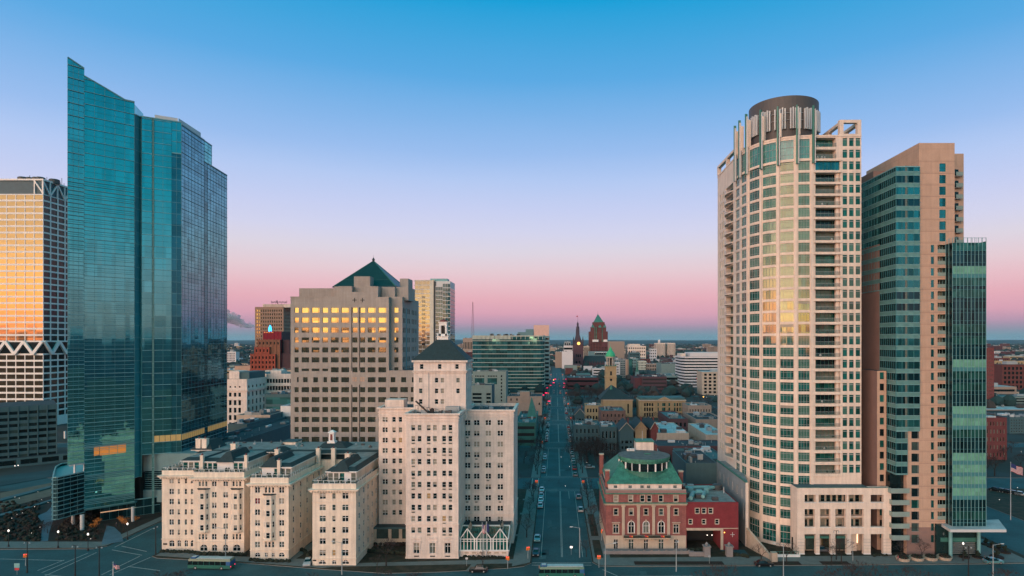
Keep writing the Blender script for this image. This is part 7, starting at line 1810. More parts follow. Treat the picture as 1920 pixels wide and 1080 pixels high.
# ---- listed mid-distance blocks: name,label,cat, px0,px1,pyTop,Y,depth, kwargs
MID = [
 ('brick_hall', 'low maroon hall under a green glazed roof at the end of the street', 'hall', 1063, 1122, 708, 800, 50, dict(wall='maroon', roof='roof_teal', rows=2, cols=1, style='band', fh=.35, n=3)),
 ('green_roof_hall', 'small hall with a bright green copper roof beneath the clock tower', 'hall', 1081, 1107, 701, 950, 20, dict(wall='grey_teal', roof='copper', rows=1, cols=4, n=0, parapet=.2)),
 ('white_slab_office', 'white-sided slab with a dark blue end wall just in front of the clock tower', 'office', 1053.5, 1074, 659, 1380, 40, dict(wall='stripe_white', rows=0, cols=0, n=1, sidewall='tower_glass_dark')),
 ('white_terraced_office', 'white terraced office peeping out above the white-sided slab', 'office', 1057, 1074, 648, 1500, 30, dict(wall='stripe_white', rows=4, cols=1, style='band', fh=.4, n=1)),
 ('capped_office', 'grey office with a pale flat cap just beside the clock tower spire', 'office', 1058, 1070, 640.5, 1700, 30, dict(wall='grey_wall', rows=5, cols=3, n=1)),
 ('salmon_office', 'plain salmon block to the street side of the white slab', 'office', 1041, 1054, 660, 1420, 30, dict(wall='tan_stone2', rows=0, cols=0, n=1)),
 ('glass_grid_office', 'grey gridded office with an orange-brown end wall behind the cathedral belfry', 'office', 1155, 1173, 674, 1050, 40, dict(wall='grey_wall', rows=8, cols=4, fh=.5, fw=.7, g='office_glass', n=2)),
 ('orange_end_office', 'narrow orange-brown brick slab next to the gridded office', 'office', 1173, 1179, 674, 1050, 40, dict(wall='brown_precast', rows=0, cols=0, n=0)),
 ('dark_glass_office', 'narrow dark blue glass block between the brick slab and the little green spire', 'office', 1179.2, 1186, 673, 1030, 40, dict(wall='tower_glass_dark', rows=0, cols=0, n=0)),
 ('tan_slab_hotel', 'plain tan slab rising behind the gabled brick tower', 'hotel', 1141, 1171, 640, 2000, 60, dict(wall='tan_stone2', rows=0, cols=0, n=0)),
 ('ribbed_office', 'pale office of narrow ribs between city hall and the gabled tower', 'office', 1094, 1106, 649, 1700, 30, dict(wall='limestone', rows=1, cols=8, fh=.9, n=0)),
 ('tan_theatre_tower', 'stepped tan block with a large green panel beside the tan slab', 'office', 1178, 1211, 649, 1500, 60, dict(wall='pale_precast', rows=6, cols=9, fh=.5, n=4)),
 ('tan_stage_tower', 'upper tan storeys set back above the stepped tan block', 'office', 1180, 1200, 645, 1580, 40, dict(wall='pale_precast', rows=0, cols=0, n=2)),
 ('twin_ribbed_apartments', 'ribbed pink apartment slab with a dark central slot near the horizon', 'apartment building', 1231, 1247, 643, 2300, 60, dict(wall='pale_precast', rows=1, cols=7, fh=.9, fw=.4, n=1)),
 ('ribbed_apartments', 'second half of the ribbed apartment slab, past its dark slot', 'apartment building', 1252, 1266, 643, 2300, 60, dict(wall='pale_precast', rows=1, cols=6, fh=.9, fw=.4, n=1)),
 ('white_small_tower', 'little white block just before the ribbed apartment slab', 'apartment building', 1220, 1231, 654, 1900, 30, dict(wall='stripe_white', rows=4, cols=3, n=0)),
 ('grey_arts_hall', 'plain grey-beige hall without windows beside the white striped office', 'hall', 1240, 1276, 682, 1000, 50, dict(wall='grey_green', rows=0, cols=0, n=1)),
 ('teal_pavilion', 'long low teal-roofed pavilion in front of the grey-beige hall', 'pavilion', 1243, 1278, 704, 860, 60, dict(wall='grey_teal', roof='roof_teal', rows=2, cols=1, style='band', fh=.5, n=2)),
 ('plum_garage', 'dark plum garage with wide open decks in front of the striped office', 'garage', 1204, 1250, 706, 740, 50, dict(wall='plum', rows=4, cols=1, style='band', fh=.45, g='black', n=3, sidewall='plum')),  # shade of the open decks put in as black panes
 ('plum_stair_tower', 'blank plum wall joined to the open decked garage', 'garage', 1190, 1204, 708, 745, 40, dict(wall='maroon', rows=0, cols=0, n=0)),
 ('pale_factory', 'pale green old factory block behind the little green spire', 'factory', 1198, 1212, 677, 1150, 40, dict(wall='pale_green', rows=5, cols=5, n=1)),
 ('white_factory', 'white-walled old block with the little green spire before it', 'factory', 1184, 1197, 672, 1180, 40, dict(wall='grey_teal', rows=5, cols=4, n=1)),
 ('pink_house_block', 'pink row block between the pale factory and the grey-beige hall', 'row building', 1211, 1231, 682, 1150, 30, dict(wall='tan_stone2', rows=3, cols=6, n=2)),
 ('brick_apartments', 'grey-brown four storey apartment block in front of the cathedral nave', 'apartment building', 1127, 1173, 770, 405, 26, dict(wall='brown_brick', roof='roof_teal', rows=4, cols=6, fw=.32, fh=.5, fr='limestone', n=2)),
 ('yellow_rectory', 'small yellow stone rectory beside the cathedral nave', 'house', 1098, 1128, 760, 480, 18, dict(wall='yellow_stone', roof='roof_teal', rows=2, cols=5, n=2)),
 ('teal_mansion', 'large grey-teal mansion with balustraded roof at the second street crossing', 'mansion', 1076, 1125, 797, 352, 22, dict(wall='teal_wall', roof='roof_teal', rows=3, cols=6, fw=.36, fh=.55, fr='grey_wall', n=5)),
 ('mansion_wing', 'bright-framed wing attached beside the grey-teal mansion', 'mansion', 1125, 1157, 800, 346, 22, dict(wall='teal_wall', roof='roof_teal', rows=2, cols=4, fw=.5, fh=.6, fr='white_paint', n=3)),
 ('white_roof_hall', 'low cream hall with a broad white roof and one pale chimney', 'hall', 1232, 1292, 812, 334, 44, dict(wall='limestone', roof='roof_pale', rows=1, cols=7, fw=.3, fh=.4, n=2, parapet=.3)),
 ('white_roof_annex', 'second low hall with a white roof, closer to the round tower', 'hall', 1324, 1366, 815, 334, 46, dict(wall='limestone', roof='roof_pale', rows=1, cols=6, fw=.3, fh=.4, n=2, parapet=.3)),
 ('blue_roof_block', 'dark block with a bright blue-green roof behind the cream hall', 'row building', 1255, 1290, 785, 400, 44, dict(wall='deco_dark', roof='roof_teal', rows=2, cols=4, n=2)),
 ('lit_row_house', 'long low brick row house with a strip of warm openings under a dark flat roof', 'row house', 1305, 1360, 786, 400, 40, dict(wall='tan_stone2', rows=1, cols=16, fw=.5, fh=.25, n=2)),
 ('yellow_house', 'small yellow house with red and blue shutters under a flat green roof', 'house', 1290, 1334, 760, 480, 22, dict(wall='tan_stone2', roof='roof_teal', rows=2, cols=8, fw=.3, fh=.35, n=1)),
 ('dark_flat_block', 'wide dark flat-roofed block right behind the club house', 'workshop', 1222, 1262, 872, 262, 40, dict(wall='teal_wall', roof='roof_dark', rows=0, cols=0, n=3, parapet=.3)),
 ('long_shed', 'long dark shed with a shallow roof reaching towards the round tower', 'workshop', 1225, 1362, 836, 300, 18, dict(wall='deco_dark', roof='roof_dark', rows=1, cols=12, fw=.6, fh=.4, n=2, parapet=.2)),
 ('courtyard_block', 'low block with a white-rimmed blue-green roof court behind the annex', 'workshop', 1284, 1364, 860, 262, 26, dict(wall='teal_wall', roof='roof_teal', rows=0, cols=0, n=2, parapet=.5)),
 ('grey_firewall_block', 'plain blue-grey windowless block behind the brick annex roof', 'workshop', 1286, 1345, 868, 224, 26, dict(wall='teal_wall', roof='roof_dark', rows=0, cols=0, n=2, parapet=.3)),
 ('red_slab_apartments', 'narrow dark red apartment slab beside the glass wing of the brown tower', 'apartment building', 1846, 1864, 652, 600, 18, dict(wall='dark_red_brick', rows=14, cols=4, fw=.3, fh=.35, fr='limestone', side=False)),
 ('balcony_apartments', 'long beige apartment block lined with balconies near the horizon', 'apartment building', 1866, 1960, 677, 900, 22, dict(wall='yellow_stone', rows=9, cols=16, fw=.5, fh=.45, g=['glass_dark', 'glass_mid', 'curtain'], side=False, n=4)),
 ('brick_school', 'dark red brick block with a cream top storey beside the lakefront park', 'school', 1840, 1888, 783, 328, 24, dict(wall='dark_red_brick', rows=5, cols=7, fw=.36, fh=.5, g=['curtain', 'glass_dark'], fr='limestone', side=False)),
 ('white_roof_depot', 'low depot with a long white roof beyond the brick school', 'depot', 1850, 1945, 768, 560, 40, dict(wall='tan_stone2', roof='roof_pale', rows=1, cols=10, n=1, parapet=.2)),
 ('teal_warehouse', 'teal-roofed warehouse between the depot and the balcony apartments', 'warehouse', 1862, 1942, 743, 690, 50, dict(wall='grey_teal', roof='roof_teal', rows=1, cols=10, n=3, parapet=.2)),
 ('small_white_shop', 'small white box shop in front of the teal-roofed warehouse', 'shop', 1865, 1884, 741, 640, 14, dict(wall='stripe_white', rows=0, cols=0, n=0)),
 ('park_flats', 'dim grey-green flats standing among dark trees by the park', 'apartment building', 1893, 1945, 782, 420, 24, dict(wall='teal_wall', rows=5, cols=10, fw=.4, fh=.4, fr='grey_wall', side=False)),
 ('roof_peak_block', 'pinkish old block with rooftop turrets beyond the cupola of the hotel', 'office', 868, 886, 634, 1500, 40, dict(wall='tan_stone2', rows=2, cols=6, n=6)),
 ('orange_shed', 'orange-roofed shed near the far lakeshore side of the red tower', 'depot', 440, 470, 686, 760, 30, dict(wall='brown_precast', roof='deco_red', rows=0, cols=0, n=0)),
 ('stone_corner_block', 'pale old corner block behind the stone bank by the red stepped tower', 'office', 505, 545, 694, 520, 20, dict(wall='limestone', roof='roof_teal', rows=3, cols=8, n=4)),
]
for (n_, l_, c_, a, c, t, Y, d, kw) in MID:
 blk(n_, l_, c_, a, c, t, Y, d, simple=(Y > 850), **kw)
def garnish():
 # gabled houses
 def house(px0, px1, pye, pyr, Y, depth, wall, label, timber=False, roof='slate'):
  b = Bld('gabled_house', PX((px0 + px1) / 2, Y), Y + depth / 2, label, 'house'); w = MB(); rf = MB(); t = MB()
  x0, x1 = PX(px0, Y), PX(px1, Y); ze, zr = PZ(pye, Y), PZ(pyr, Y); m = (x0 + x1) / 2; L = x1 - x0
  ws = [(L * q, z_, L * .13, 1.5, 'plain', 'glass_dark', None) for q in (.2, .45, .55, .8) for z_ in (1.2, 4.4, 7.5) if z_ < ze - 1.6]
  b.wall(w, flat(x0, Y, 1, 0), 0, L, 0, ze, ws, .15, wall)
  w.poly([(x0, Y, ze), (x1, Y, ze), (m, Y, zr)], wall); w.poly([(x0, Y, 0), (x0, Y + depth, 0), (x0, Y + depth, ze), (x0, Y, ze)], wall); w.poly([(x1, Y, 0), (x1, Y + depth, 0), (x1, Y + depth, ze), (x1, Y, ze)], wall)
  e = .6
  for sg, xx in ((-1, x0), (1, x1)):
   rf.hexa([(xx + sg * e, Y - e, ze - e), (m, Y - e, zr), (m, Y + depth, zr), (xx + sg * e, Y + depth, ze - e), (xx + sg * e, Y - e, ze - e + .25), (m, Y - e, zr + .3), (m, Y + depth, zr + .3), (xx + sg * e, Y + depth, ze - e + .25)], roof)
   t.bar((xx + sg * e, Y - e - .1, ze - e), (m, Y - e - .1, zr), .3, 'yellow_stone' if timber else 'limestone')
  if timber:
   for q in range(7): xx = x0 + L * q / 6; hh = ze + (zr - ze) * (1 - abs(q - 3) / 3) - .3; t.box(xx - .08, xx + .08, Y - .06, Y - .01, 3.5, max(hh, 3.6), 'dark_brown_precast')
   for zz in (3.6, 6.6, ze): t.box(x0, x1, Y - .07, Y - .01, zz, zz + .18, 'dark_brown_precast')
  w.build('wall', b.root); rf.build('roof', b.root); t.build('trim_board', b.root); b.finish()
  c = MB(); c.box(m + L * .2, m + L * .2 + .8, Y + depth * .5, Y + depth * .5 + .8, ze, zr + 1.2, 'dark_red_brick'); c.build('chimney', b.root)
 house(1191, 1212, 803, 790, 338, 22, 'yellow_stone', 'half-timbered yellow gabled house between dark roofs', True)
 house(1221, 1234, 803, 791, 335, 24, 'dark_red_brick', 'narrow dark red brick gabled house adjoining the white-roofed hall')
 house(1162, 1188, 806, 792, 336, 20, 'teal_wall', 'shadowed gabled house between the mansion wing and the timbered house')
 house(1212, 1222, 800, 790, 360, 20, 'plum', 'small plum gabled house behind the timbered house')
 house(1079, 1096, 776, 766, 430, 18, 'teal_wall', 'dim teal gabled house at the corner of the long street')
 # spires
 for px, pt, pb, Y, m, lab in ((1174.5, 645, 674, 1150, 'slate_metal', 'dark steep church spire behind the gridded office'), (1194.5, 672, 706, 900, 'dark_copper', 'little green needle spire of a dark brick church')):
  t = thing('church_spire', (PX(px, Y), Y, 0), lab, 'spire'); q = MB(); x = PX(px, Y); z1, z0 = PZ(pt, Y), PZ(pb, Y); h = z1 - z0
  q.lathe(x, Y, [(2.4, z0 + h * .25), (1.1, z0 + h * .6), (.05, z1)], 8, m); q.build('spire_roof', t); q = MB(); q.box(x - 2.6, x + 2.6, Y - 2.6, Y + 2.6, 0, z0 + h * .27, 'grey_teal' if px > 1180 else 'dark_metal')
  for a in (-2.4, 2.4): q.lathe(x + a, Y - 2.4, [(.5, z0 + h * .2), (.05, z0 + h * .42)], 6, m)
  q.build('wall', t)
 # radio mast
 t = thing('radio_mast', (PX(886.5, 3000), 3000, 0), 'thin red lattice radio mast on the horizon', 'mast'); q = MB(); x = PX(886.5, 3000); zt = PZ(566, 3000); N_ = 16
 for k in range(N_):
  z0, z1 = zt * k / N_, zt * (k + 1) / N_; w0, w1 = 9 * (1 - k / N_) + 1.0, 9 * (1 - (k + 1) / N_) + 1.0
  for sx, sy in ((-1, -1), (1, -1), (0, 1)): q.bar((x + sx * w0, 3000 + sy * w0, z0), (x + sx * w1, 3000 + sy * w1, z1), 1.3, 'mast_red', n=3)
  q.bar((x - w0, 3000 - w0, z0), (x + w1, 3000 - w1, z1), .7, 'mast_red', n=3); q.bar((x + w0, 3000 - w0, z0), (x - w1, 3000 - w1, z1), .7, 'mast_red', n=3)
 q.build('lattice', t)
 # water tower on the horizon
 t = thing('water_tower', (PX(1236, 3600), 3600, 0), 'small white water tower above the ribbed apartments', 'water tower'); q = MB(); x = PX(1236, 3600)
 q.lathe(x, 3600, [(.1, 45), (6, 50), (8, 58), (6, 66), (.1, 70)], 12, 'stripe_white'); q.build('tank', t); q = MB(); q.lathe(x, 3600, [(2, 0), (2, 48)], 8, 'stripe_white'); q.build('stem', t)
 # brick school top storey, apartments balconies
mat('mast_red', (.30, .14, .15), .6)
garnish()

# ---- distant city to the horizon
def far_city():
 r = random.Random(21)
 kinds = [('limestone', 'tan'), ('stripe_white', 'white'), ('city_brick', 'red brick'), ('grey_green', 'grey-green'), ('tan_stone2', 'salmon'), ('teal_wall', 'blue-grey'), ('maroon', 'dark maroon'), ('yellow_stone', 'yellow-beige')]
 protos = {}
 def proto(m, k, form):
  key = (m, form)
  if key in protos: return protos[key]
  q = MB(); W_, D, H_ = 1.0, 1.0, 1.0
  q.box(-.5, .5, 0, 1, 0, 1, m); q.poly([(-.48, .02, 1.002), (.48, .02, 1.002), (.48, .98, 1.002), (-.48, .98, 1.002)], r.choice(['roof_teal', 'roof_dark', 'roof_gravel', 'roof_pale']))
  if form == 'tall':
   for i in range(6):
    for j in range(7): q.poly([(-.44 + j * .127, -.004, .08 + i * .15), (-.37 + j * .127, -.004, .08 + i * .15), (-.37 + j * .127, -.004, .17 + i * .15), (-.44 + j * .127, -.004, .17 + i * .15)], 'glass_dark')
   q.box(-.2, .15, .3, .6, 1, 1.09, 'grey_metal')
  elif form == 'low':
   for i in range(2):
    q.poly([(-.46, -.004, .2 + i * .4), (.46, -.004, .2 + i * .4), (.46, -.004, .38 + i * .4), (-.46, -.004, .38 + i * .4)], 'glass_dark')
   q.box(.1, .3, .3, .5, 1, 1.25, 'grey_metal'); q.box(-.35, -.25, .5, .7, 1, 1.15, 'roof_pale')
  else:
   q.hexa([(-.55, -.03, .95), (.55, -.03, .95), (.55, 1.03, .95), (-.55, 1.03, .95), (-.5, .5, 1.6), (.5, .5, 1.6), (.5, .52, 1.6), (-.5, .52, 1.6)], r.choice(['slate', 'roof_dark', 'deco_dark']))
   for j in range(3): q.poly([(-.36 + j * .28, -.004, .3), (-.22 + j * .28, -.004, .3), (-.22 + j * .28, -.004, .7), (-.36 + j * .28, -.004, .7)], 'glass_dark')
  protos[key] = q.mesh('far_building'); return protos[key]
 def put(Y, x, w, d, h, m, k, form):
  o = bpy.data.objects.new({'tall': 'distant_tower_block', 'low': 'distant_building', 'gable': 'distant_house'}[form], proto(m, k, form)); COL.objects.link(o)
  o.location = (x, Y, 0); o.scale = (w, d, h); f = {'tall': 'multi-storey block', 'low': 'low flat-roofed building', 'gable': 'pitched-roof house'}[form]
  tag(o, f'{k} {f} among the distant rooftops towards the horizon', {'tall': 'tower block', 'low': 'building', 'gable': 'house'}[form], f'distant {k} {f}s')
 n = 0
 while n < 275:
  Y = 620 * (9.0 ** r.random()); side = r.random()
  px = r.uniform(1030, 1352) if side < .62 else r.uniform(424, 545) if side < .74 else r.uniform(1850, 1925) if side < .88 else r.uniform(840, 890)
  x = PX(px, Y)
  if -14 < x + 0 < 18 and Y < 1400: continue
  if Y < 1300 and 1060 < px < 1260 and r.random() < .6: continue
  if Y < 900 and 1100 < px < 1350: continue
  form = r.choice(['low', 'low', 'tall', 'gable', 'gable'])
  m, k = r.choice(kinds)
  if form == 'tall': w, d, h = r.uniform(18, 45), r.uniform(15, 30), r.uniform(14, 38)
  elif form == 'low': w, d, h = r.uniform(18, 70), r.uniform(20, 50), r.uniform(6, 14)
  else: w, d, h = r.uniform(10, 22), r.uniform(9, 16), r.uniform(6, 9)
  if Y > 3000: w *= 1.6; h *= 1.1
  put(Y, x, w, d, h, m, k, form); n += 1
 # the rest of the city as one mass, and the trees between
 q = MB()
 for _ in range(2600):
  Y = 700 * (14.0 ** r.random()); x = r.uniform(-.62, .82) * Y
  if -16 < x < 20 and Y < 1500: continue
  if Y < 1100 and abs(x) < 300: continue
  w, d, h = r.uniform(8, 26), r.uniform(8, 20), r.choice([6, 7, 8, 9, 12]); m = r.choice(['limestone', 'stripe_white', 'city_brick', 'grey_green', 'teal_wall', 'tan_stone2', 'roof_dark', 'roof_dark', 'deco_dark'])
  q.box(x - w / 2, x + w / 2, Y, Y + d, 0, h, m); q.poly([(x - w / 2, Y, h + .05), (x + w / 2, Y, h + .05), (x + w / 2, Y + d, h + .05), (x - w / 2, Y + d, h + .05)], r.choice(['roof_dark', 'roof_teal', 'roof_gravel', 'slate']))
 q.build('distant_city', kind='stuff', label='mass of small far-off roofs and walls reaching the horizon', cat='city')
 q = MB()
 for i in range(6500):
  Y = 560 * (22.0 ** (r.random() ** .8)); x = r.uniform(-.62, .82) * Y
  if -15 < x < 19 and Y < 1500: continue
  if Y < 720 and abs(x) < 230 and r.random() < .6: continue
  s = r.uniform(3.5, 8) * (1 if Y < 2500 else 2.2); q.blob((x, Y, s * .5), (s, s, s * r.uniform(.7, 1.2) if Y < 2500 else s * .6), 'far_trees' if r.random() < .7 else 'far_trees_brown', i, 5)
 q.build('distant_treetops', kind='stuff', label='bare and evergreen treetops filling the gaps of the far city', cat='woods')
 # low ridges on the horizon
 q = MB(); 
 for (Y, hh, s) in ((9000, 52, 1), (14000, 74, 2), (24000, 95, 3)):
  prev = None; rr = random.Random(s)
  a = [rr.uniform(0, 6) for _ in range(6)]
  for k in range(161):
   x = -1.1 * Y + 2.4 * Y * k / 160; h = hh * (.80 + .10 * sin(k * .11 + a[0]) + .06 * sin(k * .37 + a[1]) + .04 * sin(k * 1.1 + a[2]) + rr.uniform(-.012, .012))
   if prev: q.poly([(prev[0], Y, 0), (x, Y, 0), (x, Y + 1200, h), (prev[0], Y + 1200, prev[1])], 'ridge'); q.poly([(prev[0], Y + 1200, prev[1]), (x, Y + 1200, h), (x, Y + 3500, 0), (prev[0], Y + 3500, 0)], 'ridge')
   prev = (x, h)
 q.build('hills', kind='structure')
mat('far_trees', (.016, .042, .042), .95, noise=.3, nscale=.02); mat('far_trees_brown', (.045, .04, .038), .95, noise=.3, nscale=.02); mat('ridge', (.010, .055, .070), .95, noise=.35, nscale=.004)
far_city()
# ================================================================ ground, streets
def street_level():
 g = MB(); 
 g.poly([(-60000, -300, -.06), (60000, -300, -.06), (60000, 60000, -.06), (-60000, 60000, -.06)], 'ground_mix'); g.build('ground', kind='structure', label='dark city ground reaching the horizon')
 g = MB(); g.poly([(-60000, -60000, -1), (60000, -60000, -1), (60000, -300, -1), (-60000, -300, -1)], 'lake'); g.build('lake_water', kind='structure', label='dark lake behind the viewer')
 rd = MB(); z = 0.0
 CR = [(264, 285), (366, 382), (470, 486), (575, 591), (690, 706), (810, 826), (930, 946), (1060, 1076)]
 rd.poly([(-400, 60, z), (400, 60, z), (400, 190, z), (-400, 190, z)], 'asphalt')
 rd.poly([(-7.2, 190, z), (10.7, 190, z), (10.7, 1450, z), (-7.2, 1450, z)], 'asphalt')
 for a, c in CR: rd.poly([(-400, a, z), (-7.2, a, z), (-7.2, c, z), (-400, c, z)], 'asphalt'); rd.poly([(10.7, a, z), (400, a, z), (400, c, z), (10.7, c, z)], 'asphalt')
 rd.poly([(-139.4, 190, z), (-119.3, 190, z), (-119.3, 264, z), (-139.4, 264, z)], 'asphalt'); rd.poly([(139, 190, z), (166, 190, z), (166, 264, z), (139, 264, z)], 'asphalt')
 rd.poly([(-400, 250, z), (-180, 268, z), (-180, 264, z)], 'asphalt')
 rd.build('road', kind='structure', label='blue-grey asphalt streets')
 bl = MB(); wk = MB(); lw = MB(); k = .13
 def slab(pts, m='lawn'):
  bl.prism(pts, -.05, k, 'kerb_stone', m)
 A = [(-119.5, 181.5), (-117, 180), (-92.6, 176.6), (-65.8, 171.3), (-47, 168.2), (-32, 169.2), (-13.3, 172), (-9, 173.4), (-7, 176), (-7, 264), (-119.5, 264)]
 slab(A)
 B_ = [(10.5, 264), (10.5, 176.5), (12.5, 173.6), (22, 173.2), (60, 174), (120, 175.2), (137, 176), (139, 178), (139, 264)]
 slab(B_)
 slab([(-139.2, 264), (-139.2, 190.5), (-141.5, 188.0), (-170, 187.6), (-300, 187.6), (-300, 245), (-180, 264)], 'garden')
 slab([(166, 178), (400, 178), (400, 264), (166, 264)])
 prev = 285
 for (a, c) in CR[1:] + [(1180, 1200)]:
  slab([(-7, prev), (-7, a), (-330, a), (-330, prev)], 'ground_mix'); slab([(10.5, prev), (330, prev), (330, a), (10.5, a)], 'ground_mix')
  wk.box(-11.5, -7.35, prev + .4, a - .4, k, k + .02, 'concrete'); wk.box(10.85, 15, prev + .4, a - .4, k, k + .02, 'concrete'); prev = c
 def walk(pts, m='concrete', zz=.02): wk.prism(pts, k, k + zz, m)
 # block A walks
 walk([(-118.8, 182), (-92.6, 177.3), (-65.8, 172.1), (-62, 173.2), (-62, 178), (-92, 181), (-118.8, 185.5)])
 walk([(-64, 172.9), (-12.4, 175.6), (-12.4, 178.9), (-64, 175.3)], zz=.024)
 walk([(-12.4, 173.3), (-7.4, 176.4), (-7.4, 263.5), (-12.4, 263.5)])
 walk([(-119, 187), (-118.2, 187), (-118.2, 263), (-119, 263)], zz=.03)
 walk([(-25, 169.6), (-23.5, 169.6), (-22.5, 175), (-24, 175)], zz=.028); walk([(-80, 174.8), (-77, 174.3), (-72, 200), (-76, 200)], zz=.03)
 # block B walks
 walk([(10.9, 263), (10.9, 176.8), (12.7, 174.0), (22, 173.6), (120, 175.6), (137, 176.4), (137, 181.5), (100, 181.9), (16, 180.2), (16, 263)])
 walk([(100, 181.9), (137, 181.5), (137, 200), (126.5, 200), (126.5, 182.5)], zz=.024)
 for (x0, x1) in ((22.5, 48), (59, 70), (76, 84)): lw.box(x0, x1, 174.4, 177.0, k + .03, k + .09, 'garden')
 lw.box(11.6, 14.0, 180, 196, k + .03, k + .07, 'lawn'); lw.box(11.6, 14.0, 200, 225, k + .03, k + .07, 'lawn')
 walk([(53, 181), (57.5, 181), (57.5, 186.9), (50, 186.9)], 'asphalt_dark', .03)
 # garage ramp retaining beds
 lw.box(49, 58.4, 181.2, 186.6, k, 1.2, 'garden') if False else None
 # block C walks
 walk([(-299, 188.4), (-170, 188.4), (-142, 188.8), (-139.8, 191), (-139.8, 194.5), (-170, 194.6), (-299, 194.6)], zz=.02)
 walk([G(190, 1022), G(232, 1016), G(226, 1000), G(214, 989), G(200, 986), G(196, 1000)], 'asphalt_blue', .028)
 walk([(-143, 195), (-139.7, 195), (-139.7, 262), (-143, 262)], zz=.022)
 walk([G(76, 1016), G(90, 1015), G(92, 1000), G(99, 978), G(106, 960), G(98, 949), G(88, 960), G(80, 985)], 'asphalt_blue', .03)
 walk([G(70, 968), G(100, 955), G(108, 960), G(78, 978)], 'asphalt_blue', .034)
 walk([G(0, 925), G(100, 905), G(104, 928), G(40, 945), G(0, 957)], 'tan_ground', .03)
 walk([G(0, 937.5), G(60, 922), G(104, 911), G(104, 914), G(60, 926), G(0, 942)], 'teal_wall', .5)
 walk([G(0, 966), G(60, 950), G(100, 937), G(100, 939.5), G(60, 953), G(0, 970)], 'teal_wall', .4)
 walk([G(-60, 924), G(0, 912), G(108, 893), G(112, 880), G(0, 893), G(-60, 902)], 'asphalt_dark', .05)
 r = random.Random(9)
 for cx, cy, n in ((20, 985, 26), (45, 968, 20), (62, 995, 18), (150, 985, 14), (135, 1000, 10), (165, 1008, 8)):
  pass
 # cross walks into buildings on the left of the long street
 for yy in (200, 225, 245): walk([(-13.2, yy), (-12.4, yy), (-12.4, yy + 2), (-13.2, yy + 2)], zz=.03)
 bl.build('pavement', kind='structure', label='raised kerbed blocks'); wk.build('sidewalk', kind='structure', label='pale concrete walks'); lw.build('verge', kind='structure')
 # markings
 m = MB(); h = .006
 def line(a, c, w=.18, mt='road_paint'):
  a, c = G(*a), G(*c); d = (c[0] - a[0], c[1] - a[1]); l = sqrt(d[0] ** 2 + d[1] ** 2); nx, ny = -d[1] / l * w / 2, d[0] / l * w / 2
  m.poly([(a[0] + nx, a[1] + ny, h), (c[0] + nx, c[1] + ny, h), (c[0] - nx, c[1] - ny, h), (a[0] - nx, a[1] - ny, h)], mt)
 for a, c in (((70, 1070), (120, 1050)), ((78, 1074), (165, 1037)), ((84, 1080), (181, 1036)), ((210, 1031), (266, 1041)), ((190, 1078), (262, 1043)), ((205, 1078), (282, 1045)), ((228, 1024), (275, 1034)), ((215, 1026), (288, 990)), ((0, 1048), (120, 1051)), ((240, 1062), (300, 1070)), ((84, 1077), (125, 1082))): line(a, c, .28)
 for Y in (174.4, 176.2): m.box(-6.8, 10.2, Y, Y + .3, .004, .008, 'road_paint')
 for a, c in CR:
  for Y in (a - 3.4, a - .6, c + .4, c + 3.2): m.box(-6.9, 10.3, Y, Y + .3, .004, .008, 'road_paint')
  for X in (-10.8, -8.0, 11.4, 14.2): m.box(X, X + .3, a + .5, c - .5, .004, .008, 'road_paint')
 prev = 177
 for a, c in CR + [(1200, 1210)]:
  m.box(1.6, 1.75, prev + 4, a - 4, .004, .008, 'road_paint'); m.box(1.95, 2.1, prev + 4, a - 4, .004, .008, 'road_paint')
  m.box(-4.4, -4.25, prev + 4, a - 4, .004, .008, 'road_paint'); m.box(7.9, 8.05, prev + 4, a - 4, .004, .008, 'road_paint'); 
  m.box(5.4, 5.55, a - 16, a - 4, .004, .008, 'road_paint'); prev = c
 line((1130, 1068), (1158, 1080), .3); line((1165, 1080), (1300, 1079), .15)
 for k_ in range(16): m.box(20 + 9 * k_, 24 + 9 * k_, 163, 163.2, .004, .008, 'road_paint')
 rr = random.Random(44)
 for _ in range(70):
  x, y = (rr.uniform(-6.5, 10), rr.uniform(178, 700)) if rr.random() < .6 else (rr.uniform(-170, 135), rr.uniform(150, 170)); a, c = rr.uniform(.3, 1.6), rr.uniform(.6, 5)
  m.box(x - a, x + a, y - c * (1 if abs(x) < 11 and y > 177 else .3), y + c * (1 if abs(x) < 11 and y > 177 else .3), .0015, .003, rr.choice(['asphalt_dark', 'asphalt_patch', 'asphalt_patch']))
 for _ in range(60):
  x, y = (rr.uniform(-6.5, 10), rr.uniform(178, 500)) if rr.random() < .5 else (rr.uniform(-170, 135), rr.uniform(150, 170)); m.bar((x, y, .0), (x + rr.uniform(-3, 3), y + rr.uniform(-6, 6), .0), .07, 'asphalt_dark')
 m.build('road_marking', kind='structure', label='painted street lines')
mat('ground_mix', (.040, .048, .050), .95, col2=(.022, .026, .022), noise=.3, nscale=.03)
mat('lake', (.002, .05, .085), .95, ior=1.1, noise=.2, nscale=.01)
mat('asphalt_patch', (.035, .095, .105), .9, noise=.2); mat('asphalt_blue', (.08, .14, .18), .9, noise=.15, nscale=.3)
street_level()

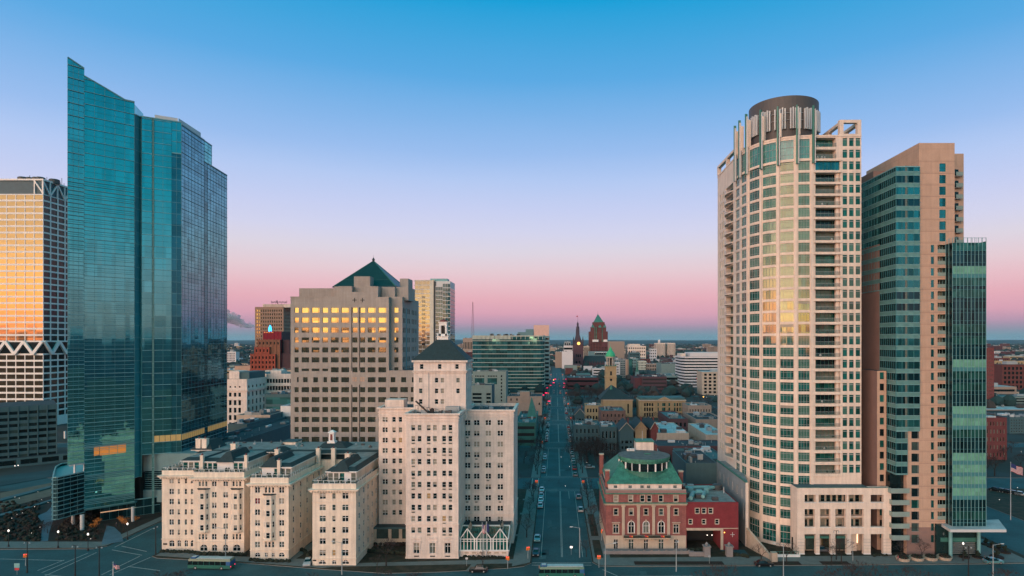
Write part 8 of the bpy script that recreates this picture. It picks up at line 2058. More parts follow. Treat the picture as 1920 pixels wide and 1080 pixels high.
# ================================================================ vegetation
def bare_tree(seed, h, spread, depth=5, twigm='twig', twigs=1.0, lean=0, tw=.045):
 r = random.Random(seed); tr = MB(); cr = MB()
 def grow(p, d, l, w, lev):
  q = p + d * l; (tr if lev <= 2 else cr).bar(p, q, w, 'bark' if lev <= 2 else twigm, n=4 if lev == 0 else 3, w2=w * .68)
  if lev >= depth:
   for _ in range(int(3 * twigs)):
    e = q + (d + Vector((r.uniform(-1, 1), r.uniform(-1, 1), r.uniform(-.5, .9))) * .9).normalized() * l * r.uniform(.6, 1.3)
    a = (e - q).cross(Vector((r.uniform(-1, 1), r.uniform(-1, 1), r.uniform(-1, 1)))).normalized() * .035
    cr.poly([q - a, q + a, e], twigm)
   return
  nb = 3 if lev < 3 else 2 + (r.random() < .5)
  for i in range(nb):
   ang = 2 * pi * (i + r.random() * .6) / nb + lev; sp = spread * r.uniform(.55, 1.15)
   o = d.orthogonal().normalized(); b = d.cross(o); nd = (d + (o * cos(ang) + b * sin(ang)) * sp + Vector((0, 0, .10))).normalized()
   grow(q - d * l * r.uniform(0, .25), nd, l * r.uniform(.62, .84), w * .6, lev + 1)
 grow(Vector((0, 0, 0)), Vector((lean, 0, 1)).normalized(), h * .27, h * .034, 0)
 return tr, cr
def tree_proto(name, seed, h, spread, label, group, **kw):
 t = thing(name, (0, 0, 0), label, 'tree', group); a, b = bare_tree(seed, h, spread, **kw)
 a.build('trunk', t); b.build('crown', t); return t
TP = [tree_proto('bare_tree', s, 9, sp, 'bare winter street tree', 'bare street trees', depth=4 if s > 1 else 5) for s, sp in ((1, .62), (2, .75), (3, .7), (4, .85))]
TF = [tree_proto('bare_tree', s, 10, sp, 'bare winter tree', 'bare trees', depth=4, twigs=2.4, tw=.11) for s, sp in ((5, .7), (6, .85), (7, .95))]
USED = set()
def put(proto, x, y, rz, sc, label, group=None, z=.1, sz=None):
 o = proto if proto.name not in USED else copy_tree(proto)
 USED.add(proto.name); o.location = (x, y, z); o.rotation_euler = (0, 0, rz); o.scale = (sc, sc, sz or sc)
 o['label'] = label
 if group: o['group'] = group
 return o
def trees():
 r = random.Random(31)
 def T(x, y, sc, label, group): return put(r.choice(TP if y < 240 and 'treetop' not in label else TF), x, y, r.uniform(0, 6.28), sc, label, group)
 blocks = [(178, 262), (287, 364), (384, 468)]
 for i, (a, c) in enumerate(blocks):
  y = a + 5
  while y < c:
   if not (i == 0 and y < 196): T(-9.3 + r.uniform(-.5, .5), y, r.uniform(.75, 1.15), 'bare street tree on the hotel side kerb of the long receding street', 'bare trees on the hotel side of the long street')
   if not (i == 0 and y < 192): T(12.8 + r.uniform(-.5, .5), y + 3, r.uniform(.75, 1.15), 'bare street tree on the club side kerb of the long receding street', 'bare trees on the club side of the long street')
   y += r.uniform(7.5, 12)
 for _ in range(34):
  x, y = G(r.uniform(1062, 1180), r.uniform(826, 868)); T(x, y, r.uniform(.9, 1.4), 'dark bare tree in the gardens around the grey-teal mansion', 'bare trees around the grey-teal mansion')
 for _ in range(46):
  y = r.uniform(290, 480); x = r.uniform(16, 24 + y * .27)
  T(x, y, r.uniform(.8, 1.5), 'dark bare tree among the low houses behind the club house', 'bare trees among the low houses')
 for _ in range(14): T(r.uniform(18, 60), r.uniform(600, 720), r.uniform(1.1, 1.6), 'bare tree in the dark square before the plum garage and cathedral', 'bare trees of the dark square')
 for _ in range(12): T(r.uniform(-30, -13), r.uniform(215, 360), r.uniform(.7, 1.1), 'bare tree in the dark lot between the hotel and the street garage', 'bare trees of the dark lot')
 for _ in range(16): T(r.uniform(168, 250), r.uniform(196, 300), r.uniform(.9, 1.4), 'bare tree in the dark park beyond the flagpole', 'bare park trees')
 for _ in range(12): T(r.uniform(150, 280), r.uniform(330, 520), r.uniform(1, 1.5), 'bare tree around the brick school and dim flats', 'bare trees around the school')
 for _ in range(9): T(r.uniform(-175, -146), r.uniform(198, 206), r.uniform(.35, .6), 'low bare shrubby tree in the beds below the glass tower', 'small bare garden trees')
 # individually visible ones in front
 for (x, y, s, lab) in (
  (PX(724, 173.5), 173.5, 1.25, 'bare forked tree standing before the middle of the tall hotel'), (PX(905, 171), 171.4, .8, 'small bare tree on the verge before the conservatory flagpoles'),
  (PX(706, 170), 170.5, .6, 'thin bare tree on the verge between apartment house and hotel'), (PX(1476, 175.5), 176, .95, 'bare tree on the planted strip before the round tower lobby'),
  (PX(1428, 176), 176.3, .85, 'slender bare tree near the garage ramp of the round tower'), (PX(1579, 175.5), 176, 1.05, 'bare tree before the third opening of the loggia'), (PX(1561, 175.5), 176.2, .7, 'smaller bare tree beside the dark lamp at the loggia'),
  (PX(1690, 179), 179, .7, 'bare tree behind the planters at the brown tower'), (PX(1730, 179), 179.4, .8, 'bare tree by the dark brown base wall'),
  (PX(1100, 179), 181, .8, 'bare tree at the club house corner')):
  T(x, y, s, lab, None)
 for (px, Y, s) in ((300, 150, 1.0), (330, 152, .9), (720, 152, .95), (590, 150, .85), (770, 151, .9), (1350, 150, 1.15), (1400, 147, 1.0), (1320, 152, .95), (1560, 150, 1.05), (1590, 153, 1.1), (1640, 151, 1.2), (1700, 152, 1.0), (1750, 150, .9), (1880, 152, 1.0), (1130, 149, .8)):
  T(PX(px, Y), Y, s, 'bare treetop reaching up along the near side of the front avenue', 'bare trees of the front avenue')
 # small trees by the glass tower, orange light put into their twigs as glow
 lit = tree_proto('lit_tree', 12, 6.0, .42, 'small tree with twigs glowing orange', None, depth=4, twigm='twig_orange', twigs=1.3)
 for (px, py, s, lab) in ((178, 1006, 1.05, 'small tree with twigs glowing orange beside the drive of the glass tower'), (231, 999, 1.0, 'wide orange-lit tree past the drive of the glass tower'), (225, 990, .8, 'orange-lit sapling just behind the wide lit tree'), (185, 989, .65, 'tiny orange-lit sapling behind the lit tree by the drive'), (255, 985, .6, 'orange-lit sapling beside the last white column')):
  x, y = G(px, py); put(lit, x, y, px, s, lab)
 # hedges and beds
 for (pts, n, s, lab) in (
  ([(303, 1036), (365, 1038)], 16, .8, 'grey clipped shrubs along the arched ground floor at the apartment corner'), ([(369, 1041), (458, 1043)], 22, .9, 'clipped shrubs below the oriel-windowed apartment front'),
  ([(470, 1053), (541, 1055)], 16, .8, 'clipped shrubs below the middle apartment wing'), ([(672, 1035), (758, 1040)], 26, 1.0, 'dark garden shrubs before the brick link pavilion'), ([(676, 1022), (758, 1024)], 24, 1.0, 'deep maroon hedge under the link pavilion windows'), ([(590, 1055), (560, 1030)], 14, .9, 'dark shrubs in the court between two apartment wings'),
  ([(868, 1046), (945, 1047)], 18, .6, 'low hedge along the conservatory base'), ([(1292, 1036), (1330, 1034)], 12, 1.0, 'dark shrubs at the drive-through gate'), ([(1360, 1040), (1400, 1046)], 14, .9, 'dark shrubs along the ramp wall'), ([(1640, 1044), (1662, 1043)], 5, .6, 'small shrubs beside the loggia pier')):
  q = MB(); r2 = random.Random(n * 7 + int(pts[0][0]))
  for k in range(n):
   a, c = G(*pts[0]), G(*pts[1]); t = k / (n - 1); q.blob((a[0] + (c[0] - a[0]) * t + r2.uniform(-.3, .3), a[1] + (c[1] - a[1]) * t + r2.uniform(-.3, .5), .5 * s), (.8 * s, .7 * s, .75 * s), 'hedge' if 'maroon' not in lab else 'garden', k, 7)
  q.build('hedge', label=lab, cat='hedge')
 q = MB(); r2 = random.Random(77)
 for _ in range(700):
  px, py = r2.uniform(-10, 185), r2.uniform(942, 1015)
  if 74 < px < 108: continue
  x, y = G(px, py); s = r2.uniform(.3, .9); q.blob((x, y, .2 + s * .4), (s, s, s * .7), 'garden' if r2.random() < .7 else 'hedge', px, 5)
 q.build('garden_shrubs', kind='stuff', label='dark reddish shrub beds below the glass tower', cat='shrubs')
 # small evergreens in round beds on the plaza
 sp = thing('plaza_shrub', (0, 0, 0), 'x', 'shrub'); a = MB(); a.lathe(0, 0, [(.1, 0), (.1, .4)], 6, 'bark'); a.build('stem', sp); a = MB()
 for k in range(7): a.blob((.25 * cos(k), .25 * sin(k), .7 + k * .14), (.5 - k * .04, .5 - k * .04, .4), 'evergreen', k, 6)
 a.build('foliage', sp); bed = MB(); bed.lathe(0, 0, [(1.3, 0), (1.3, .25), (1.1, .3)], 12, 'garden'); bed.build('soil_bed', sp)
 for (px, py, s, lab) in ((1849, 1022, 1.1, 'farthest small evergreen in its bed on the corner plaza'), (1860, 1027, 1, 'second small evergreen from the tower on the corner plaza'), (1873, 1032, 1.1, 'third small evergreen from the tower on the corner plaza'), (1884, 1037, 1.2, 'evergreen shrub nearest the flagpole side of the plaza'), (1869, 1046, 1.4, 'largest evergreen shrub, beside the parked dark car'), (1833, 1046, 1.1, 'evergreen shrub before the lobby column'), (1808, 1046, 1.1, 'evergreen shrub beside the twin-globe lamp')):
  x, y = G(px, py); put(sp, x, y, px, s, lab, z=.15)
trees()
def thicket():
 q = MB(); r = random.Random(17); pr = []
 for s in (21, 22, 23):
  a, b = bare_tree(s, 10, .8, depth=3, twigs=4, tw=.16); m = MB(); m.add(a); m.add(b); pr.append(m)
 for _ in range(330):
  k = r.random()
  if k < .62: y = r.uniform(300, 760); x = r.uniform(17, 20 + y * .28)
  elif k < .8: x, y = G(r.uniform(1055, 1195), r.uniform(735, 750))
  elif k < .9: y = r.uniform(490, 900); x = r.choice([-9.3, 12.8])
  else: y = r.uniform(300, 600); x = r.uniform(150, .8 * y)
  q.add(r.choice(pr), (x, y, 0), r.uniform(0, 6))
 q.build('bare_thicket', kind='stuff', label='dark mass of bare treetops between the low blocks', cat='thicket')
thicket()

# ================================================================ vehicles
def car_proto(name, col, label):
 t = thing(name, (0, 0, 0), label, 'car'); a = MB()
 def ring(z, pts): return [(x, y, z) for x, y in pts]
 a.hexa([(-.88, -2.2, .3), (.88, -2.2, .3), (.88, 2.25, .3), (-.88, 2.25, .3), (-.9, -2.25, .82), (.9, -2.25, .82), (.9, 2.2, .88), (-.9, 2.2, .88)], col)
 a.hexa([(-.9, -2.24, .82), (.9, -2.24, .82), (.9, -.9, .82), (-.9, -.9, .82), (-.8, -2.1, .9), (.8, -2.1, .9), (.78, -.95, 1.0), (-.78, -.95, 1.0)], col)
 a.hexa([(-.62, -.35, 1.43), (.62, -.35, 1.43), (.62, 1.1, 1.43), (-.62, 1.1, 1.43), (-.58, -.25, 1.49), (.58, -.25, 1.49), (.58, 1.0, 1.49), (-.58, 1.0, 1.49)], col)
 a.build('body', t); g = MB(); g.hexa([(-.8, -1.05, .88), (.8, -1.05, .88), (.8, 1.75, .88), (-.8, 1.75, .88), (-.62, -.38, 1.43), (.62, -.38, 1.43), (.62, 1.12, 1.43), (-.62, 1.12, 1.43)], 'glass_dark'); g.build('windscreen', t)
 for x in (-.8, .8):
  for y in (-1.4, 1.4):
   w = MB(); w.bar((x - .1, y, .32), (x + .12, y, .32), .64, 'rubber', n=10); w.bar((x - .11, y, .32), (x + .13, y, .32), .34, 'grey_metal', n=8); w.build('wheel', t)
 for x in (-.62, .62):
  w = MB(); w.box(x - .16, x + .16, -2.28, -2.24, .6, .74, 'steel_white'); w.build('headlight', t)
  w = MB(); w.box(x - .16, x + .16, 2.22, 2.27, .62, .76, 'flag_red'); w.build('tail_light', t)
 return t
CARS = {c: car_proto('parked_car', 'car_' + c, 'car') for c in ('white', 'grey', 'black', 'teal', 'silver', 'red')}
def car(c, px, py, rz, lab, grp=None):
 x, y = G(px, py); return put(CARS[c], x, y, rz, 1.12, lab, grp, z=.01)
def cars():
 names = {'white': 'white', 'grey': 'grey', 'black': 'black', 'teal': 'pale teal', 'silver': 'silver', 'red': 'dark red'}
 L_ = 'cars parked on the hotel side of the long street'; R_ = 'cars parked on the club side of the long street'
 r = random.Random(6)
 def at(c, x, y, rz, lab, grp): put(CARS[c], x, y, rz, 1.12, lab, grp, z=.01)
 at('teal', -5.9, G(0, 1013)[1], 0, 'pale teal van-like car parked nearest the stop line on the hotel side kerb', L_)
 at('black', -5.9, G(0, 1040)[1], 0, 'black car waiting at the stop line beside the hotel kerb', None)
 for i, (c, py) in enumerate(zip(('silver', 'white', 'teal', 'white'), (951, 941, 932, 921))): at(c, -5.9, G(0, py)[1], 0, f'{names[c]} car in the short kerbside queue, {["nearest", "second nearest", "third nearest", "farthest"][i]} of four', L_)
 at('silver', 9.3, G(0, 958)[1], pi, 'silver car with lit roof edge parked alone on the club side kerb', R_); at('grey', 9.3, G(0, 934)[1], pi, 'grey car parked beyond the lone silver car, club side', R_)
 for side, x, g_, s_ in ((0, -5.9, L_, 'hotel'), (pi, 9.3, R_, 'club')):
  for (a, c, blk_) in ((290, 362, 'second'), (388, 466, 'third'), (490, 570, 'fourth'), (596, 684, 'fifth')):
   y = a
   while y < c:
    if r.random() < (.72 if side == 0 else .8):
     k = r.choice(['white', 'silver', 'grey', 'black', 'teal', 'white', 'red']); at(k, x, y, side, f'{names[k]} car parked on the {s_} side, {blk_} block of the long street', f'{names[k]} cars parked on the {s_} side, {blk_} block')
    y += r.uniform(5.8, 7.5)
 at('silver', *G(1106, 878), pi / 2, 'lone silver car in the empty dark lot beside the club house', None)
 car('black', 1432, 1061, pi / 2, 'black car driving past the garage ramp of the round tower'); car('black', 897, 1072, -pi / 2, 'black car with glowing rear light passing before the conservatory')
 car('white', 577, 1058, .25, 'white car standing between the middle and last apartment wings'); car('teal', 1862, 1056, pi / 2, 'dark teal car stopped at the plaza kerb beside two people')
 CARS2 = [('black', 1868, 921), ('grey', 1880, 923), ('black', 1890, 925), ('grey', 1902, 927), ('white', 1914, 929)]
 for i, (c, px, py) in enumerate(CARS2): car(c, px, py, .6, f'{names[c]} car in the dark park row, {["first", "second", "third", "fourth", "last"][i]} from the tower')
 for i, (c, px, py) in enumerate((('grey', 1500, 1040), ('black', 1408, 1047))): 
  if i == 0: car(c, px + 42, 1034, pi / 2, 'grey car standing inside the loggia forecourt')
 for i, y in enumerate((730, 765, 850, 905, 990)):
  for x in (-2.5, 5.5): at(r.choice(['red', 'black', 'grey']), x, y + 10 * r.random(), 0 if x < 0 else pi, 'tiny car far down the long street between the brick blocks', 'cars far down the long street')
cars()
def bus(label, x, y, rz, tail):
 t = thing('city_bus', (0, 0, 0), label, 'bus'); a = MB(); L = 6.1
 a.hexa([(-L, -1.28, .35), (L, -1.28, .35), (L, 1.28, .35), (-L, 1.28, .35), (-L, -1.28, 1.3), (L, -1.28, 1.3), (L, 1.28, 1.3), (-L, 1.28, 1.3)], 'bus_green'); 
 a.hexa([(-L, -1.28, 2.35), (L - .15, -1.28, 2.35), (L - .15, 1.28, 2.35), (-L, 1.28, 2.35), (-L + .1, -1.15, 2.95), (L - .3, -1.15, 2.95), (L - .3, 1.15, 2.95), (-L + .1, 1.15, 2.95)], 'bus_green')
 a.box(-L + .3, L - 2.2, -.95, .95, 2.951, 3.05, 'bus_roof'); a.box(-L, -L + 1.2, -1.29, 1.29, 1.301, 2.349, 'bus_blue'); a.build('body', t)
 w = MB(); w.hexa([(-L + 1.2, -1.27, 1.3), (L, -1.27, 1.3), (L, 1.27, 1.3), (-L + 1.2, 1.27, 1.3), (-L + 1.2, -1.27, 2.35), (L - .14, -1.27, 2.35), (L - .14, 1.27, 2.35), (-L + 1.2, 1.27, 2.35)], 'glass_dark')
 w.build('window_band', t)
 q = MB()
 for k in range(7): xx = -L + 1.2 + k * 1.6; q.box(xx - .05, xx + .05, -1.285, 1.285, 1.3, 2.35, 'bus_green')
 q.build('window_post', t)
 q = MB(); q.box(L - 2.0, L - .6, -.85, .85, 2.951, 3.28, 'bus_blue'); q.box(L - 1.9, L - .7, -.6, .6, 3.281, 3.33, 'bus_roof'); q.build('roof_unit', t)
 q = MB(); q.box(-3.5, -1.2, -1.30, -1.281, .5, 1.2, 'bus_advert'); q.box(.2, 2.6, -1.30, -1.281, .5, 1.2, 'flag_white'); q.build('side_panel', t)
 q = MB(); q.box(L - .02, L + .02, -.8, .8, 2.4, 2.7, 'amber_soft'); q.build('destination_sign', t)
 for xx in (-3.6, 3.9):
  for yy in (-1.15, 1.15): q = MB(); q.bar((xx, yy - .14, .48), (xx, yy + .14, .48), .96, 'rubber', n=12); q.bar((xx, yy - .15, .48), (xx, yy + .15, .48), .5, 'grey_metal', n=10); q.build('wheel', t)
 for yy in (-1.0, 1.0): q = MB(); q.box(-L - .03, -L, yy - .12, yy + .12, .8, 1.05, 'red_lamp'); q.build('tail_light', t); q = MB(); q.box(L, L + .03, yy - .14, yy + .14, .7, .9, 'steel_white'); q.build('headlight', t)
 t.location = (x, y, .01); t.rotation_euler = (0, 0, rz); return t
mat('bus_advert', (.25, .35, .22), .6, col2=(.35, .12, .10), nscale=2.2)
bus('green city bus with lit rear passing the apartment house corner', PX(399, 172.8), 172.2, pi - .05, 0)
bus('green city bus with blue roof box crossing the near end of the long street', 1.6, 166.3, pi, 0)

# ================================================================ street furniture
def lamp_proto(kind):
 if kind == 'globe':
  t = thing('street_lamp', (0, 0, 0), 'x', 'street lamp', None); p = MB(); p.lathe(0, 0, [(.28, 0), (.22, .5), (.10, .7), (.08, 4.6)], 8, 'black'); p.build('post', t)
  g = MB(); g.lathe(0, 0, [(.12, 4.6), (.24, 4.8), (.26, 5.0), (.14, 5.25), (.02, 5.35)], 10, 'white_lamp_dim'); g.build('lamp_globe', t)
 elif kind == 'arm':
  t = thing('street_light', (0, 0, 0), 'x', 'street light', None); p = MB(); p.lathe(0, 0, [(.16, 0), (.09, 8.8)], 8, 'grey_metal'); p.build('post', t)
  g = MB(); g.bar((0, 0, 8.7), (-2.2, 0, 9.1), .09, 'grey_metal'); g.build('arm', t); g = MB(); g.box(-2.9, -2.1, -.15, .15, 9.0, 9.18, 'steel_white'); g.build('lamp_head', t)
 elif kind == 'signal':
  t = thing('traffic_signal', (0, 0, 0), 'x', 'traffic signal', None); p = MB(); p.lathe(0, 0, [(.12, 0), (.08, 4.0)], 8, 'grey_metal'); p.build('post', t)
  for dx, a in ((-.32, 0), (.32, 0)):
   g = MB(); g.box(dx - .26, dx + .26, -.22, .18, 2.9, 4.1, 'signal_yellow'); h = g.build('signal_head', t); l = MB()
   for z in (3.1, 3.5, 3.9): l.lathe(dx, -.24, [(.10, z - .08), (.13, z), (.10, z + .08)], 8, 'red_lamp' if z == 3.9 else 'black')
   l.build('lamp_lens', h)
 elif kind == 'tall_dark':
  t = thing('street_lamp', (0, 0, 0), 'x', 'street lamp', None); p = MB(); p.lathe(0, 0, [(.26, 0), (.16, 1.2), (.10, 9.5)], 8, 'black'); p.build('post', t)
  g = MB(); g.bar((0, 0, 9.3), (.8, 0, 9.6), .10, 'black'); g.bar((0, 0, 9.3), (-.8, 0, 9.6), .10, 'black'); g.build('arm', t)
  for s in (-.8, .8): g = MB(); g.lathe(s, 0, [(.08, 9.3), (.22, 9.1), (.2, 8.9), (.05, 8.85)], 8, 'grey_metal'); g.build('lamp_head', t)
 return t
mat('white_lamp_dim', (.5, .5, .5), .4, emis=(1, .9, .8), estr=1.6)
LP = {k: lamp_proto(k) for k in ('globe', 'arm', 'signal', 'tall_dark')}
def furniture():
 for px, py, lab in ((16, 1026, 'dark lamp post at the outer end of the garden pavement'), (109, 1028, 'dark lamp post on the pavement where the garden path meets it'), (165, 1033, 'dark lamp post with glowing globe by the corner planting bed'), (239, 1012, 'pale lit lamp at the drive mouth beside the orange-lit tree'), (1806, 1052, 'black lamp with twin glow before the covered entrance')):
  x, y = G(px, py); put(LP['globe'], x, y, 0, 1.0, lab, z=.15)
 for px, py, rz, lab in ((423, 1048, 0, 'steel street light with long arm before the oriel windows'), (641, 1078, 0, 'steel street light before the last apartment wing'), (1087, 1046, 0, 'steel street light arching over the near end of the long street'), (1135, 1082, pi, 'tall pale light pole at the club corner, arm to the road'), (1268, 1072, pi / 2, 'slim pale pole before the club house terrace end'), (1469, 1082, 0, 'slim steel pole rising from the near kerb before the round lobby'), (1862, 1083, pi, 'steel street light at the near kerb by the covered entrance'), (1599, 1052, 0, 'short steel pole at the loggia kerb')):
  x, y = G(px, py); s = .62 if px in (1599,) else 1.0; put(LP['arm'], x, y, rz, s, lab, z=.05)
 for px, py, rz, lab in ((51, 1074, 0, 'tall black lamp and signal mast at the near corner of the wide junction'), (141, 1082, 0, 'black lamp mast standing on the near side of the wide junction'), (186, 1084, 0, 'black lamp mast next to the wide crosswalk'), (292, 1041, pi / 2, 'black lamp mast at the apartment house corner'), (1568, 1050, 0, 'black twin-armed lamp before the third loggia opening'), (1816, 1084, 0, 'thick black mast on the near kerb before the entrance canopy')):
  x, y = G(px, py); put(LP['tall_dark'], x, y, rz, .9, lab, z=.05)
 for px, py, rz, lab in ((1123, 1065, 0, 'orange traffic signal at the club house corner'), (990, 1048, .4, 'orange traffic signal on the hotel corner, set back'), (952, 1067, -.5, 'orange and red traffic signal at the hotel kerb'), (48, 1062, .4, 'traffic signal on the far pavement side of the wide junction'), (1128, 1014, 1.4, 'orange traffic signal glimpsed at the club house flank')):
  x, y = G(px, py); put(LP['signal'], x, y, rz, .85, lab, z=.1)
 # red signal lights down the street
 for i, Y in enumerate((262, 364, 468, 573, 688, 808, 928, 1058)):
  for x, s in ((-8.2, 'hotel'), (11.7, 'club')):
   put(LP['signal'], x, Y, 0, 1.0 if Y < 450 else 1.25, f'red-lit traffic signal on the {s} side of the long street', f'traffic signals on the {s} side of the long street', z=.1)
 # flagpoles
 def flag(px, py, h, fw, fh, lab, us=True, Y=None):
  x, y = G(px, py) if Y is None else (PX(px, Y), Y); t = thing('flagpole', (x, y, 0), lab, 'flagpole'); p = MB(); p.lathe(x, y, [(.13, 0), (.06, h)], 8, 'steel_white'); p.lathe(x, y, [(.05, h), (.14, h + .12), (.02, h + .25)], 8, 'amber_soft' if 0 else 'steel_white'); p.build('pole', t)
  f = MB(); n = 16; rows = 13
  def pt(i, j):
   u = i / n; v = j / rows; return (x + .08 + fw * u, y + .22 * sin(u * 7 + v) * u, h - .3 - fh * v - fw * .38 * u + .12 * sin(u * 9))
  for i in range(n):
   for j in range(rows):
    m = ('flag_blue' if i < n * .4 and j < 7 else ('flag_red' if j % 2 == 0 else 'flag_white')) if us else 'flag_blue'
    f.poly([pt(i, j), pt(i + 1, j), pt(i + 1, j + 1), pt(i, j + 1)], m)
  f.build('flag', t)
 flag(1895, 975, 20.5, 4.4, 2.9, 'tall flagpole flying a large striped flag in the dark park')
 flag(904, 1046, 10.2, .9, 2.6, 'flagpole with a limp striped flag before the conservatory'); flag(912, 1046, 10.4, .7, 2.4, 'flagpole with a limp dark blue flag before the conservatory', False)
 flag(212, 1084, 4.2, 1.5, 1.1, 'low pole with a small striped flag at the wide crosswalk')
 # round signs
 for px, py, c, lab in ((32, 1078, 'steel_teal', 'round pale sign with a red lower plate at the near pavement corner'), (875, 1062, 'steel_white', 'small white notice sign on the verge before the hotel'), (1330, 1058, 'grey_metal', 'small round sign on the verge by the drive-through'), (1071, 1040, 'white_lamp', 'small pink-white lit sign by the kerb light of the long street')):
  x, y = G(px, py); t = thing('street_sign', (x, y, 0), lab, 'sign'); p = MB(); p.lathe(x, y, [(.05, 0), (.05, 2.6)], 6, 'grey_metal'); p.build('post', t); p = MB(); s = .75 if px == 32 else .34; p.box(x - s, x + s, y - .08, y - .055, 2.0, 2.0 + 1.6 * s, c); 
  p.build('plate', t)
  if px == 32: p = MB(); p.box(x - .6, x + .6, y - .08, y - .055, 1.3, 1.95, 'flag_red'); p.build('lower_plate', t)
 # planters
 pl = thing('concrete_planter', (0, 0, 0), 'x', 'planter'); p = MB(); p.lathe(0, 0, [(1.75, 0), (2.0, .85), (1.8, .85), (1.75, .6)], 16, 'limestone'); p.build('bowl', pl); p = MB()
 for k in range(9): p.blob((1.1 * cos(k * .7), 1.1 * sin(k * .7), .95), (.5, .5, .35), 'garden' if k % 2 else 'hedge', k)
 p.build('foliage', pl)
 for i, (px, py) in enumerate(((1693, 1051), (1719, 1050), (1745, 1049.5), (1771, 1049))):
  x, y = G(px, py); put(pl, x, y, 0, 1, 'pale round concrete planter before the brown tower, ' + ['beside a person in pink', 'second from the loggia', 'third from the loggia', 'nearest the lobby'][i], 'planters before the brown tower', z=.15)
 # balustrade gate piers, retaining walls
 w = MB(); Y = 181.5
 for px in (1325, 1367): x = PX(px, Y); w.box(x - .9, x + .9, Y - .9, Y + .9, 0, 3.0, 'limestone2'); w.box(x - 1.1, x + 1.1, Y - 1.1, Y + 1.1, 3.0, 3.3, 'limestone2'); w.lathe(x, Y, [(.35, 3.3), (.5, 3.8), (.1, 4.3)], 8, 'limestone2')
 w.box(PX(1292, Y), PX(1322, Y), Y - .3, Y + .3, 0, 1.4, 'limestone2'); w.build('gate_pier', label='stone gate piers at the drive-through of the brick annex', cat='gate')
 w = MB(); a, c = G(1388, 1040), G(1408, 1058); 
 w.hexa([(59.0, 189.9, 0), (59.6, 189.9, 0), (63.2, 177.5, 0), (62.6, 177.5, 0), (59.0, 189.9, 6), (59.6, 189.9, 6), (63.2, 177.5, 1.0), (62.6, 177.5, 1.0)], 'limestone'); w.box(62.2, 63.8, 176.4, 177.9, 0, 2.8, 'limestone'); w.build('ramp_wall', label='pale sloping wall ending in a square pier beside the round tower', cat='wall')
 w = MB(); x0, x1 = 63.8, 71.8; w.box(x0, x1 + .2, 180.6, 181.0, 0, .9, 'white_paint')
 for k in range(8): w.box(x0 + k * 1.1, x0 + k * 1.1 + .1, 180.7, 180.9, .9, 1.7, 'dark_copper')
 w.box(x0, x1, 180.72, 180.88, 1.68, 1.76, 'dark_copper'); w.build('terrace_wall', label='low white terrace wall with rail before the round lobby', cat='wall')
 # yard lamps, dots of light
 dot = thing('lamp_bollard', (0, 0, 0), 'x', 'lamp'); p = MB(); p.lathe(0, 0, [(.05, 0), (.05, .9)], 6, 'dark_metal'); p.build('post', dot); p = MB(); p.lathe(0, 0, [(.08, .9), (.13, 1.0), (.08, 1.12)], 8, 'white_lamp'); p.build('lamp_head', dot)
 for px, py in ((8, 985), (32, 968), (42, 965), (22, 975), (59, 1003), (71, 925), (90, 945), (28, 935), (36, 937), (65, 953), (78, 940), (75, 992), (170, 1014)): put(dot, *G(px, py), 0, .55, 'small glowing lamp in the planting beds and paths below the glass tower', 'garden lamps below the glass tower')
 for px, py in ((28, 880), (34, 879), (54, 872), (63, 870), (112, 862)): put(dot, *G(px, py), 0, 1.6, 'glowing lamp in front of the dark banded office', 'lamps before the banded office')
 for px, py in ((985, 860), (1060, 915), (1100, 870), (1094, 826), (1185, 815), (1068, 878), (1052, 860), (1212, 812), (1140, 826), (1915, 850), (1908, 918), (1874, 941), (1340, 744), (1325, 748), (1302, 742), (1226, 745)): put(dot, *G(px, py), 0, .8 if py > 800 else 1.6, 'small glowing yard lamp among the dark lots', 'yard lamps among the dark lots')
 red = thing('tail_lamp', (0, 0, 0), 'x', 'lamp'); p = MB(); p.box(-.9, .9, 0, .2, .5, 1.0, 'red_lamp'); p.build('lamp_lens', red)
 for px, py in ((1032, 726), (1038, 721), (1026, 731), (1029, 757), (1018, 745), (1058, 722), (1058, 730), (1062, 714), (1041, 714), (1257, 727), (1262, 731), (1274, 733), (1274, 738), (1189, 725), (1213, 668), (1225, 668), (1220, 672), (1226, 664), (1024, 741)):
  put(red, *G(px, py), 0, 1.5, 'tiny red traffic light glowing far down the streets', 'red lights far down the streets', z=1.5)
 yl = thing('yellow_light', (0, 0, 0), 'x', 'lamp'); p = MB(); p.lathe(0, 0, [(.4, 2), (.6, 2.4), (.3, 2.8)], 8, 'amber_lamp'); p.build('lamp_lens', yl); p = MB(); p.lathe(0, 0, [(.1, 0), (.1, 2)], 6, 'dark_metal'); p.build('post', yl)
 for px, py, lab in ((1319, 749, 'single yellow light in the dark street beyond the yellow house'), (1038, 716, 'yellow light at the end of the long street'), (1258, 729, 'yellow light before the white striped office'), (1906, 807, 'yellow light among the dim flats by the park')): put(yl, *G(px, py), 0, 1.2, lab)
 # rooftop chimney-like flare: smoke
 q = MB(); rr = random.Random(3); Y = 1100.0
 for k in range(150):
  t = rr.random(); px = 480 - 60 * t; py = 611 - 15 * t + 4 * sin(t * 6); s = (1.6 + 4.5 * t) * rr.uniform(.6, 1.2)
  q.blob((PX(px, Y) + rr.uniform(-3, 3), Y + rr.uniform(-6, 6), PZ(py, Y) + rr.gauss(0, 3.6) * (.3 + t)), (s * 1.2, s, s * .9), 'smoke', k, 9)
 q.build('smoke', kind='stuff', label='pale smoke plume drifting behind the glass tower', cat='smoke')
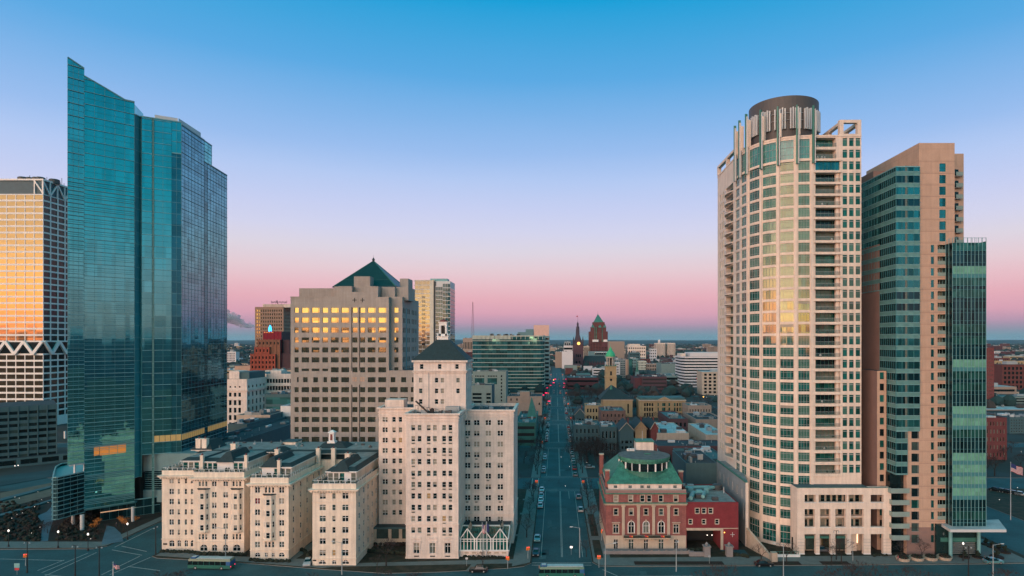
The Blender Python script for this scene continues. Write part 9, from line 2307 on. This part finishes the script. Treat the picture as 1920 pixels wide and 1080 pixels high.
def smoke_mat():
 m = bpy.data.materials.new('smoke'); m.use_nodes = True; nt = m.node_tree; nt.nodes.clear()
 o = nt.nodes.new('ShaderNodeOutputMaterial'); v = nt.nodes.new('ShaderNodeVolumePrincipled'); v.inputs['Color'].default_value = (.93, .96, 1, 1); v.inputs['Density'].default_value = .22
 v.inputs['Anisotropy'].default_value = .2
 nt.links.new(v.outputs[0], o.inputs['Volume']); M['smoke'] = m
smoke_mat()
furniture()
def haze():
 m = bpy.data.materials.new('haze'); m.use_nodes = True; nt = m.node_tree; nt.nodes.clear()
 o = nt.nodes.new('ShaderNodeOutputMaterial'); v = nt.nodes.new('ShaderNodeVolumePrincipled'); v.inputs['Color'].default_value = (.55, .80, .95, 1); v.inputs['Density'].default_value = HAZE
 nt.links.new(v.outputs[0], o.inputs['Volume']); M['haze'] = m
 q = MB(); q.box(-61000, 61000, -61000, 61000, -3, 262, 'haze'); q.build('haze', kind='stuff', label='thin blue morning haze over the whole city', cat='haze')
HAZE = 1.3e-5
haze()

# ================================================================ people
def person(x, y, rz, label, top, pose=0, height=1.75):
 s = height / 1.75
 V_ = [(0, 0, .95), (0, 0, 1.15), (0, .01, 1.40), (0, 0, 1.52), (0, -.02, 1.64), (0, -.02, 1.74),
    (.10, 0, .90), (.12, -.06 - .10 * pose, .50), (.12, .02 - .22 * pose, .07), (.12, -.12 - .22 * pose, .04),
    (-.10, 0, .90), (-.12, .04 + .10 * pose, .50), (-.12, .12 + .25 * pose, .09), (-.12, .0 + .25 * pose, .04),
    (.19, 0, 1.40), (.25, .04, 1.14), (.23, -.10, .90), (.22, -.13, .82), (-.19, 0, 1.40), (-.25, .02, 1.14), (-.23, -.12, .92), (-.22, -.15, .84)]
 E = [(0, 1), (1, 2), (2, 3), (3, 4), (4, 5), (0, 6), (6, 7), (7, 8), (8, 9), (0, 10), (10, 11), (11, 12), (12, 13), (2, 14), (14, 15), (15, 16), (16, 17), (2, 18), (18, 19), (19, 20), (20, 21)]
 Rr = [.15, .14, .16, .055, .10, .07, .10, .065, .045, .04, .10, .065, .045, .04, .07, .05, .038, .035, .07, .05, .038, .035]
 me = bpy.data.meshes.new('person'); me.from_pydata([(a * s, b * s, c * s) for a, b, c in V_], E, []); o = bpy.data.objects.new('person', me); COL.objects.link(o)
 me.materials.append(M['cloth_dark']); me.materials.append(M[top]); me.materials.append(M['skin'])
 sk = o.modifiers.new('skin', 'SKIN'); 
 for i, rr in enumerate(Rr): me.skin_vertices[0].data[i].radius = (rr * s, rr * .8 * s)
 me.skin_vertices[0].data[0].use_root = True
 ss = o.modifiers.new('sub', 'SUBSURF'); ss.levels = 1; ss.render_levels = 1
 dg = bpy.context.evaluated_depsgraph_get(); dg.update(); m2 = bpy.data.meshes.new_from_object(o.evaluated_get(dg)); o.modifiers.clear(); o.data = m2
 m2.materials.clear()
 for q in ('cloth_dark', top, 'skin'): m2.materials.append(M[q])
 for p in m2.polygons:
  z = sum(m2.vertices[v].co.z for v in p.vertices) / len(p.vertices) / s; xx = abs(p.center.x) / s
  p.material_index = 2 if z > 1.5 or (xx > .19 and z < .9) else 1 if z > .88 else 0; p.use_smooth = True
 o.location = (x, y, .16); o.rotation_euler = (0, 0, rz); tag(o, label, 'person')
 h = MB(); h.blob((0, .01 * s, 1.72 * s), (.115 * s, .12 * s, .10 * s), 'black', 3, 8); ho = bpy.data.objects.new('hair', h.mesh('hair')); COL.objects.link(ho); ho.parent = o
person(*G(1684, 1053), .8, 'person in a pink coat walking beside the first planter', 'pink_coat', .7)
person(*G(1856, 1056), -1.2, 'person in a pink jacket standing at the plaza kerb by the teal car', 'pink_coat', .2)
person(*G(1846, 1054), 1.2, 'person in dark clothes at the plaza kerb beside the pink jacket', 'cloth_dark', .6)
person(*G(218, 990), .3, 'person in dark coat on the drive of the glass tower', 'cloth_dark', .6)
